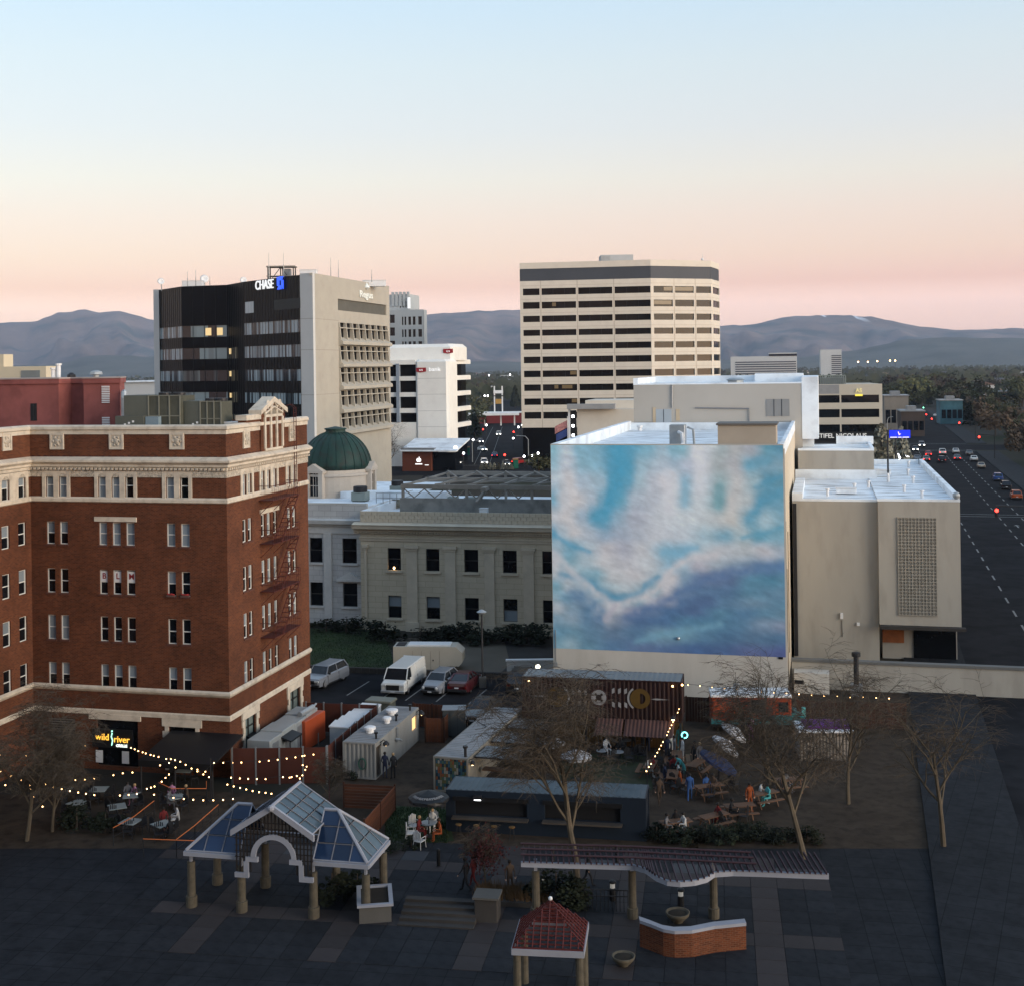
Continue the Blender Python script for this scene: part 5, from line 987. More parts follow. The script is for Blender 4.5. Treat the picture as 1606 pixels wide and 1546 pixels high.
rowz = [(zs(531, 380 + yb / 3.491)[1], zs(531, 380 + yt / 3.491)[1]) for yt, yb in ((440, 545), (568, 668), (690, 792), (815, 920), (940, 1040))]
xs0, xs1 = zs(531, 520)[0], zs(607.5, 520)[0]
holes = [(xs0, xs1, a, c) for a, c in rowz]; lx0, lz0 = zs(530, 488); lx1, lz1 = zs(606, 497); lz0 = zs(531, 487)[1]; lz1 = zs(531, 469)[1]
b = MB(); b.wall(.0, fs.L, 0, zk1 + .25, holes + [(lx0, lx1, lz0, lz1)], 1.3); b.box(-.001, fs.L, .002, .6, zk1 - .2, zk1 + .24); fs.put(b, 'side_wall', CHC)
fs.put(MB().box(lx0, lx1, .3, .5, lz0, lz1), 'louver_band', mat('dark_louver_grey', (0.10, 0.095, 0.08), 0.7, 0.15, 0.4))
fin = MB(); fin.extrude_x([(1.25, 0), (-.55, 0), (-.15, 3.0), (1.25, 3.0)], -.16, .16); fin_me = fin.mesh('fin', CHC)
for (a, c) in rowz:
 fs.put(MB().box(xs0, xs1, 1.2, 1.28, a, c), 'window_band', DARKGL); h = c - a
 for k in range(9): x = xs0 + .2 + (xs1 - xs0 - .4) * k / 8; o = inst(fin_me, 'fin', bank, tuple(fs.m @ Vector((x, 0, a))), fs.a, None, (1, 1, h / 3.0))
 fs.put(MB().box(xs0, xs1, -.35, 1.2, c - h * .30, c - h * .25), 'sun_shelf', CHC)
 sl_ = MB(); sl_.extrude_x([(.02, a - .75), (-.95, a - .55), (-.95, a + .05), (.3, a + .85), (.3, a - .75)], xs0 - .1, xs1 + .35); fs.put(sl_, 'sloped_sill', CHC)
for zj in (P(492, 549, 233).z, P(492, 620, 233).z, P(492, 500, 233).z): fs.put(MB().box(.01, xs0, -.012, -.002, zj, zj + .08), 'joint', mat('joint_shade', (0.26, 0.24, 0.21), 0.9)); fe_.put(MB().box(.01, fe_.L - .01, -.012, -.002, zj, zj + .08), 'joint', MATS['joint_shade'])  # shadow in the concrete joints drawn as darker lines
# signs on the bank tower
sgn = thing('bank_sign', 'white lit bank lettering with blue octagon on the black tower', 'sign', tuple(f1.m @ Vector((f1.xz(422, 447)[0], -.3, f1.xz(422, 447)[1]))), f1.a)
CHW = glow('white_sign_letters', (1, 1, 1), .55); CHB = glow('blue_sign_mark', (0.04, 0.12, 1.0), .8)
inst(text_mesh('word', 'CHASE', 2.5, CHW, .1, .015, sx=.92), 'word', sgn, (-1.3, 0, 0), rot=(R(90), 0, 0))
for k in range(4):
 o = MB(); o.m = Matrix.Rotation(k * math.pi / 2, 4, 'Y'); o.extrude_y([(-.45, .42), (.42, .42), (1.05, 1.05), (-.45, 1.05)], -.12, .1); o.obj('octagon_piece', CHB, sgn, (4.75, 0, .05), 0, None, (1.05, 1, 1.15))
sg2 = thing('office_sign', 'pale office lettering with a drop mark high on the concrete side', 'sign', tuple(fs.m @ Vector((fs.xz(573.5, 463)[0], -.12, fs.xz(573.5, 463)[1]))), fs.a)
inst(text_mesh('word', 'Regus', 1.9, mat('pale_letters_unlit', (0.72, 0.74, 0.7), 0.6, 0.03), .08, .05, sx=1.7), 'word', sg2, (0, 0, 0), rot=(R(90), 0, 0)); MB().lathe([(.05, -.45), (.75, 0), (.05, 1.0)], 8).obj('drop_mark', MATS['pale_letters_unlit'], sg2, (.3, 0, 1.5))
# roof gear
def roof_thing(px, d, zb, name, label, cat, group=None): p = pd(px, d); return thing(name, label, cat, (p.x, p.y, zb), 0, group)
for px, lab in ((255, 'white satellite dish at the left end of the bank tower roof'), (323, 'larger white satellite dish on the bank tower roof'), (384, 'white dish dome where the black facade folds')):
 t = roof_thing(px, 268, zk1 - .5, 'satellite_dish', lab, 'dish', 'dishes on the bank tower'); s = .8 if px != 323 else 1.0
 b = MB(); b.smooth = True; b.lathe([(.05, 0), (.5 * s, .08), (.9 * s, .3), (.92 * s, .33), (.5 * s, .16), (.05, .05)], 14); b.obj('dish', WHITE, t, (0, -.4, 2.0 * s + .3), 0, (R(70), 0, R(20))); MB().tube([(0, 0, 0), (0, 0, 2.0 * s + .3)], .1, 6).obj('mast', GREY_METAL, t)
for px, h in ((296, 3.5), (309, 3.8), (331, 2.5), (424, 6), (447, 6), (521, 5), (533, 4.5), (585, 2.5)):
 p = pd(px, 262 if px < 400 else 250); tag(MB().tube([(0, 0, 0), (0, 0, h * .6), (0, 0, h * .62), (0, 0, h)], [.09, .09, .05, .04], 5).obj('antenna', GREY_METAL, None, (p.x, p.y, zk1 - .5)), 'thin whip antenna on the bank tower roof', 'antenna', 'whip antennas on the bank tower roof')
t = roof_thing(444, 252, zk1 - .5, 'equipment_frame', 'open steel equipment frame on the bank tower roof', 'steel frame')
for x in (-2.5, 0, 2.5):
 for y in (-1.2, 1.2): MB().tube([(x, y, 0), (x, y, 3.3)], .13, 5).obj('post', STEEL, t)
MB().box(-2.8, 2.8, -1.5, 1.5, 3.3, 3.55).obj('deck', TRUSS, t); MB().box(-2.8, 2.8, -1.4, 1.4, 1.5, 1.62).obj('shelf', TRUSS, t); MB().tube([(-2.5, -1.2, 0), (0, -1.2, 3.3)], .08, 4).obj('brace', STEEL, t); MB().tube([(2.5, -1.2, 0), (0, -1.2, 3.3)], .08, 4).obj('brace', STEEL, t); MB().bev(.3, 1.8, -.8, .8, 1.63, 3.0, .05).obj('equipment', GREY_METAL, t)
for px, wv, h, lab in ((303, 4.2, 1.0, 'low white rooftop box behind the black facade'), (485, 3.2, 1.7, 'white rooftop box above the concrete end wall'), (588, 4.6, .6, 'long white rooftop box above the concrete side')):
 t = roof_thing(px, 262 if px != 485 else 246, zk1 - .5, 'rooftop_box', lab, 'roof box'); MB().bev(-wv / 2, wv / 2, 0, 2, 0, h + .6, .06).obj('housing', WHITE, t); MB().box(-wv / 2 - .05, wv / 2 + .05, -.05, 2.05, h + .602, h + .7).obj('housing_lid', WHITE, t)
# ---------------------------------------------------------------- beige strip-window tower
TOWER = mat('beige_precast', (0.60, 0.545, 0.465), 0.85, 0.05, 0.3, 0.08, var2=(0.57, 0.515, 0.44)); TDARK = mat('charcoal_band', (0.055, 0.06, 0.07), 0.6, 0.08, 0.3)
tA, tB, tC, tD = [pd(*p) for p in ((817, 355.5), (1022.5, 350), (1117, 357), (1130, 368))]
zt1 = P(1022, 407.5, 350).z
tower = thing('office_tower', 'tall beige office tower with dark ribbon windows', 'building')
core = MB(); core.prism([tuple(p[:2]) for p in (tA + Vector((.3, .6, 0)), tB + Vector((0, .7, 0)), tC + Vector((-.4, .6, 0)), tD + Vector((-.5, .2, 0)), tD + Vector((2, 26, 0)), tA + Vector((3, 32, 0)))], 0, zt1 - .4); core.obj('core', BLACKP, tower)
trow = [(P(851, 400 + yb / 2.868, 354.6).z, P(851, 400 + yt / 2.868, 354.6).z) for yt, yb in ((151, 181), (212, 242), (274, 302), (337, 364), (398, 426), (458, 487), (521, 550), (583, 612), (646, 675), (707, 737))]
zdk = (P(851, 400 + 117 / 2.868, 354.6).z, P(851, 400 + 62 / 2.868, 354.6).z)
zbase = P(851, 671, 354.6).z
def strip_facade(p0, p1, bays, rows):
 f = Fac(tower, p0, p1); hs = []
 for (a, c) in bays: hs += [(f.xz(a, 520)[0], f.xz(c, 520)[0], z0, z1) for z0, z1 in rows]
 hs = [(max(.05, a), min(f.L - .05, c), z0, z1) for a, c, z0, z1 in hs]
 f.put(MB().wall(0, f.L, zbase, zdk[0], hs, .45), 'wall', TOWER); f.put(MB().wall(0, f.L, zdk[1], zt1, [], .4), 'wall', TOWER); f.put(MB().box(0, f.L, .12, .5, zdk[0], zdk[1]), 'dark_band', TDARK)
 for a, c, z0, z1 in hs:
  wo = f.put(MB().box(a, c, .3, .42, z0, z1), 'window', BRONZE)
  n = max(1, int((c - a) / 3.0)); mq = MB()
  for k in range(1, n): x = a + (c - a) * k / n; mq.box(x - .035, x + .035, .26, .299, z0, z1)
  if n > 1: f.put(mq, 'mullions', STEEL)['kind'] = 'stuff'
 for (z0, z1) in rows: f.put(MB().box(0.02, f.L - .02, -.012, -.002, z1 + .75, z1 + .83), 'joint', mat('beige_joint', (0.42, 0.36, 0.29), 0.9))
 return f
g1 = strip_facade(tA, tB, ((820.7, 847), (850, 904), (907.5, 961), (964.7, 1021)), trow); g2 = strip_facade(tB, tC, ((1026, 1056), (1059.5, 1089), (1092.7, 1116)), trow); g3 = strip_facade(tC, tD, ((1119, 1129),), trow)
for bays, f in (((848.5, 905.8, 963.2), g1), ((1057.8, 1091), g2)):
 for px in bays: x = f.xz(px, 500)[0]; f.put(MB().box(x - .1, x + .1, -.014, -.003, zbase, zdk[0]), 'joint', MATS['beige_joint'])
for (row, pa, pb) in ((1, 866, 872), (7, 868, 874), (7, 880, 896), (6, 893, 903), (8, 895, 904), (0, 1042, 1056), (0, 1060, 1089), (1, 1026, 1054)):
 f = g1 if pb < 1022 else g2; z0, z1 = trow[row]; f.put(MB().box(f.xz(pa, 500)[0], f.xz(pb, 500)[0], .2, .25, z0 + .6, z1 - .2), 'lit_pane', mat('lit_and_reflection_tint', (0.06, 0.045, 0.025), 0.3, 0.1, emit=(1.0, 0.65, 0.3), estr=0.06))  # right face: tan reflections put into tint and glow; left face: lit panes
MB().prism([tuple(p[:2]) for p in (tA + Vector((1.2, 1.2, 0)), tB + Vector((0, 1.2, 0)), tC + Vector((-1, 1, 0)), tD + Vector((-1.5, 1, 0)), tD + Vector((1, 25, 0)), tA + Vector((4, 31, 0)))], 0.5, zbase + .3).obj('podium', mat('dark_podium', (0.03, 0.032, 0.036), 0.5, 0.1, 0.3), tower)
t = roof_thing(970, 362, zt1 - .4, 'rooftop_penthouse', 'grey plant room block on the beige tower roof', 'roof box'); MB().box(-4.6, 4.6, 0, 8, 0, 2.9).obj('plant_room', mat('plant_grey', (0.42, 0.44, 0.45), 0.7, 0.08, 0.5), t); MB().box(-4.62, -2.0, -.5, -.002, 0, 2.6).obj('cooling_tower', GALV, t); MB().box(4.7, 17, 1, 6, 0, 1.3).obj('roof_screen', TOWER, t)
t = roof_thing(1104, 360, zt1 - .3, 'roof_beacon', 'small white beacon mast at the right of the beige tower roof', 'mast'); MB().tube([(0, 0, 0), (0, 0, 2.6)], .07, 5).obj('mast', WHITE, t); MB().ball((0, 0, .9), .4).obj('beacon', WHITE, t)
# ---------------------------------------------------------------- white bank block
UB = mat('white_precast', (0.75, 0.735, 0.69), 0.8, 0.05, 0.3, 0.05, var2=(0.72, 0.70, 0.66)); _a = pd(651, 336); FU = Frame(_a.x, _a.y)
ub = fthing('white_bank_building', 'white bank block with stepped balcony ledges and blank corner tower', 'building', FU)
zu1 = FU.face(680, 564)[1]; XU = FU.face(703, 600)[0]; xu0 = FU.face(600, 600)[0]; SD = 10.0
MB().bev(0, XU, 0, 9, 0, zu1, .6).obj('corner_tower', UB, ub)
rows_u = [(FU.face(640, 450 + yb / 5.73)[1], FU.face(640, 450 + yt / 5.73)[1]) for yt, yb in ((700, 805), (845, 950), (990, 1093), (1135, 1220))]
b = MB(); b.box(xu0 - 14, -.002, .3, 24, 0, rows_u[-1][0]); b.box(xu0 - 14, -.002, .3, 24, rows_u[0][1], zu1 - .1)
for (a, c), (a2, c2) in zip(rows_u, rows_u[1:]): b.box(xu0 - 14, -.002, .5, 24, c2, a)
b.obj('floor_band', UB, ub)
for a, c in rows_u: MB().box(xu0 - 14, -.003, 1.4, 23, a - .01, c + .01).obj('window_band', BRONZE, ub)
x = FU.face(623.5, 600)[0]; MB().box(x - .4, x + .4, 0, 1.3, rows_u[-1][0], zu1 - 1).obj('column', mat('blue_grey_column', (0.22, 0.26, 0.31), 0.7), ub)
XR = FU.face(731, 600, 25)[0]
for k, (yt, yb) in enumerate(((695, 800), (835, 945), (978, 1090), (1120, 1238))):
 c, a = FU.face(712, 450 + yt / 5.73, 3)[1], FU.face(712, 450 + yb / 5.73, 3)[1]
 MB().box(XU - 2, XR - .9, 2.0, 24, a, c).obj('window_band', BRONZE, ub); MB().bev(XU - 1, XR, 1.0, 25, a - 1.25, a - .002, .15).obj('ledge', UB, ub)
 if k == 0: MB().bev(XU - 1, XR, 1.0, 25, c + .002, c + 1.25, .15).obj('ledge', UB, ub)
MB().box(XU - 1.5, XR - 2.2, 3.5, 23, 0, rows_u[-1][0] - 2).obj('entrance_glazing', DARKGL, ub)
pz0, pz1 = FU.face(670, 561, 6)[1], FU.face(670, 540, 6)[1]; px0_, px1_ = xu0 - 12, FU.face(711, 550, 6)[0]
MB().bev(px0_, px1_, 6, 20, zu1 - .3, pz1, .9).obj('penthouse', UB, ub)
for zf in (594, 619, 645, 670): z = FU.face(680, zf)[1]; MB().box(.62, XU - .62, -.012, -.002, z, z + .1).obj('joint', mat('grey_joint', (0.42, 0.41, 0.39), 0.9), ub)
z = FU.face(680, 600)[1]
def bank_sign(label, x, y, z, s, full=True):
 t = thing('bank_sign', label, 'sign', tuple(FU.m @ Vector((x, y, z))), -FU.yaw, 'signs of the white bank', s)
 MB().extrude_y([(-2.2, .95), (2.2, .95), (2.2, -.75), (0, -1.1), (-2.2, -.75)], -.15, 0).obj('shield', mat('red_sign', (0.28, 0.02, 0.025), 0.5, 0.05), t); inst(text_mesh('word', 'us', 1.7, CHW, .02, -.02, sx=1.2), 'word', t, (0, -.2, .05), rot=(R(90), 0, 0))
 if full: inst(text_mesh('word', 'bank', 2.4, CHW, .02, .0, sx=1.15), 'word', t, (6.0, -.15, .1), rot=(R(90), 0, 0))
x, z = FU.face(660.5, 580.5); bank_sign('red shield and white bank lettering on the corner tower', x, -.05, z, .62)
x, z = FU.face(703, 551, 6); bank_sign('small bank sign at the edge of the white penthouse', x, 5.9, z, .62, False)
# ---------------------------------------------------------------- pale stepped office block behind
_a = pd(665, 425); FD = Frame(_a.x, _a.y); DECO = mat('pale_grey_render', (0.47, 0.48, 0.47), 0.85, 0.06, 0.3)
dk = fthing('stepped_office_block', 'pale grey stepped office block behind the white bank', 'building', FD)
z1 = FD.face(650, 486)[1]; z2 = FD.face(630, 461)[1]; x0 = FD.face(604, 500)[0]; xm = FD.face(642, 475, 3)[0]
hol = []
for pa, pb in ((630, 632.5), (634, 637), (640, 644.5), (647, 651.5), (655.5, 661.5)):
 for ya, yb in ((510, 497), (529, 517), (549, 536), (569, 556)): hol.append((FD.face(pa, 500)[0], FD.face(pb, 500)[0], FD.face(640, ya)[1], FD.face(640, yb)[1]))
for ya, yb in ((507, 494), (527, 514), (548, 535)): hol.append((FD.face(611, 500)[0], FD.face(619, 500)[0], FD.face(616, ya)[1], FD.face(616, yb)[1]))
MB().wall(x0 - 8, 0, 0, z1, hol, .6).box(x0 - 8, -.01, .7, 4, 0, z1 - .05).obj('wall', DECO, dk)
for h in hol: MB().box(h[0], h[1], .55, .62, h[2], h[3]).obj('window', DARKGL, dk)
h2 = [(FD.face(a, 470, 3)[0], FD.face(c, 470, 3)[0], FD.face(630, 483, 3)[1], FD.face(630, 473, 3)[1]) for a, c in ((627, 629), (631, 633), (635.5, 637.5))]
MB().wall(x0 - 8, xm, z1 - .1, z2, h2, .5, 'y', 3).box(x0 - 8, xm - .01, 3.6, 14, z1 - .05, z2 - .02).obj('upper_wall', DECO, dk)
for h in h2: MB().box(h[0], h[1], 3.4, 3.5, h[2], h[3]).obj('window', DARKGL, dk)
for k, px in enumerate((616, 622, 628, 634, 640)): x = FD.face(px, 470, 3)[0]; MB().box(x - .4, x + .4, 2.7, 3.5, z2 - 4, z2 + .8).obj('pier', DECO, dk)
x = FD.face(641, 475, 2)[0]; MB().box(x - .4, x + .4, 2.0, 2.5, FD.face(641, 484, 2)[1], FD.face(641, 467, 2)[1]).obj('lit_strip_sign', glow('white_strip_sign', (1, 1, 1), .6), dk)
# ---------------------------------------------------------------- strip-window office at the right
_a = pd(1266, 352); FN = Frame(_a.x, _a.y, R(8)); NB = mat('tan_precast', (0.46, 0.42, 0.35), 0.85, 0.05, 0.3)
nb = fthing('low_office_block', 'low beige office block with dark strip windows beside the wide street', 'building', FN)
zn1 = FN.face(1320, 603)[1]; xn1 = FN.face(1384, 640)[0]
hol = [(FN.face(a, 640)[0], FN.face(c, 640)[0], FN.face(1320, yb)[1], FN.face(1320, yt)[1]) for a, c in ((1268, 1317), (1319.5, 1379)) for yt, yb in ((620, 632), (642, 655), (666, 678))]
MB().wall(-12, xn1, FN.face(1320, 682)[1], zn1, hol, .5).box(-12, xn1 - .01, .6, 24, 5, zn1 - .05).obj('wall', NB, nb)
for h in hol: MB().box(h[0], h[1], .35, .45, h[2], h[3]).obj('window', DARKGL, nb)
MB().quad((xn1, 0, 5), (xn1, 24, 5), (xn1, 24, zn1), (xn1, 0, zn1)).obj if False else None
MB().box(-12, xn1 - 1, 1.2, 23, 0, FN.face(1320, 682)[1]).obj('ground_floor', TDARK, nb); MB().box(0.2, FN.face(1316, 600)[0], -.05, -.002, FN.face(1300, 618)[1], zn1 - .1).obj('grey_panel', mat('grey_panel', (0.24, 0.245, 0.25), 0.8), nb)
cg = MB(); cx0, cx1 = FN.face(1267, 590, 6)[0], FN.face(1326, 590, 6)[0]; cz = FN.face(1300, 590, 6)[1]
for k in range(19): x = cx0 + (cx1 - cx0) * k / 18; cg.box(x - .12, x + .12, 6, 6.2, zn1 - .1, cz)
cg.box(cx0, cx1, 5.95, 6.25, cz + .001, cz + .25); o = cg.obj('plant_screen', mat('green_grey_metal', (0.17, 0.20, 0.19), 0.6, 0.1), nb); o['kind'] = 'stuff'
MB().box(cx0 + .2, cx1 - .2, 6.4, 10, zn1 - .1, cz - .5).obj('plant_box', GREY_METAL, nb)
sg = thing('office_sign', 'pale office lettering above the low beige office entrance', 'sign', tuple(FN.m @ Vector((FN.face(1320, 684, -.4)[0], -.4, FN.face(1320, 684, -.4)[1]))), -FN.yaw); inst(text_mesh('word', 'STIFEL NICOLAUS', 1.7, glow('pale_sign', (.9, .88, .85), .35), .05, .02), 'word', sg, rot=(R(90), 0, 0)); MB().box(-9, 9, .05, .3, -1.1, 1.1).obj('sign_board', BLACK, sg)
sg = thing('roof_edge_sign', 'small yellow lit sign on the low office parapet', 'sign', tuple(FN.m @ Vector((FN.face(1347, 613, -.3)[0], -.3, FN.face(1347, 613, -.3)[1]))), -FN.yaw); inst(text_mesh('word', 'AS', 1.5, glow('yellow_sign', (1, .85, .4), .35), .05, .03), 'word', sg, rot=(R(90), 0, 0)); MB().box(-1.0, 1.0, .05, .12, -1.5, -1.0).obj('sign_bar', glow('yellow_bar', (1, .8, .1), .6), sg)
# low beige building right behind the theatre
_a = P(893, 660, 215); FB = Frame(_a.x, _a.y); lb_ = fthing('low_annex_block', 'low beige block with a grey canopy slab left of the theatre tower', 'building', FB)
z1 = FB.face(940, 642)[1]; z2 = FB.face(960, 628, 3)[1]; MB().box(FB.face(904, 650)[0], 24, .5, 14, 0, z1).obj('wall', TOWER, lb_); MB().box(FB.face(918, 640, 3)[0], 24, 3, 13, z1 + .002, z2).obj('upper_wall', TOWER, lb_); MB().box(-.2, FB.face(966, 645)[0], -1.0, .3, z1 + .05, z1 + .9).obj('canopy', mat('grey_slab', (0.30, 0.30, 0.30), 0.8), lb_)
x0, x1 = FB.face(894, 660)[0], FB.face(903, 660)[0]; MB().box(x0, x1, .2, .7, 0, z1 - .2).obj('dark_pier', BLACK, lb_); MB().box(x0 - .35, x0 - .002, .1, .8, 0, z1).obj('pier', WHITE, lb_)
for k in range(4): MB().box(x0 + .3, x1 - .3, .1, .19, z1 - 1.4 - k * 1.6, z1 - 1.0 - k * 1.6).obj('lit_panel', COLDLAMP, lb_)
# far towers below the mountains
def far_block(label, px0, px1, py0, d, cols, rows_, m, dark, capd=None, side=0):
 fr = Frame(*pd(px0, d)[:2], R(10)); t = fthing('far_hotel', label, 'building', fr); x1 = fr.face(px1, 570)[0]; z1 = fr.face(px0, py0)[1]; xs_ = x1 * side
 MB().box(0, x1, 0, 22, 0, z1).obj('wall', m, t)
 for k in range(rows_): z = z1 * (.14 + .72 * k / rows_); MB().box(xs_ + .02 * x1, x1 * .985, -.3, -.02, z, z + z1 * .72 / rows_ * .5).obj('window_band', dark, t)
 if capd: MB().box(x1 * capd[0], x1 * capd[1], -.5, 20, z1 + .01, z1 + capd[2]).obj('upper_storey', DARKGL, t); MB().box(x1 * capd[0], x1 * capd[1], -.6, 20, z1 + capd[2] + .01, z1 + capd[2] + 1.2).obj('upper_roof', m, t)
FARW = mat('far_white_wall', (0.5, 0.5, 0.49), 0.8, 0.05, 0.1); FARG = glass('far_glass', (0.05, 0.055, 0.065), 0.1)
far_block('long white hotel slab with banded windows below the mountains', 1146, 1250, 560, 1500, 1, 9, FARW, FARG, (.58, 1.0, 2.6), .05); far_block('square white hotel tower with dark glass front below the mountains', 1287, 1320, 549, 1600, 1, 12, FARW, FARG, None, .5)
far_block('small white striped office among the far trees', 784, 812, 589, 2300, 1, 4, FARW, FARG); 
_p = P(195, 605, 640); fr = Frame(_p.x, _p.y); t = fthing('far_warehouse', 'white flat roofed warehouse between the hotel penthouse and bank tower', 'building', fr); x1 = fr.face(250, 600)[0]; z1 = fr.face(215, 600)[1]; MB().box(0, x1, 0, 30, 0, z1).obj('wall', FARW, t); MB().box(-1, x1 + 1, -1, 31, z1 + .01, z1 + .8).obj('roof', WHITE_ROOF, t); [MB().box(1 + k * x1 / 4, 1 + k * x1 / 4 + x1 / 6, -.2, -.02, 3, z1 * .45).obj('window', DARKGL, t) for k in range(3)]
_p = P(-40, 580, 150); fr = Frame(_p.x, _p.y); t = fthing('cream_block', 'cream building peeking above the red stucco penthouse', 'building', fr); x1 = fr.face(72, 575)[0]; z1 = fr.face(40, 575)[1]; MB().box(-20, x1, 0, 2, 0, z1).obj('wall', mat('cream_render', (0.52, 0.45, 0.33), 0.85, 0.05, 0.4), t); xa, za = fr.face(34, 590); xb, zb_ = fr.face(63, 581); MB().box(xa, xb, -.1, -.002, za - 1, zb_).obj('grey_window', mat('grey_glass', (0.17, 0.19, 0.19), 0.3), t); MB().box(-20, fr.face(4, 570)[0], .2, 2, z1 + .01, fr.face(0, 556)[1]).obj('upper_wall', MATS['cream_render'], t)
# ================================================================ streets, traffic and the leafy valley
_o = G(1580, 768); FS = Frame(_o.x + 3, _o.y, R(15.5)); RW = 22.0
def strip(name, fr, x0, x1, y0, y1, z, m, parent=None):
 b = MB(); b.quad(*[(*((fr.m @ Vector((x, y, 0)))[:2]), z) for x, y in ((x0, y0), (x1, y0), (x1, y1), (x0, y1))]); o = b.obj(name, m, parent)
 if parent is None: o['kind'] = 'structure'
 return o
ave = strip('avenue', FS, -RW, 0, -260, 420, .01, ASPH); strip('cross_street', FS, -140, 160, 118, 142, .014, ASPH)
FC2 = Frame(-8.5, 330, R(0.5)); st2 = strip('bank_street', FC2, -13, 11, -30, 640, .01, ASPH); strip('bank_cross_street', FC2, -90, 90, -22, 6, .014, ASPH)
for x0, x1 in ((.0, 6), (-RW - 5, -RW)):
 for y0, y1 in ((-260, 112), (148, 420)): o = MB().box(x0, x1, y0, y1, 0, .14).obj('pavement', CONC, None, tuple(FS.o), -FS.yaw); o['kind'] = 'structure'
for x0, x1 in ((-19, -13), (11, 17)): o = MB().box(x0, x1, 8, 600, 0, .14).obj('pavement', CONC, None, tuple(FC2.o), -FC2.yaw); o['kind'] = 'structure'
dash = MB().quad((-.09, 0, .017), (.09, 0, .017), (.09, 3, .017), (-.09, 3, .017)); dm_ = MB(); dm_.quad((-.1, 0, .008), (.1, 0, .008), (.1, 3.2, .008), (-.1, 3.2, .008)); dme = dm_.mesh('lane_dash', PAINT)
for x in (-15.5, -9.0, -5.6):
 for k in range(36): w_ = FS.m @ Vector((x, -150 + k * 7.5, .01)); inst(dme, 'lane_dash', ave, tuple(w_), -FS.yaw)
for y in (113, 116.5, 144, 147.5): strip('crossing_line', FS, -RW, 0, y, y + .4, .022, PAINT, ave)
for y in (-45, -48): strip('stop_line', FS, -RW + 1, -1, y, y + .35, .019, PAINT, ave)
ar_ = MB(); ar_.quad((-.12, 0, .01), (.12, 0, .01), (.12, 2.4, .01), (-.12, 2.4, .01)); ar_.face([ar_._p(p) for p in ((-.5, 2.4, .01), (.5, 2.4, .01), (0, 3.6, .01))]); arm = ar_.mesh('lane_arrow', PAINT)
for x in (-18, -7.4, -3.8): inst(arm, 'lane_arrow', ave, tuple(FS.m @ Vector((x, -62, .01))), -FS.yaw)
for x in (-2, 2): strip('lane_line', FC2, x - .06, x + .06, 10, 220, .017, PAINT, st2)
strip('crossing_line', FC2, -12, 10, 7, 7.5, .02, PAINT, st2); strip('crossing_line', FC2, -12, 10, -23.5, -23, .02, PAINT, st2)
def on_s(px, py): p = G(px, py); return (p.x, p.y, .012)
cn = [0]
def traffic(label, kind, paint, px, py, rz, head='off', tail='off', grp='cars in the streets'): return car('street_car', label, kind, CP[paint], on_s(px, py), rz, grp, head, tail, 1.0)
A_ = -FS.yaw; B_ = A_ + math.pi
for a in (('white car with bright brake lights waiting in the middle lane', 'suv', 'white', 1477, 712, B_, 'off', 'on'), ('red lit car waiting left of the white one', 'sedan', 'red', 1455, 714, B_, 'off', 'on'), ('white car waiting in the right lane of the avenue', 'sedan', 'white', 1498, 710, B_, 'off', 'off'), ('silver car entering the avenue at the left', 'sedan', 'silver', 1438, 721, B_, 'off', 'off'),
          ('grey car parked first along the avenue kerb', 'sedan', 'grey', 1519, 713, B_), ('white car parked second along the avenue kerb', 'sedan', 'white', 1526, 722, B_), ('pale car parked third along the avenue kerb', 'sedan', 'tan', 1537, 733, B_), ('blue car parked along the avenue kerb near the grove', 'suv', 'blue', 1563, 752, B_), ('black car parked behind the blue one', 'suv', 'black', 1575, 765, B_), ('orange pickup like car parked nearest on the avenue', 'suv', 'orange', 1591, 780, B_), ('white car crossing at the far end of the avenue', 'sedan', 'white', 1480, 653, A_ + 1.4), ('silver car crossing beside the office block', 'sedan', 'silver', 1440, 664, A_ + 1.5, 'on'),
          ('red lit car second in the left queue of the avenue', 'sedan', 'grey', 1452, 722, B_, 'off', 'on'), ('black car with red tail lights in the second row', 'suv', 'black', 1476, 724, B_, 'off', 'on'), ('dark car with red tail lights in the right second row', 'sedan', 'grey', 1500, 720, B_, 'off', 'on'), ('dark car with headlights approaching on the avenue left side', 'sedan', 'black', 1436, 708, A_, 'on'), ('silver car with headlights approaching beside the billboard', 'suv', 'silver', 1446, 702, A_, 'on'), ('red tail lit car far beyond the avenue crossing', 'suv', 'black', 1476, 664, B_, 'off', 'on'), ('white car with headlights nearest on the bank street', 'suv', 'white', 760, 730, R(4), 'on'), ('blue grey car heading away on the bank street', 'sedan', 'blue', 776, 716, R(180), 'off', 'on'), ('white car with headlights in the left lane of the bank street', 'sedan', 'white', 760, 708, R(20), 'on'), ('dark car with one bright headlight further up the bank street', 'sedan', 'grey', 755, 695, R(10), 'on'), ('white van with headlights far up the bank street', 'suv', 'white', 782, 684, R(0), 'on'), ('red car turning at the bank street crossing', 'suv', 'red', 820, 727, R(150), 'off', 'on'), ('dark car with headlights behind the roof frame', 'sedan', 'black', 796, 731, R(8), 'on'), ('silver car waiting far left of the bank street', 'sedan', 'silver', 737, 678, R(40), 'on')): traffic(*a)
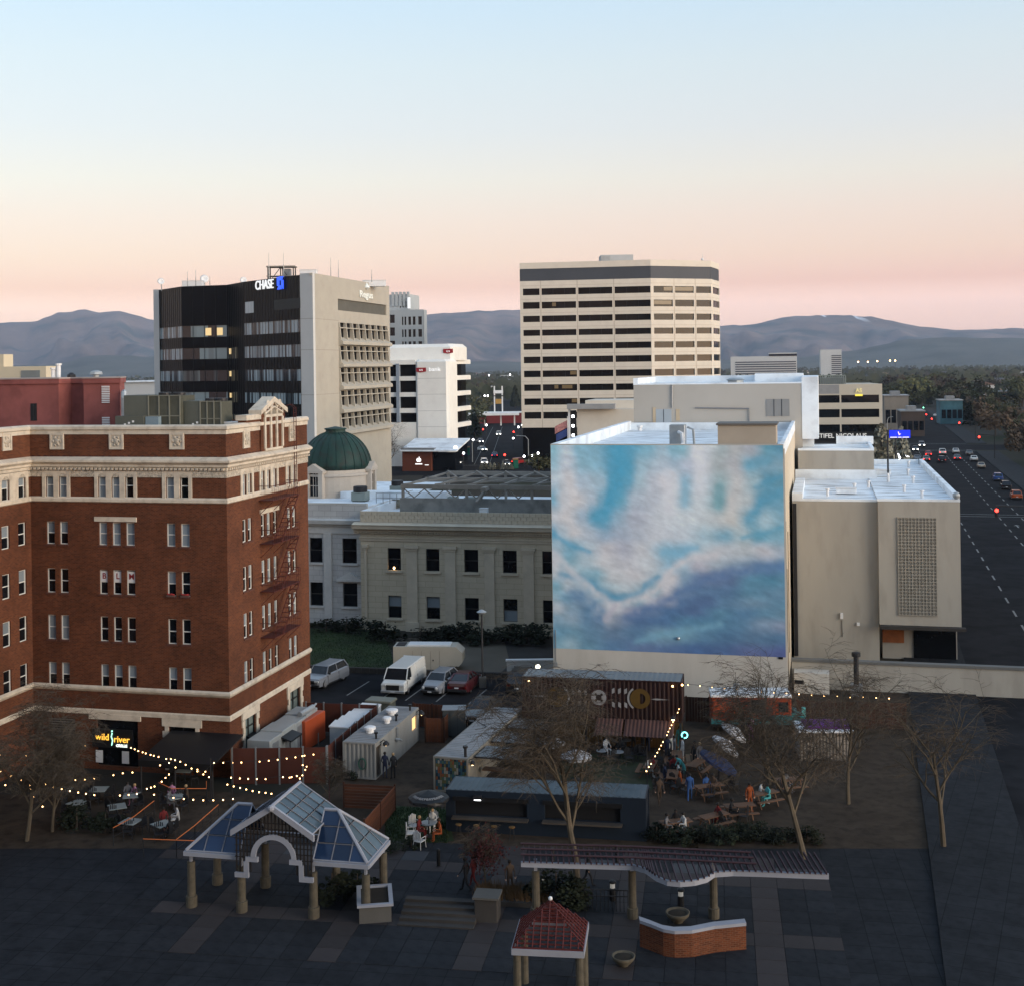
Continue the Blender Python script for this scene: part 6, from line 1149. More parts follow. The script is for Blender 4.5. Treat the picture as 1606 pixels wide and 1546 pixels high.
def signal(label, px, py, px2, py2, lamp, arm=0.0, cat='traffic light'):
 p = G(px, py); q = P(px2, py2, p.y); t = thing('traffic_light', label, cat, tuple(p), 0, 'traffic lights'); h = max(q.z, 2.6); x = q.x - p.x
 MB().tube([(0, 0, 0), (0, 0, h + .5), (x, 0, h + .8)] if abs(x) > .3 else [(0, 0, 0), (0, 0, h + .5)], .11, 6).obj('pole', STEEL, t); MB().bev(x - .22, x + .22, -.25, -.0, h - .9, h + .45, .03).obj('signal_head', BLACK, t)
 MB().ball((x, -.3, h + .1), .27).obj('lit_lens', lamp, t); [MB().ball((x, -.26, h - .3 * k), .13).obj('dark_lens', BLACK, t) for k in (1, 2)]
for a in (('red light over the left lane at the far avenue crossing', 1440, 668, 1461, 662, REDLAMP), ('red light on the right of the far avenue crossing', 1530, 690, 1504, 664, REDLAMP), ('small red light beyond the avenue crossing', 1452, 660, 1452.5, 652, REDLAMP), ('red light beside the avenue kerb trees', 1560, 720, 1535, 686, REDLAMP), ('nearest red light hanging over the avenue', 1640, 838, 1562, 801, REDLAMP), ('red light at the left of the bank street', 757.7, 693, 757.7, 674, REDLAMP), ('red light in the middle of the bank street crossing', 791.6, 733, 791.6, 714, REDLAMP), ('white pedestrian light right of the bank street', 805, 703, 805, 688, COLDLAMP), ('small red light far up the bank street', 818, 690, 805.6, 678, REDLAMP), ('green light at the far end of the avenue', 1447, 650, 1448, 640, GREENLAMP)): signal(*a)
def lamp_post(label, px, py, h, arm):
 t = thing('street_lamp', label, 'street lamp', tuple(G(px, py)), 0, 'street lamps'); MB().tube([(0, 0, 0), (0, 0, h * .85), (arm * .25, 0, h * .97), (arm, 0, h)], [.13, .1, .08, .06], 7).obj('pole', GALV, t); MB().ball((arm, 0, h - .06), .35, .2, .12).obj('lamp_head', GREY_METAL, t)
lamp_post('tall grey street lamp arching over the bank street', 829, 727, 7.5, -3.0); lamp_post('thin street lamp beside the low office', 1392, 700, 9, 1.5); lamp_post('street lamp on the left pavement of the bank street', 741, 725, 6, 1)
rl_ = random.Random(8); GL2 = [COLDLAMP, WARMLAMP, glow('amber_far_lamp', (1., .6, .3), 5.)]
for px, py in ((1415, 655), (1346, 568), (1361, 568), (1376, 567), (1404, 566), (1396, 566), (738, 668), (742, 690), (763, 667), (767, 589), (800, 588), (713, 716), (720, 714), (727, 711), (834, 715), (822, 716), (844, 711), (1409, 713), (1411, 717), (1421, 713), (1424, 717), (1410, 721), (1425, 721), (760, 621), (765, 621), (840, 684), (870, 690), (819, 667), (813, 670)):
 d = 52000 / (py - 568) * .93 if py > 600 else 1500; q = P(px, py, d); t = thing('street_light', 'small point of street light among far trees and traffic', 'street light', (q.x, q.y, 0), 0, 'far points of street light'); s = d / 1000; MB().tube([(0, 0, 0), (0, 0, q.z)], .05 + .05 * s, 5).obj('pole', STEEL, t); MB().ball((0, 0, q.z), .16 + .42 * s, n=7, m=5).obj('lit_globe', GL2[1] if 1346 <= px <= 1404 and py < 600 else GL2[0], t)
# screen on a pole
q = P(1411, 681, 300); t = thing('screen_billboard', 'bright blue electronic billboard beside the avenue', 'billboard', (q.x, q.y, 0), R(-8)); MB().box(-2.5, 2.5, -.1, .2, q.z - 1.0, q.z + 1.0).obj('cabinet', BLACK, t); MB().box(-2.4, 2.4, -.14, -.102, q.z - .92, q.z + .92).obj('screen', glow('blue_screen', (.01, .03, .75), .75), t); MB().tube([(-1, 0, 0), (-1, 0, q.z - 1)], .16, 8).obj('pole', STEEL, t)
MB().extrude_y([(-.45, .55), (-.2, .55), (-.15, .1), (.3, .05), (-.2, -.35)][::-1], -.18, -.15).obj('figure_mark', glow('lilac_mark', (.8, .6, 1.), .9), t, (0, 0, q.z)); [MB().box(x0, x1, -.18, -.15, q.z - .85, q.z - .68).obj('caption_bar', glow('caption_white', (.85, .8, 1.), .9), t) for x0, x1 in ((-2.2, -.6), (-.4, .4), (.6, 2.1))]
# small corner store with white roof and a fruit mark
_o = G(640, 739); FAp = Frame(_o.x, _o.y, R(13)); ap = fthing('corner_store', 'low brown corner store with a sloping white roof', 'building', FAp); wa = FAp.face(676, 720)[0]; za = FAp.face(650, 708)[1]; BRN = mat('brown_cladding', (.11, .032, .016), .7, .15, .5)
MB().box(-1.5, wa, 0, 8, 0, za).obj('wall', BRN, ap); MB().box(wa + .002, wa + 6, 1.2, 8, 0, za - .3).obj('glazing', DARKGL, ap); MB().extrude_x([(-1.2, za + .01), (-1.2, za + .3), (12, za + 2.6), (12, za + 2.2)][::-1], -1.8, wa + 7).obj('roof', WHITE_ROOF, ap); MB().box(-1.6, wa + 1, -.8, 1.5, za + .31, za + .8).obj('roof_plant', GREY_METAL, ap)
t = thing('store_sign', 'white fruit mark and lettering on the brown corner store', 'sign', tuple(FAp.m @ Vector((FAp.face(657, 724)[0], -.15, FAp.face(657, 724)[1]))), -FAp.yaw); SG = glow('soft_white_mark', (1, 1, 1), .9); MB().ball((-.22, 0, .35), .42, .08, .5).obj('fruit_mark', SG, t); MB().ball((.22, 0, .35), .42, .08, .5).obj('fruit_mark', SG, t); MB().ball((.12, 0, 1.0), .12, .06, .22).obj('leaf_mark', SG, t); MB().box(-.9, .9, -.05, .05, -.75, -.5).obj('word_bar', SG, t); MB().box(1.6, 2.6, -.05, .05, -.95, -.8).obj('word_bar', SG, t)
MB().lathe([(.6, 0), (.6, .2)], 14).obj('round_sign', SG, ap, (wa + 6.2, .9, za + .8), 0, (R(90), 0, 0))
for k, px in enumerate((725.5, 728.5)):
 p = G(px, 722); t = thing('flagpole', ('left', 'right')[k] + ' of two white flagpoles before the white bank', 'flagpole', tuple(p), 0, 'flagpoles'); MB().tube([(0, 0, 0), (0, 0, 11.5)], .09, 6).obj('pole', WHITE, t); f_ = MB()
 for i in range(5): f_.quad((-i * .7, .1 * math.sin(i), 7.2 - i * .35), (-(i + 1) * .7, .1 * math.sin(i + 1), 6.9 - i * .35), (-(i + 1) * .7, .1 * math.sin(i + 1), 8.4 - i * .35), (-i * .7, .1 * math.sin(i), 9.0 - i * .35))
 f_.obj('flag', mat('dark_blue_flag', (.02, .04, .15), .8) if k else mat('red_white_flag', (.3, .14, .14), .8, .4, 4.), t)
for k, (px, py, m) in enumerate(((884, 668, MATS['red_white_flag']), (886, 680, MATS['dark_blue_flag']))): q = P(px + 6, py - 8, 300); t = thing('flagpole', ('upper red and white', 'lower blue')[k] + ' flag hanging left of the low beige block', 'flag', (q.x, q.y, 0), 0, 'flagpoles'); MB().tube([(0, 0, 0), (0, 0, q.z + 1)], .07, 5).obj('pole', WHITE, t); f_ = MB(); [f_.quad((-i * .6, .12 * math.sin(i), q.z - 1.6 - i * .3), (-(i + 1) * .6, .12 * math.sin(i + 1), q.z - 1.9 - i * .3), (-(i + 1) * .6, .12 * math.sin(i + 1), q.z - .2 - i * .3), (-i * .6, .12 * math.sin(i), q.z + .2 - i * .3)) for i in range(5)]; f_.obj('flag', m, t)
for k, (px, py) in enumerate(((733, 714), (809, 735))): t = thing('green_kiosk', ('left', 'right')[k] + ' green kiosk box beside the bank street', 'kiosk', tuple(G(px, py)), 0, 'green kiosks'); MB().bev(-.65, .65, 0, 1.2, 0, 2.2, .05).obj('kiosk_body', mat('kiosk_green', (.012, .13, .08), .6, .1), t); MB().box(-.7, .7, -.1, 1.3, 2.202, 2.5).obj('kiosk_top', mat('kiosk_orange', (.3, .16, .06), .6), t)
# station canopy and tall sign far up the bank street
q = G(768, 668); t = thing('station_canopy', 'long thin white filling station canopy far up the bank street', 'canopy', tuple(q)); MB().box(-13, 13, -4, 4, 4.6, 5.6).obj('canopy_roof', WHITE, t); [MB().box(x - .3, x + .3, -.3, .3, 0, 4.6).obj('column', WHITE, t) for x in (-9, -2, 5, 11)]; MB().box(-8, 16, 22, 28, 0, 4.6).obj('shop', mat('red_band', (.13, .016, .016), .7), t); MB().box(-8, 16, 21.5, 28.4, 4.7, 5.2).obj('shop_roof', WHITE, t)
q = P(782, 650, 590); t = thing('pole_sign', 'tall white twin column sign above the filling station', 'sign', (q.x, q.y, 0)); [MB().box(x - .3, x + .3, -.3, .3, 0, 17).obj('column', WHITE, t) for x in (-1.8, 1.8)]; MB().box(-2.2, 2.2, -.4, .4, 13.6, 15).obj('upper_board', WHITE, t); MB().box(-1.4, 1.4, -.5, .5, 8.8, 11).obj('amber_board', mat('amber_board', (.35, .2, .05), .6), t); MB().box(-2.8, 2.8, -.45, .45, 12.2, 12.7).obj('dark_board', BLACK, t)
# ---------------------------------------------------------------- trees
LEAF = {k: mat('leaves_' + k, c, .9, .35, .25, rand=.3) for k, c in dict(spring=(.075, .075, .028), olive=(.055, .055, .026), brown=(.075, .052, .034), dark=(.022, .028, .018), blossom=(.27, .26, .205), shrub=(.012, .017, .008)).items()}; BARK = mat('bark', (.06, .045, .034), .95, .25, 2.)
def crown_mesh(seed, m, leaf=.28, n=620, cone=False):
 r_ = random.Random(seed); b = MB(); lob = [(0, 0, .5, .5)] + [(r_.uniform(-.42, .42), r_.uniform(-.42, .42), r_.uniform(.25, .85), r_.uniform(.16, .34)) for _ in range(9)]
 for _ in range(n):
  if cone: z = r_.random(); rad = .38 * (1 - z) ** .7 * (.55 + .45 * r_.random()); a = r_.random() * 6.283; c = Vector((rad * math.cos(a), rad * math.sin(a), z))
  else:
   lx, ly, lz, lr = r_.choice(lob); v = Vector((r_.gauss(0, 1), r_.gauss(0, 1), r_.gauss(0, 1))).normalized() * lr * (.55 + .45 * r_.random()); c = Vector((lx, ly, lz)) + v
  a = Vector((r_.gauss(0, 1), r_.gauss(0, 1), r_.gauss(0, 1))).normalized(); d = a.orthogonal().normalized(); s = leaf * .16 * r_.uniform(.5, 1.3); b.face([b._p(c + a * s), b._p(c + d * s), b._p(c - a * s), b._p(c - d * s)])
 return b.mesh('crown', m)
CR = {k: [crown_mesh(i * 7 + j, LEAF[k], .45 if k == 'dark' else .3 if k == 'shrub' else .38, 800 if k == 'shrub' else 420, k in ('dark', 'blossom')) for j in range(3)] for i, k in enumerate(LEAF)}
TRK = MB().tube([(0, 0, 0), (.01, 0, .35), (0, .02, .8)], [.035, .025, .01], 6).mesh('trunk', BARK); rt = random.Random(21)
def tree(label, loc, h, w_, kind, grp, name='street_tree'):
 t = thing(name, label, 'tree', loc, rt.random() * 6.28, grp); inst(TRK, 'trunk', t, (0, 0, 0), 0, None, (w_, w_, h)); inst(rt.choice(CR[kind]), 'crown', t, (0, 0, h * (-.12 if kind == 'shrub' else .08 if kind in ('blossom', 'dark') else .12)), 0, None, (w_, w_, h * .9)); return t
for k, (px, py, h, w_) in enumerate(((1290, 712, 9, 7), (1345, 714, 9, 7), (1383, 736, 11, 11), (1414, 734, 10, 8), (1398, 720, 8, 6))): tree('pale blossoming street tree ' + ('left of the office lettering', 'right of the office lettering', 'tallest beside the annex roof', 'under the blue billboard', 'half behind the tallest one')[k], tuple(G(px, py)), h, w_, 'blossom', 'blossoming trees')
for a in ((744, 688, 9, 8, 'dark', 'dark evergreen left of the bank street'), (740, 672, 10, 12, 'olive', 'olive tree beside the white bank'), (757, 655, 12, 14, 'olive', 'olive tree over the filling station'), (845, 742, 4.5, 7, 'olive', 'low green bush right of the bank street'), (862, 735, 5, 7, 'shrub', 'dark bush beside the mural roof edge'), (808, 640, 14, 10, 'dark', 'tall evergreen against the beige tower'), (880, 705, 8, 8, 'shrub', 'dark tree under the flags')): tree(a[5], tuple(G(a[0], a[1])), a[2], a[3], a[4], None)
for k in range(8): tree('small pale bush on the traffic island', tuple(G(756 + k * 6.5, 737)), 1.8, 2.2, 'blossom', 'bushes on the traffic island', 'island_bush')
for k, (px, py, w_) in enumerate(((512, 990, 5), (543, 992, 5), (605, 1002, 6), (660, 1004, 6.5), (690, 1006, 6), (720, 1006, 5.5), (750, 1008, 5), (800, 1006, 7), (825, 1008, 6.5))): tree('dark rounded shrub number %s from the left against the courthouse wall' % ('one', 'two', 'three', 'four', 'five', 'six', 'seven', 'eight', 'nine')[k], tuple(G(px, py)), 1.5 + (k % 3) * .35, w_ * .62, 'shrub', 'shrubs along the courthouse', 'clipped_shrub')
n_t = 0
for k in range(260):
 px = rt.choice((rt.uniform(728, 822), rt.uniform(1385, 1640), rt.uniform(1130, 1640), rt.uniform(190, 250), rt.uniform(1400, 1640))); py = rt.uniform(588, 640) if px > 1380 else rt.uniform(586, 628); p = G(px, py)
 l = FS.loc(p); l2 = FC2.loc(p)
 if -RW - 4 < l.x < 5 and l.y < 330 or -15 < l2.x < 13: continue
 kind = rt.choice(('spring', 'spring', 'olive', 'brown', 'olive', 'dark')); h = rt.uniform(8, 15); tree({'spring': 'fresh green tree', 'olive': 'olive green tree', 'brown': 'bare brown tree', 'dark': 'dark evergreen tree'}[kind] + ' in the leafy valley below the mountains', tuple(p), h, h * (.6 if kind == 'dark' else rt.uniform(.9, 1.3)), kind, kind + ' trees in the valley', 'valley_tree')
for k in range(75): p = FS.m @ Vector((9 + rt.random() * 26, -190 + k * 8 + rt.random() * 4, 0)); kd = rt.choice(('brown', 'olive', 'dark')); tree(dict(brown='bare brown tree', olive='olive green tree', dark='dark evergreen tree')[kd] + ' lining the far side of the avenue', tuple(p), rt.uniform(7, 11), rt.uniform(7, 10), kd, kd + ' trees along the avenue', 'avenue_tree')
# far-off wood: reads as one mass
fw_ = MB(); r_ = random.Random(31)
for _ in range(5200):
 y = 900 * (4200 / 900) ** r_.random(); x = y * r_.uniform(-.46, .46); h = r_.uniform(6, 13); w_ = h * .55
 for k in range(5): a = r_.random() * 6.28; cx, cy2, cz = x + math.cos(a) * w_ * .5, y + math.sin(a) * w_ * .5, h * r_.uniform(.25, .95); s = w_ * r_.uniform(.3, .6); fw_.face([fw_._p((cx - s, cy2, cz)), fw_._p((cx, cy2 - .3 * s, cz - s * .8)), fw_._p((cx + s, cy2, cz)), fw_._p((cx, cy2 + .3 * s, cz + s * .8))])
tag(fw_.obj('distant_wood', mat('distant_leaves', (.05, .05, .03), .95, .4, .01, var2=(.035, .04, .022))), 'mass of far trees across the valley floor', 'wood', kind='stuff')
HW = [mat('house_wall_%d' % i, c, .85, .1, .2) for i, c in enumerate(((.4, .38, .34), (.30, .22, .17), (.22, .12, .09), (.5, .5, .5)))]; HR = [mat('house_roof_%d' % i, c, .85, .15, .2) for i, c in enumerate(((.10, .09, .09), (.16, .10, .08), (.42, .43, .44)))]
hwm = [MB().box(-.5, .5, -.4, .4, 0, 1).mesh('wall', m) for m in HW]; hrm = [MB().extrude_y([(-.55, 1), (.55, 1), (0, 1.45)], -.45, .45).mesh('roof', m) for m in HR[:2]] + [MB().box(-.52, .52, -.42, .42, 1.002, 1.06).mesh('roof', HR[2])]; hwin = MB().box(-.4, .4, -.42, -.401, .35, .7).mesh('window', DARKGL)
for k in range(110):
 px = rt.choice((rt.uniform(728, 822), rt.uniform(1130, 1400), rt.uniform(1130, 1640), rt.uniform(190, 250), rt.uniform(1380, 1640))); p = G(px, rt.uniform(585, 625)); l = FS.loc(p); l2 = FC2.loc(p)
 if -RW - 12 < l.x < 14 and l.y < 330 or -20 < l2.x < 20: continue
 i = rt.randrange(3); t = thing('valley_house', ('low pitched roof house', 'small brown roofed house', 'flat white roofed shed')[i] + ' among the valley trees', 'house', tuple(p), rt.uniform(-.6, .6), ('dark', 'brown', 'white')[i] + ' roofed valley houses'); w_, h = rt.uniform(10, 26), rt.uniform(4, 8)
 for me_, nm in ((rt.choice(hwm), 'wall'), (hrm[i], 'roof'), (hwin, 'window')): inst(me_, nm, t, (0, 0, 0), 0, None, (w_, w_ * .7, h))
for lb, px0, px1, pt, d, m in (('grey and tan low shop beside the avenue crossing', 1386, 1425, 622, 470, mat('grey_tan_wall', (.20, .18, .155), .85, .15, .3)), ('blue painted low building across the avenue', 1474, 1510, 629, 520, mat('blue_mural_wall', (.04, .11, .14), .8, .4, .3)), ('dark low building behind the avenue crossing', 1412, 1450, 646, 440, mat('dark_brown_wall', (.06, .045, .038), .85, .2, .3))): fr = Frame(*pd(px0, d)[:2], R(12)); t = fthing('corner_shop', lb, 'building', fr); w_ = fr.face(px1, 640)[0]; z = max(3, fr.face(px0, pt)[1]); MB().box(0, w_, 0, 14, 0, z).obj('wall', m, t); MB().box(-.3, w_ + .3, -.3, 14.3, z + .01, z + .4).obj('roof', GREY_METAL, t); [MB().box(w_ * (.06 + .24 * k), w_ * (.24 + .24 * k), -.1, -.01, z * .25, z * .62).obj('window', DARKGL, t) for k in range(4)]; MB().box(w_ * .3, w_ * .7, 4, 9, z + .41, z + 1.8).obj('plant_room', GREY_METAL, t)
# ================================================================ grounds of the courtyard
def poly_px(name, pts, z, m): return sheet(name, [G(x, y, z) for x, y in pts], z, m)
tag(poly_px('parking_lot', ((470, 1122), (482, 1058), (600, 1053), (800, 1066), (835, 1090), (820, 1160), (740, 1176), (690, 1146), (600, 1128)), .012, ASPH), kind='structure')
poly_px('yard_paving', ((-900, 1260), (330, 1240), (500, 1250), (540, 1216), (660, 1128), (690, 1146), (830, 1150), (1080, 1080), (1420, 1072), (1900, 1150), (1900, 1330), (1140, 1330), (600, 1330), (-900, 1330)), .008, YARDM)
poly_px('street_paving', ((420, 1140), (480, 1040), (700, 1004), (870, 1000), (866, 1120), (700, 1180)), .004, DCONC)
poly_px('lawn', ((488, 1052), (482, 985), (600, 985), (622, 1050)), .02, GRASS)
poly_px('lawn', ((600, 1327), (610, 1262), (700, 1268), (712, 1318)), .02, GRASS)
poly_px('lawn', ((860, 1262), (880, 1180), (1010, 1182), (1025, 1236), (990, 1258)), .018, mat('trodden_grass', (0.022, 0.028, 0.012), 0.95, 0.35, 0.6, 0.5, var2=(0.04, 0.034, 0.022)))
poly_px('service_path', ((622, 1050), (620, 1000), (790, 1000), (800, 1040), (780, 1060)), .016, mat('tan_path', (0.10, 0.085, 0.066), 0.9, 0.2, 0.4))
# grass blades on the lawns: nobody could count them
gb = MB(); rg = random.Random(11)
for _ in range(9000):
 k = rg.random()
 if k < .6: p = G(488 + rg.random() * 128, 990 + rg.random() * 60)
 else: p = G(604 + rg.random() * 100, 1266 + rg.random() * 56)
 a = rg.random() * 6.28; h = .05 + rg.random() * .09; dx, dy_ = math.cos(a) * .03, math.sin(a) * .03; gb.face([gb._p((p.x - dx, p.y - dy_, .02)), gb._p((p.x + dx, p.y + dy_, .02)), gb._p((p.x + rg.uniform(-.05, .05), p.y + rg.uniform(-.05, .05), .02 + h))])
tag(gb.obj('grass_blades', GRASS), 'short dark grass on the courtyard lawns', 'grass', kind='stuff')
# parking lines
pl = bpy.data.objects['parking_lot']
for (a, b_) in (((500, 1078), (520, 1065)), ((544, 1090), (568, 1075)), ((592, 1100), (612, 1086)), ((636, 1098), (655, 1084)), ((684, 1100), (700, 1087)), ((735, 1104), (752, 1090))):
 p, q = G(*a), G(*b_); v = (q - p).normalized(); n_ = Vector((-v.y, v.x, 0)) * .06; q = p + v * 4.6
 MB().quad(p - n_ + Vector((0, 0, .017)), p + n_ + Vector((0, 0, .017)), q + n_ + Vector((0, 0, .017)), q - n_ + Vector((0, 0, .017))).__class__
 m_ = MB(); m_.quad(*[(*(w_[:2]), .017) for w_ in (p - n_, p + n_, q + n_, q - n_)]); m_.obj('bay_line', PAINT, pl)
# ---------------------------------------------------------------- parked vehicles (front end at local y=0, pointing to local -y)
def at_g(px, py): p = G(px, py); return (p.x, p.y, .012)
car('parked_van', 'boxy white cargo van parked nose out in the lot', 'van', CP['white'], at_g(616, 1092), R(-14), 'vehicles in the parking lot', cat='van')
car('parked_car', 'silver retro hatchback parked beside the white van', 'retro', CP['silver'], at_g(674, 1092), R(-20), 'vehicles in the parking lot')
c_ = car('parked_car', 'dark red sedan parked tail out beside the silver hatchback', 'sedan', CP['maroon'], at_g(741, 1068), R(166), 'vehicles in the parking lot')
car('parked_car', 'silver wagon half hidden behind the brick hotel corner', 'suv', CP['silver'], at_g(486, 1082), R(-24), 'vehicles in the parking lot')
car('parked_car', 'black utility vehicle parked behind the dark red container', 'suv', CP['black'], at_g(826, 1068), R(170), 'vehicles in the parking lot')
car('parked_car', 'black sedan in the shade behind the long grey container', 'sedan', CP['black'], at_g(740, 1138), R(-18), 'vehicles in the parking lot')
# ---------------------------------------------------------------- generator, wall, lamp post by the lot
CREAM = mat('cream_enclosure', (0.40, 0.37, 0.31), 0.7, 0.08, 0.6)
p = G(617, 1052); fr = Frame(p.x, p.y, R(5)); gen = fthing('standby_generator', 'long cream generator enclosure with sloped end behind the parked cars', 'generator', fr); gl_ = fr.face(725, 1030)[0]
MB().extrude_y([(0, .3), (.3, 0), (gl_ * .76, 0), (gl_ * .76, .45), (gl_ * .95, .45), (gl_, .8), (gl_, 1.6), (gl_ * .9, 2.1), (0, 2.1)], 0, 2.0).obj('enclosure', CREAM, gen); MB().box(gl_ * .2, gl_ * .82, .3, 1.7, 2.102, 2.2).obj('roof_panel', WHITE, gen); MB().box(.2, gl_ * .16, .3, 1.7, 2.102, 2.15).obj('air_grille', STEEL, gen)
for k in range(4): MB().box(gl_ * (.28 + .13 * k), gl_ * (.28 + .13 * k) + .025, -.02, -.001, .15, 1.75).obj('door_joint', mat('joint_tan', (0.25, 0.23, 0.2), 0.8), gen)
for k in range(3): MB().box(gl_ * (.31 + .13 * k), gl_ * (.31 + .13 * k) + .1, -.03, -.001, .9, 1.02).obj('latch', STEEL, gen)
MB().box(.4, gl_ * .72, .1, 1.9, -.001, .1).obj('skid', STEEL, gen)
p0, p1, p2 = G(795, 1060), G(868, 1062), G(762, 1078)
wl_ = thing('loading_wall', 'low white concrete ramp wall beside the mural building', 'wall', tuple(p0)); v = p1 - p0
MB().box(0, v.length, -.15, .15, 0, 1.3).obj('wall_panel', mat('white_concrete', (0.42, 0.41, 0.39), 0.8, 0.1, 0.6), wl_); MB().box(-.08, v.length, -.22, .22, 1.302, 1.42).obj('coping', WHITE, wl_); [MB().box(.4, 2.4, -.2, -.151, .4 + .3 * k, .46 + .3 * k).obj('rail', GREY_METAL, wl_) for k in range(2)]
p = G(757, 1077); lp = thing('lamp_post', 'dark lamp post on a concrete pier behind the parked cars', 'lamp post', tuple(p)); MB().bev(-.3, .3, -.3, .3, 0, .85, .04).obj('pier', CONC, lp); MB().tube([(0, 0, .85), (0, 0, 5.9)], .075, 8).obj('pole', STEEL, lp); MB().lathe([(.05, 5.9), (.3, 6.0), (.42, 6.12), (.1, 6.3)], 12).obj('lamp_head', GALV, lp)
p = G(840, 1050); lp = thing('globe_lamp', 'lit round globe lamp above the dark red container roof', 'lamp', (p.x * .93, p.y * .93, 0)); q = P(843.5, 1045, p.y * .93); MB().tube([(0, 0, 0), (q.x - p.x * .93, 0, q.z)], .05, 6).obj('pole', STEEL, lp); MB().ball((q.x - p.x * .93, 0, q.z), .2, n=12, m=8).obj('globe', glow('globe_glow', (1.0, .92, .7), 2.2), lp)
# low kerb wall along the back of the lot
p0, p1 = G(486, 1052), G(800, 1064); v = p1 - p0; kw = thing('lot_wall', 'low grey stone wall between the parking lot and lawn', 'wall', tuple(p0), math.atan2(v.y, v.x)); n_ = 26
sm2 = MB().bev(0, v.length / n_ - .03, -.15, .15, 0, .5, .02).mesh('stone', DCONC)
for k in range(n_): inst(sm2, 'stone', kw, (k * v.length / n_, 0, 0))
p = G(1, 1)
# ---------------------------------------------------------------- containers
def corr(L, H, pitch=.30, dep=.045):
 b = MB(); n = max(2, int(round(L / pitch))); pt = L / n; prev = None; pts = []
 for k in range(n): x = k * pt; pts += [(x, 0), (x + pt * .3, 0), (x + pt * .5, dep), (x + pt * .8, dep)]
 pts.append((L, 0))
 for a, c in zip(pts, pts[1:]): b.quad((a[0], a[1], 0), (c[0], c[1], 0), (c[0], c[1], H), (a[0], a[1], H))
 return b
def container(name, label, fr, W_, L_, H_, z0, body, roof, frame=None, cat='container', skip=()):
 """W along local x (front), L along local y"""
 t = fthing(name, label, cat, fr); t.location.z = z0; frame = frame or body
 if 'front' not in skip: corr(W_ - .16, H_ - .2).obj('front_panel', body, t, (.08, .03, .1))
 if 'right' not in skip: corr(L_ - .16, H_ - .2).obj('side_panel', body, t, (W_ - .03, .08, .1), R(90))
 corr(L_ - .16, H_ - .2).obj('side_panel', body, t, (.03, L_ - .08, .1), R(-90)); corr(W_ - .16, H_ - .2).obj('back_panel', body, t, (W_ - .08, L_ - .03, .1), R(180))
 f = MB()
 for x in (0, W_ - .1):
  for y in (0, L_ - .1): f.box(x, x + .1, y, y + .1, 0, H_)
 for z in (0, H_ - .1): f.box(.1, W_ - .1, 0, .08, z, z + .1); f.box(.1, W_ - .1, L_ - .08, L_, z, z + .1); f.box(0, .08, .1, L_ - .1, z, z + .1); f.box(W_ - .08, W_, .1, L_ - .1, z, z + .1)
 f.obj('frame', frame, t)
 r_ = MB(); n = int(L_ / .35) if L_ > W_ else int(W_ / .35)
 r_.box(.02, W_ - .02, .02, L_ - .02, H_ - .06, H_ - .005); r_.obj('roof', roof, t)
 rib = MB(); 
 if L_ > W_:
  for k in range(n): y = .1 + (L_ - .25) * k / n; rib.box(.1, W_ - .1, y, y + .14, H_ - .004, H_ + .022)
 else:
  for k in range(n): x = .1 + (W_ - .25) * k / n; rib.box(x, x + .14, .1, L_ - .1, H_ - .004, H_ + .022)
 rib.obj('roof_ribs', roof, t)['kind'] = 'stuff'
 MB().box(.1, W_ - .1, .1, L_ - .1, .06, .1).obj('floor', STEEL, t)
 return t
KW = mat('pale_grey_container_paint', (0.22, 0.22, 0.21), 0.6, 0.12, 0.7, var2=(.18, .175, .165), stretch=(1, 1, .25)); KR = mat('grey_container_roof', (0.23, 0.233, 0.238), 0.7, 0.14, 0.5, var2=(0.185, 0.19, 0.195))
fk = Frame(*G(538, 1219)[:2], R(14)); kc = container('kitchen_container', 'pale grey kitchen container with roof vents and lit serving end', fk, 2.2, 8.8, 2.3, 0, KW, KR, None, 'container', ('right',))
kw_ = MB().wall(.08, 8.72, .1, 2.2, [(.15, 1.0, .1, 2.0), (7.3, 8.3, 1.0, 1.9)], .1, 'x', 2.2, -1).obj('side_wall', KW, kc)
MB().box(2.06, 2.1, 7.3, 8.3, 1.0, 1.9).obj('serving_window', glow('kitchen_glow', (1.0, .6, .25), .9), kc); MB().box(2.05, 2.09, .15, 1.0, .1, 2.0).obj('door', mat('dark_door', (.04, .035, .03), .6), kc)
for y, on in ((.9, True), (8.2, True)): lo = MB().tube([(2.2, y, 2.1), (2.45, y, 2.3), (2.6, y, 2.2)], .03, 6).obj('lamp_arm', STEEL, kc); MB().lathe([(.22, 1.98), (.2, 2.1), (.06, 2.25)], 12, 2.6, y).obj('lamp_shade', STEEL, lo); MB().ball((2.6, y, 2.0), .09).obj('lamp_bulb', WARMLAMP, lo)
MB().tube([(2.25, 3.8, 1.5), (2.5, 3.8, 1.5), (2.5, 4.1, 1.35)], .09, 6).obj('gas_valve', GALV, kc); MB().box(2.2, 2.3, 3.9, 4.2, 1.6, 2.2).obj('meter_box', GREY_METAL, kc)
for y, s in ((2.3, 1), (4.6, .8), (6.6, 1.1)):
 MB().lathe([(.26 * s, 2.3), (.24 * s, 2.5), (.38 * s, 2.52), (.38 * s, 2.66), (.22, 2.72)], 14, 1.0 if s != .8 else 1.35, y).obj('roof_vent', WHITE, kc)
for y, x in ((1.0, 1.9), (5.2, 1.8), (7.8, 1.9)): MB().lathe([(.07, 2.3), (.07, 2.62), (.13, 2.64), (.13, 2.75)], 8, x, y).obj('vent_pipe', BLACK, kc)
hs = MB()
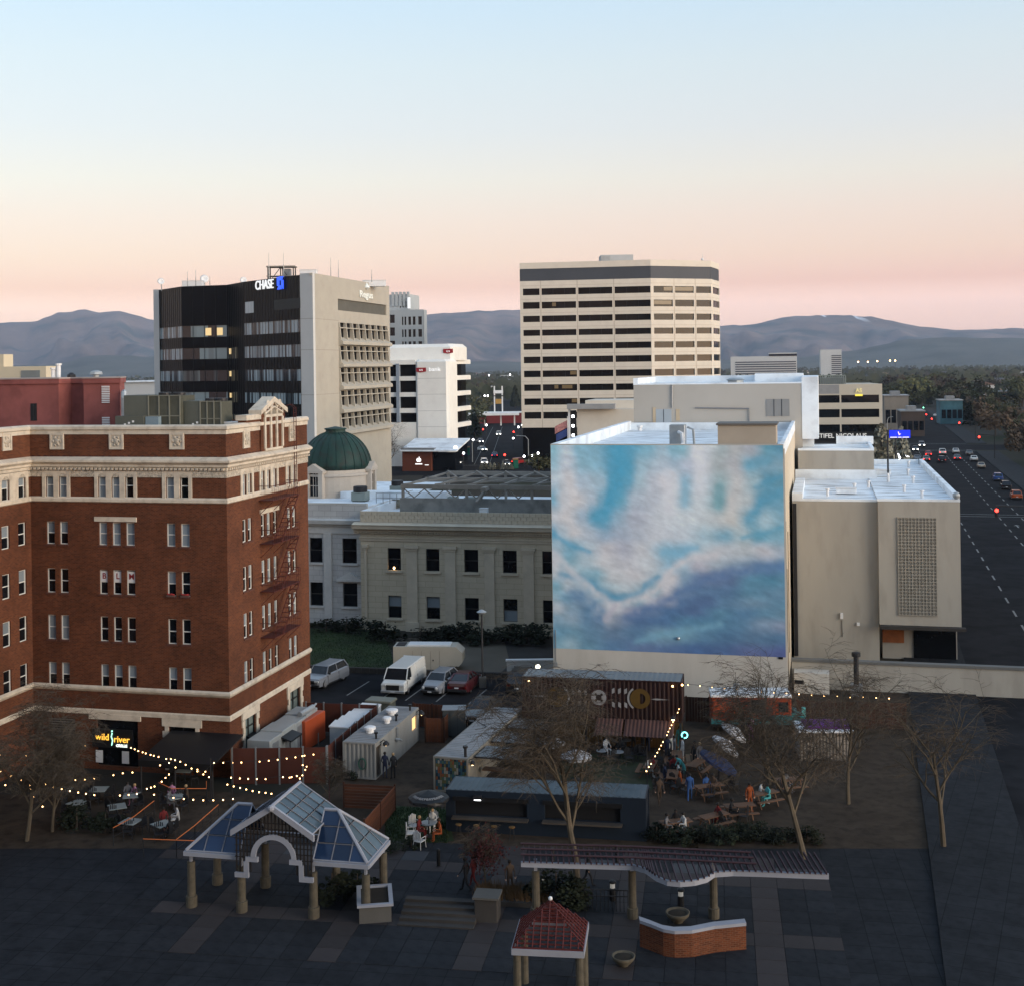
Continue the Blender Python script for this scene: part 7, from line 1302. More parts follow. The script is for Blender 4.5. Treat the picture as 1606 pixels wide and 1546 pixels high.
for k in range(3): hs.tube([(1.35 + .24 * math.cos(a / 12 * 6.283), -.06 - .04 * k, 1.0 + .34 * math.sin(a / 12 * 6.283)) for a in range(13)], .03, 5, False)
tag(hs.obj('garden_hose', mat('green_hose', (0.01, 0.06, 0.04), .5), None, tuple(fk.o), -fk.yaw), 'coiled dark green hose hung on the kitchen container', 'hose')
fg = Frame(*G(680, 1240)[:2], R(17)); gc = container('bar_container', 'long grey roofed container with a coloured bottle glass front', fg, 2.25, 11.8, 2.15, 0, mat('tan_container_paint', (0.16, 0.15, 0.13), 0.7, 0.12, 0.8), KR, None, 'container', ('front',))
GLS = blinds('bottle_glass', (0.02, 0.035, 0.03), (0.12, 0.16, 0.13), 7.0, 0.95); cols = [(.05, .09, .07), (.16, .06, .03), (.02, .03, .04), (.20, .19, .16), (.03, .07, .10), (.10, .09, .04)]
gm_ = [mat('bottle_glass_%d' % i, c, 0.2, 0.1, 3.0) for i, c in enumerate(cols)]; rb_ = random.Random(3)
cell = [MB().bev(0, .12, -.03, .0, 0, .19, .012).mesh('glass_block', m) for m in gm_]
for i in range(15):
 for k in range(10): inst(rb_.choice(cell), 'glass_block', gc, (.14 + i * .134, .08, .12 + k * .2))
MB().box(.1, 2.15, .1, .14, .1, 2.1).obj('front_backing', BLACK, gc); MB().lathe([(.09, 2.15), (.09, 2.7), (.16, 2.72), (.16, 2.85)], 8, 2.0, .3).obj('vent_pipe', STEEL, gc)
for y in (.3, 10.6): lo = MB().tube([(2.25, y, 2.0), (2.5, y, 2.1)], .03, 6).obj('lamp_arm', STEEL, gc); MB().lathe([(.16, 1.75), (.14, 1.9), (.05, 2.0)], 10, 2.45, y).obj('lamp_shade', STEEL, lo); MB().ball((2.45, y, 1.78), .10).obj('lamp_bulb', WARMLAMP, lo)
hb_ = MB(); hb_.tube([(.7 + .5 * math.sin(t * .5), 6 + t * .22, 2.18) for t in range(14)], .025, 4); tag(hb_.obj('roof_hose', BLACK, None, tuple(fg.o), -fg.yaw), 'black hose lying curled on the long container roof', 'hose')
AW = mat('grey_awning_sheet', (0.10, 0.108, 0.115), 0.5, 0.12, 0.8)
for k in range(3):
 t = thing('side_awning', ('nearest', 'middle', 'farthest')[k] + ' grey flat awning along the long grey container', 'awning', tuple(fg.m @ Vector((2.3, 1.1 + k * 3.3, 0))), -fg.yaw, 'awnings along the long container')
 corr(2.9, 2.3, .2, .03).obj('sheet', AW, t, (.05, .1, 2.05), 0, (R(-90), 0, 0)).rotation_euler = (R(-90), 0, 0)
 t.children[0].location = (.05, .05, 2.0); MB().box(0, 3.0, 0, .06, 1.9, 1.98).obj('edge_beam', STEEL, t); MB().box(0, 3.0, 2.3, 2.36, 1.9, 1.98).obj('edge_beam', STEEL, t)
 for x, y in ((2.9, .05), (2.9, 2.3)): MB().tube([(x, y, 0), (x, y, 1.95)], .035, 6).obj('post', STEEL, t)
 MB().box(.2, 2.6, .9, 1.5, .85, .95).obj('counter', mat('counter_wood', (.09, .05, .028), .6, .2, 2.), t)
# dark red upper container on a timber bar
z1c = 4.75; pA_, pB_ = G(818, 1060, z1c), G(1069, 1069, z1c); v = pB_ - pA_; fr_ = Frame(pA_.x, pA_.y, -math.atan2(v.y, v.x)); LR = v.length
DRED = mat('dark_red_container_paint', (0.022, 0.007, 0.006), 0.55, 0.25, 0.6, var2=(0.015, 0.006, 0.006)); rc = container('red_container', 'dark red container with a white and yellow painted emblem raised over a bar', fr_, LR, 2.44, 2.75, 2.0, DRED, mat('pale_metal_roof', (0.15, 0.163, 0.17), .6, .12, .6), DRED)
EY = mat('emblem_yellow', (0.10, 0.055, 0.010), .6, .15, 2.); EW = mat('emblem_white', (0.28, 0.27, 0.265), .6, .15, 2.)
def exz(px, py): x, z = fr_.face(px, py); return x, z - 2.0
def disc(cx, cz, r, m, nm, a0=0, a1=360, r0=0.0, y=-.012):
 b = MB(); N = 24; o_ = [(cx + r * math.cos(R(a0 + (a1 - a0) * k / N)), cz + r * math.sin(R(a0 + (a1 - a0) * k / N))) for k in range(N + 1)]
 i_ = [(cx + r0 * math.cos(R(a0 + (a1 - a0) * k / N)), cz + r0 * math.sin(R(a0 + (a1 - a0) * k / N))) for k in range(N + 1)]
 for k in range(N): b.quad((*i_[k][:1], y, i_[k][1]), (o_[k][0], y, o_[k][1]), (o_[k + 1][0], y, o_[k + 1][1]), (i_[k + 1][0], y, i_[k + 1][1]))
 return b.obj(nm, m, rc)
cx, cz = exz(939, 1093); disc(cx, cz, .52, EW, 'emblem_disc'); disc(cx, cz, .2, mat('emblem_dark', (.02, .012, .01), .6), 'emblem_centre', y=-.016)
for k in range(8): a = k * math.pi / 4; disc(cx + .28 * math.cos(a), cz + .28 * math.sin(a), .09, MATS['emblem_dark'] if k % 2 else EW, 'emblem_petal', y=-.018)
disc(cx, cz, .62, mat('emblem_ring', (.05, .02, .018), .6), 'emblem_ring', 0, 360, .55)
for s, px in ((-1, 874), (1, 1004)):
 x, z = exz(px, 1092 if s < 0 else 1095); disc(x, z, .68, EY, 'emblem_sun', -90 if s < 0 else 90, 90 if s < 0 else 270); disc(x, z, .68, EY, 'emblem_sun', 90 if s < 0 else -90, 270 if s < 0 else 90, .36)
 disc(x - s * .02, z, .85, EW, 'emblem_crescent', 125 if s > 0 else -55, 235 if s > 0 else 55, .72)
 bl = MB(); bl.extrude_y([(x + s * .7, z), (x + s * 1.1, z + .06), (x + s * 2.0, z), (x + s * 1.1, z - .06)][::(1 if s > 0 else -1)], -.014, -.004); bl.obj('emblem_spear', EW, rc)
 for k in range(3):
  for zz_, sk in ((.42, 1), (-.42, -1)):
   xx = cx + s * (.95 + k * .42); q = MB(); q.extrude_y([(xx - .05, z + zz_ - .16), (xx + .14, z + zz_ - .16 + .1 * sk * s), (xx + .14, z + zz_ + .16 + .1 * sk * s), (xx - .05, z + zz_ + .16)], -.016, -.004); q.obj('emblem_bar', EW, rc)
for px, py in ((830, 1067), (1055, 1075), (1070, 1073)): x, z = exz(px, py); MB().ball((x, -.08, z), .07).obj('wall_bulb', BULB, rc)
rb2 = fthing('timber_bar', 'timber clad bar under the dark red container with striped awnings', 'bar', fr_)
OCHRE = mat('ochre_timber', (0.11, 0.058, 0.016), .7, .25, 2.0); pk = MB().box(0, .18, 0, .03, 0, 1.95).mesh('plank', OCHRE)
for k in range(int(LR / .2)): inst(pk, 'plank', rb2, (.1 + k * .2, .9, .02))
MB().box(.05, LR - .05, .95, 2.3, 0, 1.98).obj('bar_core', BLACK, rb2)
for k in range(6): MB().box(.05 + k * (LR - .25) / 5, .2 + k * (LR - .25) / 5, .05, .2, 0, 1.99).obj('post', STEEL, rb2)
for (pa, pb) in ((936, 978), (981, 1058)):
 x0, x1 = exz(pa, 1135)[0], exz(pb, 1135)[0]; o = corr(x1 - x0, 1.6, .25, .05).obj('awning', mat('rust_awning', (0.085, 0.042, 0.034), .7, .2, 1.5), rb2, (x0, 0, 2.1), 0, (R(118), 0, 0)); MB().box(x0 + .1, x1 - .1, .7, .88, .95, 1.05).obj('counter', OCHRE, rb2)
x, z = exz(1056, 1119); lo = MB().lathe([(.22, 0), (.05, .2)], 10).obj('bar_lamp', STEEL, rb2, (x, -.3, 2.35)); MB().ball((0, 0, -.02), .12).obj('lamp_bulb', WARMLAMP, lo)
# navy bar in the foreground
fn = Frame(*G(700, 1303)[:2], R(10.2)); NAVY = mat('navy_container_paint', (0.008, 0.014, 0.024), .5, .15, .6); nc = container('navy_bar', 'navy blue bar container with pale roof and a lit wall lamp', fn, 11.2, 2.4, 2.35, 0, NAVY, mat('blue_grey_roof', (0.06, 0.08, 0.092), .6, .25, .5, var2=(.04, .055, .066)), NAVY, 'bar', ('front',))
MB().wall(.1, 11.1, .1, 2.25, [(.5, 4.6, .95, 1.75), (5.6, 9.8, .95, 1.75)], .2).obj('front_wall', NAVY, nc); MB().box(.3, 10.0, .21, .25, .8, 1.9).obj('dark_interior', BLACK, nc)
for a, c in ((.4, 4.7), (5.5, 9.9)): MB().box(a, c, -.45, .15, .84, .93).obj('counter', mat('bar_top', (.06, .05, .042), .4, .2, 2.), nc); MB().box(a, c, -.06, -.002, 1.76, 2.0).obj('shutter_box', BLACK, nc)
x, z = fn.face(749.5, 1250); lo = MB().box(x - .22, x + .22, -.2, .0 - .001, z - .06, z + .14).obj('wall_lamp', STEEL, nc); MB().box(x - .18, x + .18, -.18, -.03, z - .1, z - .062).obj('lamp_panel', COLDLAMP, lo)
for k in range(4):
 t = thing('bar_stool', ('first', 'second', 'third', 'fourth')[k] + ' stool from the left at the navy bar counter', 'stool', tuple(fn.m @ Vector((.9 + k * 1.0, -.85, 0))), -fn.yaw, 'stools at the navy bar'); MB().lathe([(.17, .70), (.18, .75), (.1, .77)], 10).obj('seat', OCHRE, t)
 for a in range(4): MB().tube([(.1 * math.cos(a * 1.57 + .78), .1 * math.sin(a * 1.57 + .78), .7), (.2 * math.cos(a * 1.57 + .78), .2 * math.sin(a * 1.57 + .78), 0)], .016, 5).obj('leg', STEEL, t)
# ---------------------------------------------------------------- food truck
ft = Frame(*G(1116, 1147)[:2], R(5)); TL = 5.6
trk = fthing('food_truck', 'orange and teal painted food truck with white roof', 'food truck', ft); ORG = mat('truck_orange', (0.24, 0.040, 0.013), .45, .15, .8, coat=.3); TEAL = mat('truck_teal', (0.03, 0.17, 0.185), .45, .15, .8, coat=.3)
MB().bev(0, TL, 0, 2.2, .55, 2.45, .08).obj('body', ORG, trk); MB().bev(-.03, TL + .03, -.03, 2.23, 2.452, 2.62, .05).obj('roof', WHITE, trk)
MB().extrude_y([(-.01, .56), (TL + .01, .56), (TL + .01, 1.2), (TL * .8, 1.25), (TL * .62, .95), (TL * .4, 1.05), (TL * .2, .75), (-.01, .95)], -.02, -.004).obj('teal_wave', TEAL, trk)
MB().extrude_y([(TL, .5), (TL + .9, .5), (TL + .95, 1.05), (TL + .25, 1.3), (TL, 1.35)], .15, 2.05).obj('bonnet', TEAL, trk); o = MB(); o.quad((TL + .26, .2, 1.31), (TL + .26, 2.0, 1.31), (TL + .02, 2.0, 2.2), (TL + .02, .2, 2.2)); o.obj('windscreen', CARGL, trk)
MB().box(.15, TL * .42, -.03, -.021, 1.35, 2.25).obj('menu_panel', mat('orange_panel', (.32, .055, .016), .5, .15, 1.), trk); MB().box(.1, TL * .46, -.06, -.031, 1.26, 1.34).obj('counter', EY, trk); MB().box(TL * .5, TL * .68, -.03, -.004, 1.4, 2.3).obj('serving_hatch', CARGL, trk); MB().box(TL * .84, TL * .96, -.03, -.004, 1.45, 2.15).obj('cab_window', CARGL, trk)
for x in (1.1, TL + .35):
 for y in (.05, 2.0): tw, rw = wheel_mesh(.4); wo = inst(tw, 'wheel', trk, (x, y, .4), R(90)); inst(rw, 'rim', wo)
MB().box(TL + .75, TL + 1.0, .2, .5, 1.05, 1.7).obj('sign_fin', mat('mint_fin', (.12, .42, .40), .5), trk); MB().lathe([(.15, 2.62), (.15, 2.9), (.28, 2.92), (.2, 3.1)], 10, 1.9, 1.2).obj('roof_vent', GALV, trk); MB().box(-.05, TL + .9, .1, 2.1, .38, .54).obj('chassis', STEEL, trk)
# striped booth right of the truck
p = G(1256, 1192); fr = Frame(p.x, p.y, R(3)); bt = fthing('market_booth', 'white corrugated booth with a purple top beside the food truck', 'booth', fr); corr(3.2, 1.9, .22, .04).obj('front_panel', mat('striped_metal', (.17, .15, .13), .6, .25, 2.), bt, (0, 0, 0)); MB().box(0, 3.2, .06, 2, 0, 1.9).obj('body', GREY_METAL, bt); MB().box(-.15, 3.4, -.35, 2.2, 1.902, 2.0).obj('roof', WHITE, bt); MB().box(.4, 3.4, .2, 2.1, 2.002, 2.15).obj('purple_band', mat('purple_cloth', (.10, .015, .16), .8), bt)
# ---------------------------------------------------------------- fences
def fence(name, label, pts, H_, m, post_m, kind='panel', step=1.25, cat='fence'):
 t = thing(name, label, cat, tuple(pts[0]))
 for a, c in zip(pts, pts[1:]):
  v = c - a; L = v.length; ang = math.atan2(v.y, v.x); o = a - pts[0]; n = max(1, int(L / step)); w_ = L / n
  if kind == 'panel': me = MB().box(.05, w_ - .05, -.02, .02, .06, H_).mesh('panel', m)
  elif kind == 'slat': me = MB().box(.02, w_ - .02, -.02, .02, 0, .15).mesh('slat', m)
  else: me = MB().box(.01, w_ - .012, -.015, .015, .03, H_).mesh('board', m)
  pm = MB().box(-.05, .05, -.05, .05, 0, H_ + .08).mesh('post', post_m)
  for k in range(n):
   p = o + Vector((math.cos(ang), math.sin(ang), 0)) * (w_ * k)
   if kind == 'slat':
    for j in range(int(H_ / .18)): inst(me, 'slat', t, (p.x, p.y, .05 + j * .18), ang)
   else: inst(me, 'panel' if kind == 'panel' else 'board', t, (p.x, p.y, 0), ang)
   if kind != 'board' or k % 8 == 0: inst(pm, 'post', t, (p.x, p.y, 0), ang)
  p = c - pts[0]; inst(pm, 'post', t, (p.x, p.y, 0), ang)
 return t
RUST = mat('rust_brown_panel', (0.060, 0.016, 0.009), .8, .22, 1.0, .1, rand=.15); WOOD = mat('stained_wood', (0.085, 0.028, 0.012), .7, .25, 2.0, .2, rand=.25, stretch=(.3, 1, 3)); DWOOD = mat('dark_stained_wood', (0.045, 0.018, 0.010), .75, .25, 2.0, .2, rand=.25)
def gz2(px, py, z): p = G(px, py, z); return Vector((p.x, p.y, 0))
fence('steel_fence', 'rust brown panel fence behind the orange generator', [gz2(480, 1101, 2.1), gz2(592, 1105, 2.1)], 2.1, RUST, GREY_METAL)
fence('steel_fence', 'rust brown panel fence running beside the white kitchen container', [gz2(591, 1106, 2.1), gz2(513, 1170, 2.1)], 2.1, RUST, GREY_METAL)
fence('steel_fence', 'rust brown panel fence behind the restaurant string lights', [gz2(364, 1173, 2.3), gz2(512, 1171, 2.3)], 2.3, RUST, GREY_METAL)
fence('slat_fence', 'warm brown slatted timber fence below the kitchen container', [gz2(539, 1227, 1.5), gz2(619, 1231, 1.5), gz2(571, 1285, 1.5)], 1.5, WOOD, DWOOD, 'slat', 2.2)
fence('board_fence', 'orange brown board enclosure behind the kitchen container end', [gz2(667, 1125, 1.7), gz2(696, 1126, 1.7), gz2(712, 1106, 1.7), gz2(648, 1102, 1.7)], 1.7, WOOD, DWOOD, 'board', .2)
fence('board_fence', 'dark board fence along the foot of the mural building', [gz2(1076, 1092, 1.8), gz2(1116, 1094, 1.8)], 1.8, DWOOD, DWOOD, 'board', .2)
fence('board_fence', 'dark board fence behind the food truck and booth', [gz2(1250, 1098, 1.9), gz2(1420, 1102, 1.9)], 1.9, DWOOD, DWOOD, 'board', .25)
t = thing('dumpster', 'grey steel bin cabinet beside the board enclosure', 'bin', tuple(G(712, 1156))); MB().bev(-.8, .8, 0, 1.2, .1, 1.9, .04).obj('bin_body', mat('bin_grey', (.055, .06, .06), .6, .15), t); MB().bev(-.84, .84, -.04, 1.24, 1.902, 1.98, .03).obj('bin_lid', GREY_METAL, t); [MB().box(-.8 + k * .53, -.78 + k * .53, -.03, -.002, .15, 1.85).obj('bin_rib', STEEL, t) for k in range(4)]
# ---------------------------------------------------------------- service yard machines
fo = Frame(*G(453, 1176)[:2], R(18)); og = fthing('orange_generator', 'bright orange generator box with a silver muffler on top', 'generator', fo); MB().bev(0, 1.3, 0, 3.0, .1, 2.05, .04).obj('enclosure', mat('generator_orange', (0.36, 0.062, 0.020), .5, .1, .8), og); MB().tube([(.6, .5, 2.35), (.75, 2.2, 2.45)], .2, 12).obj('muffler', GALV, og); MB().tube([(.75, 2.2, 2.45), (.8, 2.6, 2.6)], .07, 8).obj('exhaust_pipe', GALV, og); [MB().box(.5, .75, .7 + k, .8 + k, 2.051, 2.2).obj('muffler_saddle', STEEL, og) for k in range(2)]; MB().box(.1, 1.2, .1, 2.9, 0, .1).obj('skid', STEEL, og)
ch_ = thing('duct_cabinet', 'long grey duct cabinet against the hotel side wall', 'cooling unit', tuple(FH.m @ Vector((.6, 1.0, 0))), -FH.yaw)
for k in range(4): MB().bev(.1, 1.7, k * 2.0, k * 2.0 + 1.94, .2, 2.2 + .08 * (k % 2), .03).obj('cabinet_section', mat('pale_duct_metal', (.33, .35, .35), .5, .12, .8, metal=.3), ch_)
for k in range(3): MB().box(1.702, 1.72, .4 + k * 2, 1.3 + k * 2, .5, 1.9).obj('access_door', GREY_METAL, ch_)
MB().box(.2, 1.6, .1, 7.8, 0, .2).obj('skid', STEEL, ch_)
fw = Frame(*G(507, 1176)[:2], R(17))
for k in range(5):
 t = thing('condenser_unit', ('nearest', 'second nearest', 'middle', 'second farthest', 'farthest')[k] + ' white cabinet in the row beside the orange generator', 'cooling unit', tuple(fw.m @ Vector((.5, k * 1.15, 0))), -fw.yaw, 'white cabinets in the service yard'); MB().extrude_x([(0, .1), (1.05, .1), (1.05, 1.75), (0, 1.6)], 0, 1.4).obj('cabinet', mat('pale_blue_cabinet', (.34, .37, .40), .5, .08, .8), t); MB().extrude_x([(-.05, 1.62), (1.02, 1.78), (1.02, 1.86), (-.05, 1.7)], -.05, 1.45).obj('lid', WHITE, t); MB().box(.05, 1.35, .05, 1.0, 0, .1).obj('skid', STEEL, t)
t = thing('transformer_box', 'olive green transformer box behind the white cabinets', 'transformer', tuple(fw.m @ Vector((.4, 6.4, 0))), -fw.yaw); MB().bev(0, 1.9, 0, 1.1, 0, 1.7, .05).obj('tank', OLIVE, t); MB().bev(-.08, 1.98, -.08, 1.18, 1.702, 1.85, .04).obj('lid', OLIVEL, t)
# black patio awning on the hotel front
t = thing('patio_awning', 'black fabric awning over the restaurant patio', 'awning', tuple(FH.m @ Vector((FH.face(300, 1165, -2)[0], 0, 0))), -FH.yaw)
MB().extrude_x([(-.05, 2.75), (-.05, 2.85), (-4.2, 2.2), (-4.2, 2.1)], -2.4, 2.6).obj('canopy', BLACK, t); MB().box(-2.4, 2.6, -4.24, -4.2, 1.8, 2.2).obj('valance', BLACK, t)
for x in (-2.3, 0, 2.5): MB().tube([(x, -4.1, 0), (x, -4.1, 2.15)], .05, 6).obj('post', STEEL, t)
fumb = G(440, 1192); t = thing('patio_tent', 'long black tent roof beside the hotel corner over the patio', 'awning', (fumb.x - 1.6, fumb.y, 0), -FH.yaw); MB().extrude_y([(-2.9, 1.75), (-1.4, 2.2), (0, 1.8), (1.4, 2.2), (2.9, 1.75), (2.9, 1.65), (1.4, 2.1), (0, 1.7), (-1.4, 2.1), (-2.9, 1.65)][::-1], -.9, .9).obj('canopy', BLACK, t); [MB().tube([(x, y, 0), (x, y, 1.75)], .04, 6).obj('post', STEEL, t) for x in (-2.8, 2.8) for y in (-.85, .85)]
PLZ = mat('plaza_field', (0.021, 0.0225, 0.026), .8, .25, 1.2, .1, spec=.08, var2=(.016, .017, .020))
_n, _l = PLZ.node_tree.nodes, PLZ.node_tree.links; _bk = _n.new('ShaderNodeTexBrick'); _tc = _n.new('ShaderNodeTexCoord'); _mp = _n.new('ShaderNodeMapping'); _mp.inputs['Rotation'].default_value = (0, 0, R(9)); _l.new(_tc.outputs['Object'], _mp.inputs[0]); _l.new(_mp.outputs[0], _bk.inputs['Vector']); _bk.offset = 0
for _k, _v in (('Scale', 1.0), ('Brick Width', 1.3), ('Row Height', 1.3), ('Mortar Size', .02), ('Color1', (1, 1, 1, 1)), ('Color2', (.8, .8, .8, 1)), ('Mortar', (.4, .4, .4, 1))): _bk.inputs[_k].default_value = _v
_b = _n['Principled BSDF']; _src = _b.inputs['Base Color'].links[0].from_socket; _mm = _n.new('ShaderNodeMix'); _mm.data_type = 'RGBA'; _mm.blend_type = 'MULTIPLY'; _mm.inputs[0].default_value = 1; _l.new(_src, _mm.inputs[6]); _l.new(_bk.outputs['Color'], _mm.inputs[7]); _l.new(_mm.outputs[2], _b.inputs['Base Color'])
# ================================================================ plaza with its pavilions
tag(sheet('plaza', [G(x, y, .003) for x, y in ((-1200, 1330), (600, 1326), (1150, 1322), (2300, 1330), (3200, 1900), (-1800, 1900))], .003, PLZ), kind='structure')
plz = bpy.data.objects['plaza']
for o in COL.objects:
 if o.name.startswith('pavement'): o.data.materials[0] = PLZ
_o = G(600, 1332); FP = Frame(_o.x, _o.y, R(9)); rp = random.Random(5)
slab = [MB().bev(.012, 1.288, .012, 1.288, .004, .03, .008).mesh('paving_slab', m) for m in (PAVE, PAVEL, PAVER)]
for i in range(-9, 18):
 for j in range(-1, 10):
  w_ = FP.m @ Vector((i * 1.3, -1.3 * (j + 1), 0)); px = CXP + FPX * w_.x / w_.y
  if px < 200 or px > 1330: continue
  k = 2 if i % 5 == 0 or j % 5 == 1 else (1 if (j == 0 and i % 4 < 2) else 0)
  inst(slab[k], 'paving_slab', plz, tuple(w_), -FP.yaw)
# ---------------------------------------------------------------- glass roofed pavilion
TRIM = mat('pale_lilac_trim', (0.25, 0.26, 0.30), .6, .1, 1.2); PANE = mat('blue_roof_glass', (0.012, 0.026, 0.062), .08, .2, .6, rand=.3); PANE2 = mat('pale_roof_glass', (0.055, 0.085, 0.11), .08, .2, .6, rand=.3); COLM = mat('tan_granite_column', (0.075, 0.064, 0.046), .8, .3, 6.0, .2); LAT = mat('dark_lattice', (0.014, 0.011, 0.010), .7)
ZE = 2.8; a_, b_ = G(292, 1333, ZE), G(576, 1354, ZE); v = b_ - a_; FV = Frame(a_.x, a_.y, -math.atan2(v.y, v.x)); WV = v.length; DV = min(5., max(2.6, FV.top(598, 1315, ZE)[1])); ZR = 4.65
pav = fthing('glass_pavilion', 'pavilion with blue glass hip roof and central arched gable', 'pavilion', FV)
IN = 2.0; x0g, x1g = FV.face(375, 1320)[0], FV.face(491, 1320)[0]; xg = (x0g + x1g) / 2; ZG = 5.35
def clip(poly, a, c):
 out = []
 for p, q in zip(poly, poly[1:] + poly[:1]):
  dp = (c[0] - a[0]) * (p[1] - a[1]) - (c[1] - a[1]) * (p[0] - a[0]); dq = (c[0] - a[0]) * (q[1] - a[1]) - (c[1] - a[1]) * (q[0] - a[0])
  if dp >= 0: out.append(p)
  if dp * dq < 0: t = dp / (dp - dq); out.append((p[0] + (q[0] - p[0]) * t, p[1] + (q[1] - p[1]) * t))
 return out
def glaze(shape, mp, nx, ny, m, parent, lift):
 """shape: convex polygon (counter clockwise) in sheet coordinates; mp: sheet -> local point; panes on a grid plus glazing bars"""
 xs = [p[0] for p in shape]; ys = [p[1] for p in shape]; X0, X1, Y0, Y1 = min(xs), max(xs), min(ys), max(ys); bars = MB()
 for i in range(nx):
  for j in range(ny):
   c = [(X0 + (X1 - X0) * i / nx, Y0 + (Y1 - Y0) * j / ny), (X0 + (X1 - X0) * (i + 1) / nx, Y0 + (Y1 - Y0) * j / ny), (X0 + (X1 - X0) * (i + 1) / nx, Y0 + (Y1 - Y0) * (j + 1) / ny), (X0 + (X1 - X0) * i / nx, Y0 + (Y1 - Y0) * (j + 1) / ny)]
   for a, b2 in zip(shape, shape[1:] + shape[:1]):
    if len(c) > 2: c = clip(c, a, b2)
   if len(c) < 3: continue
   q = MB(); q.face([q._p(mp(*p)) for p in c]); q.obj('pane', m, parent)
   for p, r_ in zip(c, c[1:] + c[:1]):
    if math.dist(p, r_) > .05: bars.tube([Vector(mp(*p)) + lift, Vector(mp(*r_)) + lift], .035, 4, False)
 o = bars.obj('glazing_bars', TRIM, parent); o['kind'] = 'stuff'
up = Vector((0, 0, .025)); D2 = DV / 2
for (s0, s1, r0, r1) in ((0, x0g, IN, x0g), (x1g, WV, x1g, WV - IN)):
 for yb, sg_ in ((0, 1), (DV, -1)): glaze([(s0, 0), (s1, 0), (r1, 1), (r0, 1)], lambda x, t, yb=yb, sg_=sg_: (x, yb + sg_ * D2 * t, ZE + (ZR - ZE) * t), 3, 3, PANE, pav, up)
for xe, sg_ in ((0, 1), (WV, -1)): glaze([(0, 0), (DV, 0), (D2 + .01, 1), (D2 - .01, 1)], lambda y, t, xe=xe, sg_=sg_: (xe + sg_ * IN * t, y, ZE + (ZR - ZE) * t), 4, 3, PANE2, pav, up)
hg = (x1g - x0g) / 2 + .1; zf = ZG - hg * .62
for s in (-1, 1): glaze([(0, -.35), (1, -.35), (1, DV), (0, DV)], lambda t, y, s=s: (xg + s * hg * (1 - t), y, zf + (ZG - zf) * t), 3, 5, PANE2 if s > 0 else PANE, pav, up)
MB().box(-.1, x0g, -.12, 0, ZE - .22, ZE - .02).obj('fascia', TRIM, pav); MB().box(x1g, WV + .1, -.12, 0, ZE - .22, ZE - .02).obj('fascia', TRIM, pav); MB().box(WV, WV + .12, .002, DV, ZE - .22, ZE - .02).obj('fascia', TRIM, pav); MB().box(-.12, 0, .002, DV, ZE - .22, ZE - .02).obj('fascia', TRIM, pav); MB().box(0.002, WV - .002, DV, DV + .12, ZE - .22, ZE - .02).obj('fascia', TRIM, pav)
for (A, B) in (((0, 0, ZE), (IN, D2, ZR)), ((WV, 0, ZE), (WV - IN, D2, ZR)), ((WV, DV, ZE), (WV - IN, D2, ZR)), ((IN, D2, ZR), (x0g, D2, ZR)), ((x1g, D2, ZR), (WV - IN, D2, ZR)), ((xg, -.4, ZG), (xg, DV, ZG))): MB().tube([Vector(A) + up, Vector(B) + up], .085, 6).obj('ridge_bar', TRIM, pav)
for s in (-1, 1): MB().extrude_y([(xg, ZG + .1), (xg, ZG - .2), (xg + s * (hg + .12), zf - .28), (xg + s * (hg + .12), zf + .02)][::s], -.5, -.36).obj('gable_board', TRIM, pav)
MB().ball((xg, -.5, ZG - .05), .17).obj('gable_boss', TRIM, pav)
ac, ar = ZE + .02, .92; bd = MB(); arc = [(math.cos(R(180 - 180 * k / 16)), math.sin(R(180 - 180 * k / 16))) for k in range(17)]
for (c0, s0), (c1, s1) in zip(arc, arc[1:]): bd.extrude_y([(xg + c0 * ar, ac + s0 * ar), (xg + c1 * ar, ac + s1 * ar), (xg + c1 * (ar + .24), ac + s1 * (ar + .24)), (xg + c0 * (ar + .24), ac + s0 * (ar + .24))], -.34, -.2)
for s in (-1, 1):
 e = xg + s * (ar + .12)
 for (xa, xb, za, zb_) in ((-.12, .5, ac - .2, ac + .03), (.36, .6, ac - .75, ac - .202), (.36, hg - ar, ac - .98, ac - .752)): p_, q_ = sorted((xg + s * (ar + xa), xg + s * (ar + xb))); bd.box(p_, q_, -.34, -.2, za, zb_)
bd.obj('arch_trim', TRIM, pav)
lat = MB()
for k in range(22):
 x = xg - hg + 2 * hg * (k + .5) / 22; zt = ZG - .25 - abs(x - xg) * .62; dx = abs(x - xg); zb_ = ac + math.sqrt(max(0, (ar + .24) ** 2 - dx ** 2)) if dx < ar + .24 else ac - .7
 if zt > zb_ + .1: lat.box(x - .03, x + .03, -.3, -.24, zb_, zt)
for k in range(7): z = ac + k * .28; hw = min(hg, (ZG - .25 - z) / .62); [lat.box(*sorted((xg + s * (math.sqrt(max(0, (ar + .24) ** 2 - max(0, z - ac) ** 2))), xg + s * hw)), -.29, -.25, z - .02, z + .02) for s in (-1, 1) if hw > math.sqrt(max(0, (ar + .24) ** 2 - max(0, z - ac) ** 2))]
lat.obj('lattice', LAT, pav)['kind'] = 'stuff'
for x, y in ((.15, .2), (x0g + .05, .1), (x1g - .05, .1), (WV - .15, .2), (.2, DV - .2), (x0g, DV - .1), (x1g, DV - .1), (WV - .2, DV - .2)):
 o = MB().lathe([(.27, .0), (.27, .55), (.2, .56), (.19, ZE - .6), (.19, ZE - .58)], 14, x, y).obj('column', COLM, pav); MB().box(x - .06, x + .06, y - .06, y + .06, ZE - .58, ZE - .2).obj('column_bracket', TRIM, o)
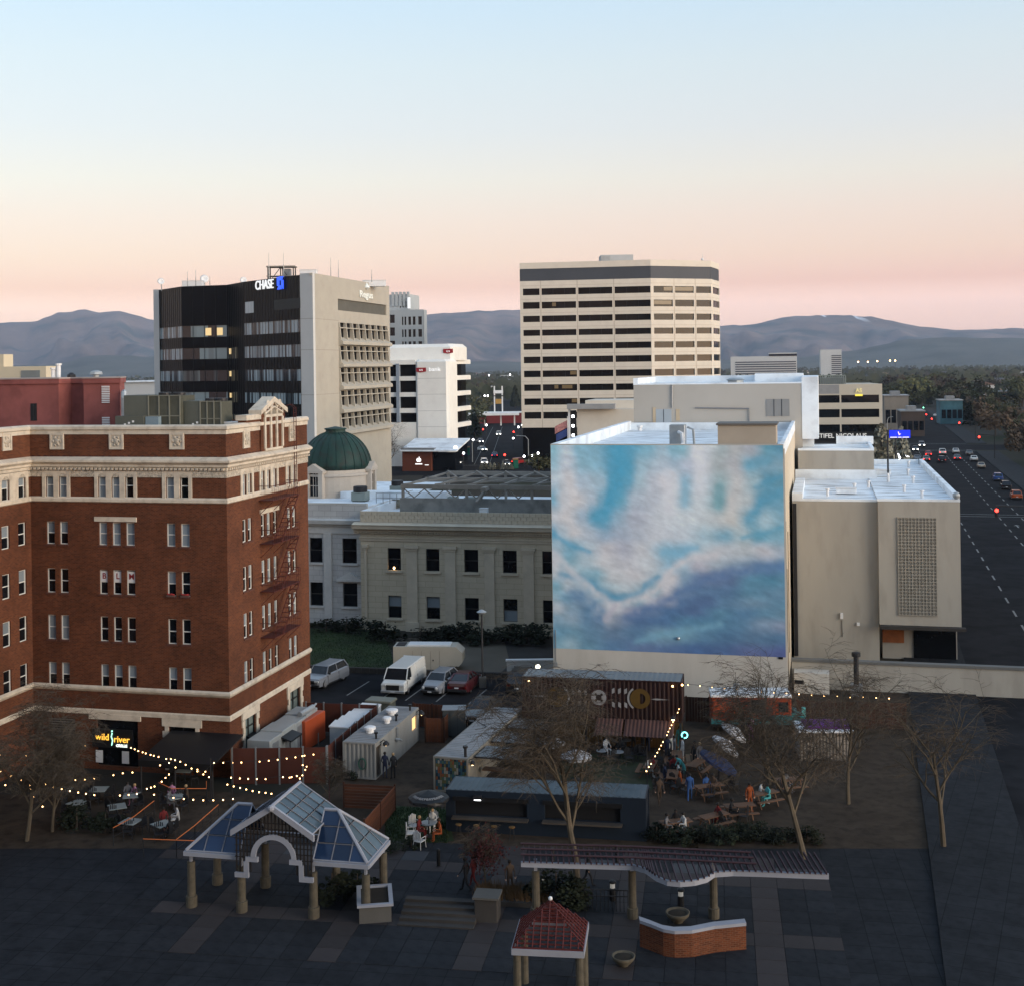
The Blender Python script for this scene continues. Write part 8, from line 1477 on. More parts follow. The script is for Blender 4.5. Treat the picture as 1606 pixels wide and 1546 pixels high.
p = G(588, 1432); t = thing('planter_box', 'pale edged planter box at the pavilion right corner', 'planter', tuple(p), -FV.yaw + R(20)); MB().box(-.75, .75, -1.1, 1.1, 0, .8).obj('planter_wall', CONC, t)
for bx in ((-.85, .85, -1.2, -1.0), (-.85, .85, 1.0, 1.2), (-.85, -.65, -1.0, 1.0), (.65, .85, -1.0, 1.0)): MB().box(*bx, .802, .92).obj('rim', TRIM, t)
MB().box(-.64, .64, -.99, .99, .801, .83).obj('soil', mat('soil', (.02, .015, .01), .95, .3, 3.), t)
# ---------------------------------------------------------------- pergola with a wave edge
PURP = mat('plum_slat', (0.035, 0.016, 0.022), .6, .15, 2.); ZP = 3.0
path = [G(x, y, ZP) for x, y in ((817, 1351), (880, 1353), (940, 1354.5), (995, 1356), (1012, 1361), (1029, 1373), (1046, 1380), (1067, 1382), (1090, 1380), (1109, 1375), (1121, 1367), (1150, 1365), (1190, 1366), (1240, 1368), (1300, 1370))]
pg = thing('wave_pergola', 'long pergola with plum slats and a pale curving edge over the plaza', 'pergola', (path[0].x, path[0].y, 0)); loc = [p - Vector((path[0].x, path[0].y, 0)) for p in path]
fb = MB()
for a, c in zip(loc, loc[1:]): fb.quad((a.x, a.y, ZP - .24), (c.x, c.y, ZP - .24), (c.x, c.y, ZP), (a.x, a.y, ZP)); fb.quad((a.x, a.y, ZP), (c.x, c.y, ZP), (c.x, c.y + .12, ZP), (a.x, a.y + .12, ZP)); fb.quad((a.x, a.y + .12, ZP - .24), (a.x, a.y + .12, ZP), (c.x, c.y + .12, ZP), (c.x, c.y + .12, ZP - .24))
fb.obj('fascia', TRIM, pg)
sl_m = MB().box(-.03, .03, 0, 1, 0, .12).mesh('slat', PURP)
for a, c in zip(loc, loc[1:]):
 n = max(1, int((c - a).length / .24))
 for k in range(n):
  p = a.lerp(c, (k + .5) / n)
  if p.x < 16: yb = loc[0].y + (loc[3].y - loc[0].y) * p.x / loc[3].x + 1.9; inst(sl_m, 'slat', pg, (p.x, p.y - .1, ZP + .002), 0, None, (1, yb - p.y + .1, 1))
for dy_ in (.5, 1.2, 1.85): MB().tube([(loc[0].x, loc[0].y + dy_, ZP + .17), (loc[3].x, loc[3].y + dy_, ZP + .17), (loc[12].x, loc[12].y + dy_, ZP + .17)], .05, 5).obj('batten', PURP, pg)
for px in (840, 992, 1120): p = G(px, 1353, ZP - .3); o = MB().lathe([(.26, 0), (.26, .5), (.19, .52), (.18, ZP - .75)], 12, p.x - path[0].x, p.y - path[0].y + .3).obj('column', COLM, pg); MB().box(p.x - path[0].x - .08, p.x - path[0].x + .08, p.y - path[0].y + .22, p.y - path[0].y + .38, ZP - .748, ZP - .22).obj('column_bracket', TRIM, o)
# ---------------------------------------------------------------- red slatted kiosk
ZK = 2.6; a_, b_ = G(804, 1486, ZK), G(914, 1491, ZK); v = b_ - a_; FR = Frame(a_.x, a_.y, -math.atan2(v.y, v.x)); WK = v.length; DK = WK * .95; ZA_ = 4.0; REDS = mat('dark_red_slat', (0.085, 0.016, 0.013), .55, .2, 2.)
ks = fthing('slatted_kiosk', 'small kiosk with a dark red slatted pyramid roof', 'kiosk', FR); cxk, cyk = WK / 2, DK / 2
for side in range(4):
 ang = side * math.pi / 2; hw, hd = (WK / 2, DK / 2) if side % 2 == 0 else (DK / 2, WK / 2); mm = Matrix.Translation((cxk, cyk, 0)) @ Matrix.Rotation(ang, 4, 'Z')
 for k in range(11): t_ = k / 11; z = ZK + (ZA_ - ZK) * t_; q = MB(); q.m = mm; q.box(-hw * (1 - t_), hw * (1 - t_), -hd * (1 - t_) - .02, -hd * (1 - t_) + .05, z, z + .05); q.obj('slat', REDS, ks)
 for k in range(-4, 5): x = hw * k / 4.6; t1 = 1 - abs(k) / 4.6; q = MB(); q.m = mm; q.tube([(x, -hd, ZK + .07), (x, -hd * (1 - t1), ZK + .07 + (ZA_ - ZK) * t1)], .03, 4); q.obj('rafter', REDS, ks)
 q = MB(); q.m = mm; q.box(-hw - .04, hw + .04, -hd - .06, -hd + .02, ZK - .26, ZK - .002); q.obj('fascia', TRIM, ks)
MB().ball((cxk, cyk, ZA_ + .1), .09).obj('finial', WHITE, ks)
for x, y in ((.15, .15), (WK - .15, .15), (WK - .15, DK - .15), (.15, DK - .15)): MB().lathe([(.17, 0), (.16, ZK - .26)], 12, x, y).obj('column', COLM, ks)
# ---------------------------------------------------------------- bowls, bollards, walls, steps, benches
def bowl(label, px, py, s):
 t = thing('planter_bowl', label, 'planter', tuple(G(px, py)), 0, None, s); b = MB(); b.smooth = True; b.lathe([(.2, 0), (.22, .06), (.46, .3), (.52, .46), (.46, .46), (.4, .36), (.05, .34)], 18); b.obj('bowl', COLM, t); MB().lathe([(.42, .34), (.4, .4), (.1, .44)], 12).obj('soil', mat('soil', (.02, .015, .01)), t)
bowl('tan stone planter bowl right of the red slatted kiosk', 978, 1514, 1.0); bowl('dark planter bowl beside the curved wall', 1063, 1446, 1.1)
for k, (px, py) in enumerate(((854, 1404), (961, 1412), (1068, 1425))):
 t = thing('bollard_light', ('left', 'middle', 'right')[k] + ' one of three dark bollard lights under the pergola', 'bollard', tuple(G(px, py)), 0, 'bollard lights'); MB().lathe([(.16, 0), (.16, .62), (.17, .64)], 10).obj('bollard_body', BLACK, t); MB().lathe([(.12, .64), (.12, .88)], 10).obj('lens', mat('grey_lens', (.2, .21, .22), .3, 0, emit=(1, .95, .85), estr=.12), t); MB().lathe([(.18, .88), (.18, .96), (.08, 1.02)], 10).obj('bollard_cap', BLACK, t)
for k, (px, py) in enumerate(((688, 1358), (867, 1356), (968, 1352), (757, 1344))): t = thing('plaza_bollard', ('first', 'third', 'fourth', 'second')[k] + ' plain dark bollard from the left along the plaza edge', 'bollard', tuple(G(px, py)), 0, 'plain bollards'); MB().lathe([(.1, 0), (.1, .85), (.07, .92)], 8).obj('post', BLACK, t); MB().lathe([(.16, 0), (.16, .05)], 8).obj('foot', STEEL, t)
p0, p1 = G(911, 1428), G(985, 1430); v = p1 - p0; t = thing('balustrade', 'dark iron balustrade beyond the red slatted kiosk', 'railing', tuple(p0), math.atan2(v.y, v.x)); [MB().tube([(0, 0, z), (v.length, 0, z)], .03, 5).obj('rail', STEEL, t) for z in (.75, 1.05)]; [MB().tube([(k * v.length / 12, 0, 0), (k * v.length / 12, 0, 1.05)], .022, 4).obj('baluster', STEEL, t) for k in range(13)]
cw_ = [G(x, y, 1.1) for x, y in ((1003, 1446), (1020, 1452), (1040, 1460), (1058, 1463), (1085, 1462), (1120, 1455), (1170, 1450))]; t = thing('curved_wall', 'curved brick wall with pale coping at the plaza corner', 'wall', (cw_[0].x, cw_[0].y, 0)); wb, wc = MB(), MB()
for a, c in zip(cw_, cw_[1:]):
 a, c = a - cw_[0], c - cw_[0]; wb.quad((a.x, a.y, 0), (c.x, c.y, 0), (c.x, c.y, 1.1), (a.x, a.y, 1.1))
 for z0, z1, o_ in ((1.1, 1.1, 0),): wc.quad((a.x, a.y - .08, 1.1), (c.x, c.y - .08, 1.1), (c.x, c.y - .08, 1.24), (a.x, a.y - .08, 1.24)); wc.quad((a.x, a.y - .08, 1.24), (c.x, c.y - .08, 1.24), (c.x, c.y + .35, 1.24), (a.x, a.y + .35, 1.24))
wb.obj('brick_face', BRICK, t); wc.obj('coping', TRIM, t)
p = G(722, 1428); t = thing('plaza_steps', 'wide dark stone steps at the plaza front', 'steps', tuple(p), -FP.yaw)
for k in range(5): MB().box(-2.6, 1.0, -.4 * (k + 1), -.4 * k - .002, -.0, .62 - k * .13).obj('step', DCONC, t)
p = G(765, 1440); t = thing('plaza_pier', 'square dark stone pier beside the plaza steps', 'pier', tuple(p), -FP.yaw); MB().bev(-.55, .55, -.5, .5, 0, 1.1, .04).obj('pier_block', DCONC, t); MB().box(-.62, .62, -.57, .57, 1.102, 1.2).obj('pier_cap', CONC, t)
p = G(790, 1412); t = thing('flower_bed', 'low bed of dry brown grasses behind the kiosk', 'flower bed', tuple(p), -FP.yaw); MB().box(-1.5, 2.2, -.7, .9, 0, .25).obj('bed_edge', DCONC, t); gq = MB(); [gq.face([gq._p((x + dx, y, .25)), gq._p((x + dx + .05, y, .25)), gq._p((x + dx * 2, y + rp.uniform(-.2, .2), .5 + rp.random() * .35))]) for x, y, dx in ((rp.uniform(-1.4, 2.1), rp.uniform(-.6, .8), rp.uniform(-.12, .12)) for _ in range(900))]; tag(gq.obj('dry_grass', mat('dry_grass', (.085, .05, .022), .9, .3, 3.), t), kind='stuff')
# white garden chairs, table and black umbrella on the small lawn
WIRE = mat('white_chair_paint', (0.50, 0.50, 0.50), .5, .05)
def chair(label, px, py, rz, m=WIRE, grp='white chairs by the black umbrella'):
 t = thing('garden_chair', label, 'chair', tuple(G(px, py)), rz, grp); MB().box(-.24, .24, -.24, .24, .42, .46).obj('seat', m, t)
 for k in range(5): x = -.22 + k * .1; MB().box(x, x + .06, .2, .24, .5, .95 + .05 * (2 - abs(k - 2))).obj('slat', m, t)
 for x in (-.22, .22):
  for y in (-.22, .22): MB().tube([(x, y, .42), (x * 1.15, y * 1.2, 0)], .02, 5).obj('leg', m, t)
 MB().tube([(-.25, .22, .5), (-.27, .2, .68), (-.27, -.22, .66), (-.25, -.22, .44)], .02, 5).obj('arm', m, t); MB().tube([(.25, .22, .5), (.27, .2, .68), (.27, -.22, .66), (.25, -.22, .44)], .02, 5).obj('arm', m, t)
for k, (px, py, a) in enumerate(((644, 1318, 100), (658, 1330, 150), (650, 1306, 40), (679, 1300, -20))): chair('white slatted garden chair ' + ('at the left of the round table', 'nearest the plaza edge', 'behind the left one', 'behind the round table')[k], px, py, R(a))
t = thing('round_table', 'round pale table under the black umbrella', 'table', tuple(G(672, 1310))); MB().lathe([(.45, .70), (.47, .72), (.45, .74)], 18).obj('table_top', GREY_METAL, t); MB().lathe([(.25, 0), (.05, .06), (.05, .70)], 10).obj('pedestal', STEEL, t)
def umbrella(name, label, loc, r, h, m, tilt=(0, 0), n=8, dr=.42, grp=None, pole=True):
 t = thing(name, label, 'umbrella', loc, 0, grp); M_ = Matrix.Translation((0, 0, h)) @ Matrix.Rotation(tilt[0], 4, 'X') @ Matrix.Rotation(tilt[1], 4, 'Y'); b = MB(); b.m = M_
 top = b._p((0, 0, dr)); rings = []
 for q_, zz in ((.5, .6), (1.0, 0.0)): rings.append([b._p((r * q_ * math.cos(k * 6.2832 / (2 * n)) * (1 if k % 2 == 0 else .95), r * q_ * math.sin(k * 6.2832 / (2 * n)) * (1 if k % 2 == 0 else .95), dr * zz + (.03 if k % 2 and q_ == 1 else 0))) for k in range(2 * n)])
 rings.append([b._p((r * .99 * math.cos(k * 6.2832 / (2 * n)), r * .99 * math.sin(k * 6.2832 / (2 * n)), -.14)) for k in range(2 * n)])
 for k in range(2 * n):
  j = (k + 1) % (2 * n); b.face((top, rings[0][k], rings[0][j]))
  for u_, v_ in zip(rings, rings[1:]): b.face((u_[k], v_[k], v_[j], u_[j]))
 co = b.obj('canopy', m, t)
 for k in range(n): q = MB(); q.m = M_; a = k * 6.2832 / n; q.tube([(0, 0, dr - .05), (r * .97 * math.cos(a), r * .97 * math.sin(a), -.03)], .012, 4); q.obj('rib', GREY_METAL, t)
 MB().tube([(0, 0, 0), (0, 0, h + dr * .8)], .025, 8).obj('pole', STEEL, t); MB().lathe([(.3, 0), (.3, .06), (.05, .12)], 12).obj('base', STEEL, t); return t, co, M_
t, co, M_ = umbrella('patio_umbrella', 'black umbrella with white printed lettering on the small lawn', tuple(G(673, 1312)), 1.15, 2.2, BLACK)
for k in range(5): a = R(-150 + k * 30); q = text_mesh('word', 'PBR', .26, EW, .003); o = inst(q, 'word', t); o.matrix_local = M_ @ Matrix.Rotation(a + math.pi / 2, 4, 'Z') @ Matrix.Translation((0, -.82, .16)) @ Matrix.Rotation(R(20), 4, 'X')
def mottled(name, c1, c2): return mat(name, c1, .8, .15, 2.5, var2=c2)
UMW = mottled('white_printed_canvas', (.30, .30, .31), (.13, .125, .13)); UMN = mat('navy_canvas', (.008, .014, .045), .8, .15, 2.)
umbrella('patio_umbrella', 'white printed umbrella left of the two over the bar garden', tuple(G(863, 1200)), 1.0, 1.5, UMW); umbrella('patio_umbrella', 'white printed umbrella right of the two over the bar garden', tuple(G(904, 1222)), 1.0, 1.5, UMW)
umbrella('patio_umbrella', 'tilted white printed umbrella in front of the food truck', tuple(G(1152, 1184)), 1.0, 1.55, UMW, (R(4), R(36))); umbrella('patio_umbrella', 'tilted white umbrella with blue tip nearer the path', tuple(G(1139, 1206)), 1.0, 1.55, UMW, (R(4), R(36))); umbrella('patio_umbrella', 'tilted navy blue umbrella beside the path', tuple(G(1128, 1232)), 1.3, 1.5, UMN, (R(4), R(30)))
for k, (px, py) in enumerate(((955, 1176), (967, 1178), (982, 1177), (944, 1194), (970, 1196))): t = thing('cafe_table', ('leftmost', 'middle', 'rightmost', 'front left', 'front right')[k] + ' small round cafe table before the timber bar', 'table', tuple(G(px, py)), 0, 'cafe tables before the timber bar'); MB().lathe([(.36, .72), (.38, .74), (.36, .76)], 14).obj('table_top', GREY_METAL, t); MB().lathe([(.22, 0), (.04, .05), (.04, .72)], 8).obj('pedestal', STEEL, t)
PW = mat('picnic_wood', (.12, .06, .032), .7, .25, 2., rand=.2)
def picnic(label, px, py, rz):
 t = thing('picnic_table', label, 'table', tuple(G(px, py)), rz, 'picnic tables on the path'); top_ = MB().box(-.9, .9, -.065, .065, .72, .76).mesh('plank', PW)
 for k in range(5): inst(top_, 'plank', t, (0, -.28 + k * .14, 0))
 for y in (-.65, .65): inst(top_, 'plank', t, (0, y, -.28)); inst(top_, 'plank', t, (0, y * 1.2, -.28))
 for x in (-.6, .6):
  MB().box(x - .04, x + .04, -.75, .75, .39, .435).obj('brace', PW, t)
  for s in (-1, 1): MB().tube([(x, s * .25, .7), (x, s * .6, 0)], .04, 4).obj('leg', PW, t)
for l_, px, py, a in (('wooden picnic table in the crowd on the path', 1055, 1232, 80), ('wooden picnic table behind the crowded one', 1062, 1200, 85), ('wooden picnic table beside the navy umbrella', 1112, 1250, 20), ('wooden picnic table in the right grove', 1160, 1282, 10), ('wooden picnic table at the plaza end of the path', 1060, 1308, 15), ('wooden picnic table left of the crowd', 1020, 1216, 75), ('wooden picnic table between the crowd and navy umbrella', 1092, 1214, 60), ('wooden picnic table under the right bare tree', 1198, 1262, 25), ('wooden picnic table before the white booth', 1238, 1240, 10), ('wooden picnic table beside the right grove planter', 1120, 1298, 30)): picnic(l_, px, py, R(a))
# restaurant patio: white tables, glowing rails
RAILG = mat('rail_glow', (.3, .1, .03), .6, 0, emit=(1., .22, .05), estr=.12)
for k, (px, py) in enumerate(((155, 1256), (207, 1266), (184, 1284), (276, 1268), (255, 1312), (122, 1278), (205, 1308), (290, 1225), (100, 1256))):
 t = thing('dining_table', ('pale dining table nearest the bare tree trunk', 'pale dining table beside the seated couple', 'square pale table at the front rail', 'pale table of the largest patio group', 'pale table at the pavilion side rail', 'pale table half under the bare twigs', 'pale table left of the glowing rail', 'table behind the glowing bar rail', 'pale table farthest left on the patio')[k], 'table', tuple(G(px, py)), R(12 * k), 'patio dining tables'); MB().bev(-.5, .5, -.5, .5, .72, .76, .01).obj('table_top', mat('pale_table', (.20, .225, .22), .5, .1, 2.), t); MB().lathe([(.26, 0), (.05, .05), (.05, .72)], 8).obj('pedestal', STEEL, t)
 for a in (0, 2.1, 4.2): chair('dark patio chair drawn up to a pale dining table', px + 17 * math.cos(a + k), py + 7 * math.sin(a + k), a + k - 1.57, STEEL, 'dark patio chairs')
def rail(label, pts):
 ps = [G(*p) for p in pts]; t = thing('patio_rail', label, 'railing', tuple(ps[0]), 0, 'glowing patio rails'); l = [p - ps[0] for p in ps]
 MB().tube([(p.x, p.y, 1.0) for p in l], .022, 5).obj('glowing_strip', RAILG, t)
 for a, c in zip(l, l[1:]):
  n = max(1, int((c - a).length / 1.1))
  for k in range(n + 1): p = a.lerp(c, k / n); MB().tube([(p.x, p.y, 0), (p.x, p.y, .97)], .025, 5).obj('post', STEEL, t)
  MB().tube([(a.x, a.y, .5), (c.x, c.y, .5)], .015, 4).obj('mid_rail', STEEL, t)
rail('orange glowing rail along the pavilion side of the patio', ((277, 1345), (306, 1322), (343, 1288))); rail('orange glowing rail across the middle of the patio', ((178, 1326), (210, 1308), (242, 1282))); rail('orange glowing rail along the patio front', ((225, 1344), (277, 1346), (305, 1347))); rail('orange glowing rail at the patio bar', ((249, 1252), (270, 1262), (324, 1262), (324, 1250)))
# ================================================================ people: one skinned body per pose, dressed by nearest bone
SKIN_ = mat('skin', (.42, .25, .17), .6, .05); POSES = {}
def pose_mesh(key, J, bones):
 me = bpy.data.meshes.new('p'); names = list(J); me.from_pydata([J[n][:3] for n in names], [(names.index(a), names.index(b)) for a, b, c in bones], [])
 o = bpy.data.objects.new('p', me); COL.objects.link(o); md = o.modifiers.new('s', 'SKIN'); md.use_smooth_shade = True
 for i, n in enumerate(names): me.skin_vertices[0].data[i].radius = (J[n][3], J[n][3] * .85); me.skin_vertices[0].data[i].use_root = (n == 'pel')
 o.modifiers.new('u', 'SUBSURF').levels = 1; dg = bpy.context.evaluated_depsgraph_get(); out = bpy.data.meshes.new_from_object(o.evaluated_get(dg)); bpy.data.objects.remove(o)
 segs = [(Vector(J[a][:3]), Vector(J[b][:3]), c) for a, b, c in bones]; idx = []
 for p in out.polygons:
  c = p.center; best = min(segs, key=lambda s: (c - s[0] - (s[1] - s[0]) * max(0, min(1, (c - s[0]).dot(s[1] - s[0]) / max(1e-6, (s[1] - s[0]).length_squared)))).length); idx.append(best[2])
 out.polygons.foreach_set('material_index', idx); POSES[key] = (out, J)
def skeleton(hipz, lean, legs, arms, headf=.0):
 """front is -y; legs/arms: per side (joint offsets)"""
 J = {'pel': (0, 0, hipz, .125), 'bel': (0, -lean * .3, hipz + .2, .12), 'che': (0, -lean * .75, hipz + .40, .145), 'nec': (0, -lean - headf, hipz + .56, .055), 'hea': (0, -lean - headf - .02, hipz + .66, .085), 'top': (0, -lean - headf, hipz + .78, .075)}
 B = [('pel', 'bel', 1), ('bel', 'che', 0), ('che', 'nec', 0), ('nec', 'hea', 2), ('hea', 'top', 2)]; sh = Vector(J['che'][:3]) + Vector((0, 0, .08))
 for s, L, A in ((-1, legs[0], arms[0]), (1, legs[1], arms[1])):
  k = 'l' if s < 0 else 'r'; J['h' + k] = (s * .09, 0, hipz - .04, .09); J['k' + k] = (s * .1 + L[0][0], L[0][1], L[0][2], .062); J['a' + k] = (s * .1 + L[1][0], L[1][1], L[1][2], .042); J['f' + k] = (s * .11 + L[1][0], L[1][1] - .17, max(.04, L[1][2] - .05), .035)
  J['s' + k] = (s * .17, sh.y, sh.z, .06); J['e' + k] = (s * (.22 + A[0][0]), sh.y + A[0][1], sh.z + A[0][2], .043); J['w' + k] = (s * (.22 + A[1][0]), sh.y + A[1][1], sh.z + A[1][2], .03); J['p' + k] = (s * (.22 + A[1][0]), sh.y + A[1][1] - .04, sh.z + A[1][2] - .07, .034)
  B += [('pel', 'h' + k, 1), ('h' + k, 'k' + k, 1), ('k' + k, 'a' + k, 4), ('a' + k, 'f' + k, 3), ('che', 's' + k, 0), ('s' + k, 'e' + k, 0), ('e' + k, 'w' + k, 2), ('w' + k, 'p' + k, 2)]
 return J, B
dn = ((.02, .02, -.28), (.03, -.04, -.52))
pose_mesh('stand', *skeleton(.92, .0, (((0, 0, .48), (0, .02, .09)), ((.02, -.02, .48), (.03, 0, .09))), (dn, ((.02, .0, -.28), (-.02, -.16, -.44)))))
pose_mesh('walk', *skeleton(.90, .04, (((0, -.16, .50), (0, -.22, .10)), ((0, .08, .47), (0, .34, .16))), (((.0, .12, -.25), (0, .05, -.5)), ((0, -.1, -.26), (0, -.25, -.45)))))
pose_mesh('sit', *skeleton(.50, .06, (((-.03, -.42, .50), (0, -.42, .09)), ((.03, -.42, .50), (.02, -.40, .09))), (((.02, -.08, -.26), (-.08, -.32, -.26)), ((.02, -.08, -.26), (-.08, -.32, -.24))), .02))
pose_mesh('bend', *skeleton(.88, .42, (((0, -.04, .47), (0, .04, .09)), ((0, .02, .47), (0, .08, .09))), (((0, -.1, -.26), (-.05, -.25, -.42)), ((0, -.1, -.26), (-.05, -.25, -.42))), .1))
CL = {k: mat('cloth_' + k, c, .85, .12, 4.) for k, c in dict(black=(.010, .010, .012), navy=(.014, .018, .04), white=(.42, .42, .42), red=(.13, .014, .014), orange=(.22, .05, .012), pink=(.34, .16, .26), grey=(.11, .11, .12), teal=(.06, .30, .32), denim=(.035, .05, .09), brown=(.06, .04, .028), blue=(.03, .08, .22)).items()}; HAIR = {k: mat('hair_' + k, c, .7, .1) for k, c in dict(dark=(.012, .009, .007), brown=(.04, .022, .012), fair=(.30, .20, .10), grey=(.2, .2, .2)).items()}
hair_b = MB(); hair_b.smooth = True; hair_b.ball((0, .012, .03), .098, .105, .10, 10, 6); fing = MB()
for i in range(4): fing.tube([(-.03 + i * .02, 0, 0), (-.03 + i * .02, -.012, -.035 - .006 * (i in (1, 2))), (-.03 + i * .02, -.035, -.06)], [.009, .008, .006], 4)
fing.tube([(.035, 0, .02), (.05, -.02, 0), (.045, -.04, -.02)], [.01, .009, .007], 4); fing_me = fing.mesh('fingers', SKIN_); _dress = {}
nose = MB(); nose.ball((0, -.09, .0), .014, .02, .022, 6, 4); nose.ball((-.032, -.082, .025), .010, .006, .007, 6, 4); nose.ball((.032, -.082, .025), .010, .006, .007, 6, 4); nose.box(-.022, .022, -.084, -.078, -.045, -.038); nose_me = nose.mesh('face_features', mat('face_shade', (.14, .07, .05), .6))
def person(label, px, py, rz, pose, top, legs, hair='dark', shoes='black', z=0.0, grp='people'):
 me, J = POSES[pose]; k = (pose, top, legs, shoes)
 if k not in _dress:
  m2 = me.copy(); m2.materials.clear(); [m2.materials.append(m) for m in (CL[top], CL[legs.strip('*')], SKIN_, CL[shoes], SKIN_ if '*' in legs else CL[legs])]; _dress[k] = m2
 p = G(px, py, z); t = thing('person', label, 'person', tuple(p), rz, grp, random.uniform(.96, 1.04)); inst(_dress[k], 'body', t); h = J['hea']; hk = 'hair_' + hair
 if hk not in _dress: _dress[hk] = hair_b.mesh('hair', HAIR[hair])
 inst(_dress[hk], 'hair', t, (0, h[1] + .01, h[2] + .02)); inst(nose_me, 'face_features', t, (0, h[1], h[2]))
 for s in 'lr': q = J['p' + s]; inst(fing_me, 'fingers', t, q[:3], 0, None, (-1 if s == 'l' else 1, 1, 1))
for a in (('person in black top and dark shorts at the kitchen container door', 604, 1220, 2.9, 'stand', 'navy', 'grey*'), ('person in black top and pink shorts at the kitchen container door', 617, 1221, -2.6, 'stand', 'black', 'pink*', 'fair'), ('person in dark coat walking left of a pair on the plaza', 731, 1398, -1.9, 'walk', 'black', 'black'), ('person in red jacket walking right of a pair on the plaza', 743, 1392, -1.9, 'walk', 'red', 'black'), ('person in brown coat standing alone behind the flower bed', 800, 1402, .4, 'stand', 'brown', 'black'), ('person in black walking behind the pergola', 922, 1388, 1.6, 'walk', 'black', 'black'),
          ('person in white shirt standing at the head of the crowd', 1052, 1180, .4, 'stand', 'white', 'black'), ('person in teal top at the glowing ring lamp', 1066, 1178, -.5, 'stand', 'teal', 'denim'), ('person in grey standing mid crowd', 1058, 1192, 1.2, 'stand', 'grey', 'black'), ('person in navy standing beside the grey one', 1047, 1194, .2, 'stand', 'navy', 'black'), ('person in pale top facing the crowd', 1071, 1195, -1.4, 'stand', 'white', 'navy'), ('person in teal shirt bending over the picnic table', 1073, 1222, -1.2, 'bend', 'teal', 'black'), ('person in navy seated left at the crowded table', 1042, 1228, 1.6, 'sit', 'navy', 'denim'), ('person in red seated behind the crowded table', 1056, 1216, .1, 'sit', 'red', 'black'), ('person in orange seated right at the crowded table', 1068, 1236, -1.5, 'sit', 'orange', 'black'), ('person in white seated near the crowded table end', 1066, 1226, -1.6, 'sit', 'white', 'black'),
          ('person in blue and red seated by the navy umbrella', 1107, 1246, .4, 'sit', 'blue', 'red'), ('person in brown seated by the navy umbrella', 1119, 1246, -.4, 'sit', 'brown', 'black'), ('person in black seated left in the right grove', 1146, 1286, 1.2, 'sit', 'black', 'black'), ('person in orange standing in the right grove', 1176, 1272, .3, 'stand', 'orange', 'black'), ('person in grey seated left at the plaza end table', 1044, 1312, 1.2, 'sit', 'grey', 'black'), ('person in black seated mid at the plaza end table', 1060, 1302, .0, 'sit', 'black', 'denim'), ('person in white seated right at the plaza end table', 1074, 1310, -1.2, 'sit', 'white', 'black'),
          ('person in red jacket seated at the round lawn table', 656, 1314, 1.3, 'sit', 'red', 'grey', 'fair'), ('person in white shirt seated behind the round lawn table', 679, 1302, -.1, 'sit', 'white', 'black', 'fair'), ('person in orange seated right of the round lawn table', 691, 1318, -1.3, 'sit', 'orange', 'black', 'brown'), ('person in pink seated behind the largest patio group', 270, 1258, .2, 'sit', 'pink', 'black'), ('person in grey seated in the largest patio group', 264, 1270, 1.4, 'sit', 'grey', 'denim'), ('person in brown seated right of the largest patio table', 294, 1262, -1., 'sit', 'brown', 'black', 'fair'), ('person in red seated at the pavilion side table', 256, 1300, .6, 'sit', 'red', 'black'), ('person in black seated nearest the pavilion', 268, 1318, -2.2, 'sit', 'black', 'black'), ('person in white seated at the pavilion side table', 280, 1296, -1.2, 'sit', 'white', 'black'), ('person in grey seated left of the couple table', 200, 1258, .5, 'sit', 'grey', 'black'), ('person in pink seated right of the couple table', 213, 1260, -.5, 'sit', 'pink', 'black', 'fair'), ('person in white seated left of the crowd', 1014, 1218, 1.4, 'sit', 'white', 'denim'), ('person in red seated beside the left crowd table', 1026, 1214, -1.4, 'sit', 'red', 'black'), ('person in grey standing between the umbrellas', 1098, 1206, .6, 'stand', 'grey', 'denim', 'fair'), ('person in black standing between the umbrellas', 1090, 1202, -.8, 'stand', 'black', 'black'), ('person in blue walking up the path', 1082, 1256, 3.0, 'walk', 'blue', 'black'), ('person in brown walking down the path', 1034, 1262, .2, 'walk', 'brown', 'denim'), ('person in white seated under the right bare tree', 1192, 1258, 1.2, 'sit', 'white', 'black'), ('person in teal seated under the right bare tree', 1206, 1262, -1.2, 'sit', 'teal', 'black'), ('person in navy standing at the food truck hatch', 1166, 1158, 3.0, 'stand', 'navy', 'black'), ('person in pink queueing at the food truck', 1178, 1162, 2.8, 'stand', 'pink', 'denim'), ('person in grey seated before the white booth', 1232, 1240, .8, 'sit', 'grey', 'black'), ('person in red seated right of the grove planter', 1128, 1294, -1., 'sit', 'red', 'black'), ('person in white at the cafe tables', 950, 1184, .5, 'sit', 'white', 'black'), ('person in black at the cafe tables', 975, 1186, -.6, 'sit', 'black', 'black'), ('person in dark clothes at the timber bar counter', 994, 1180, 3.0, 'stand', 'black', 'black'), ('person in navy beside the cafe tables', 1016, 1178, 2.6, 'stand', 'navy', 'black')): person(*a)
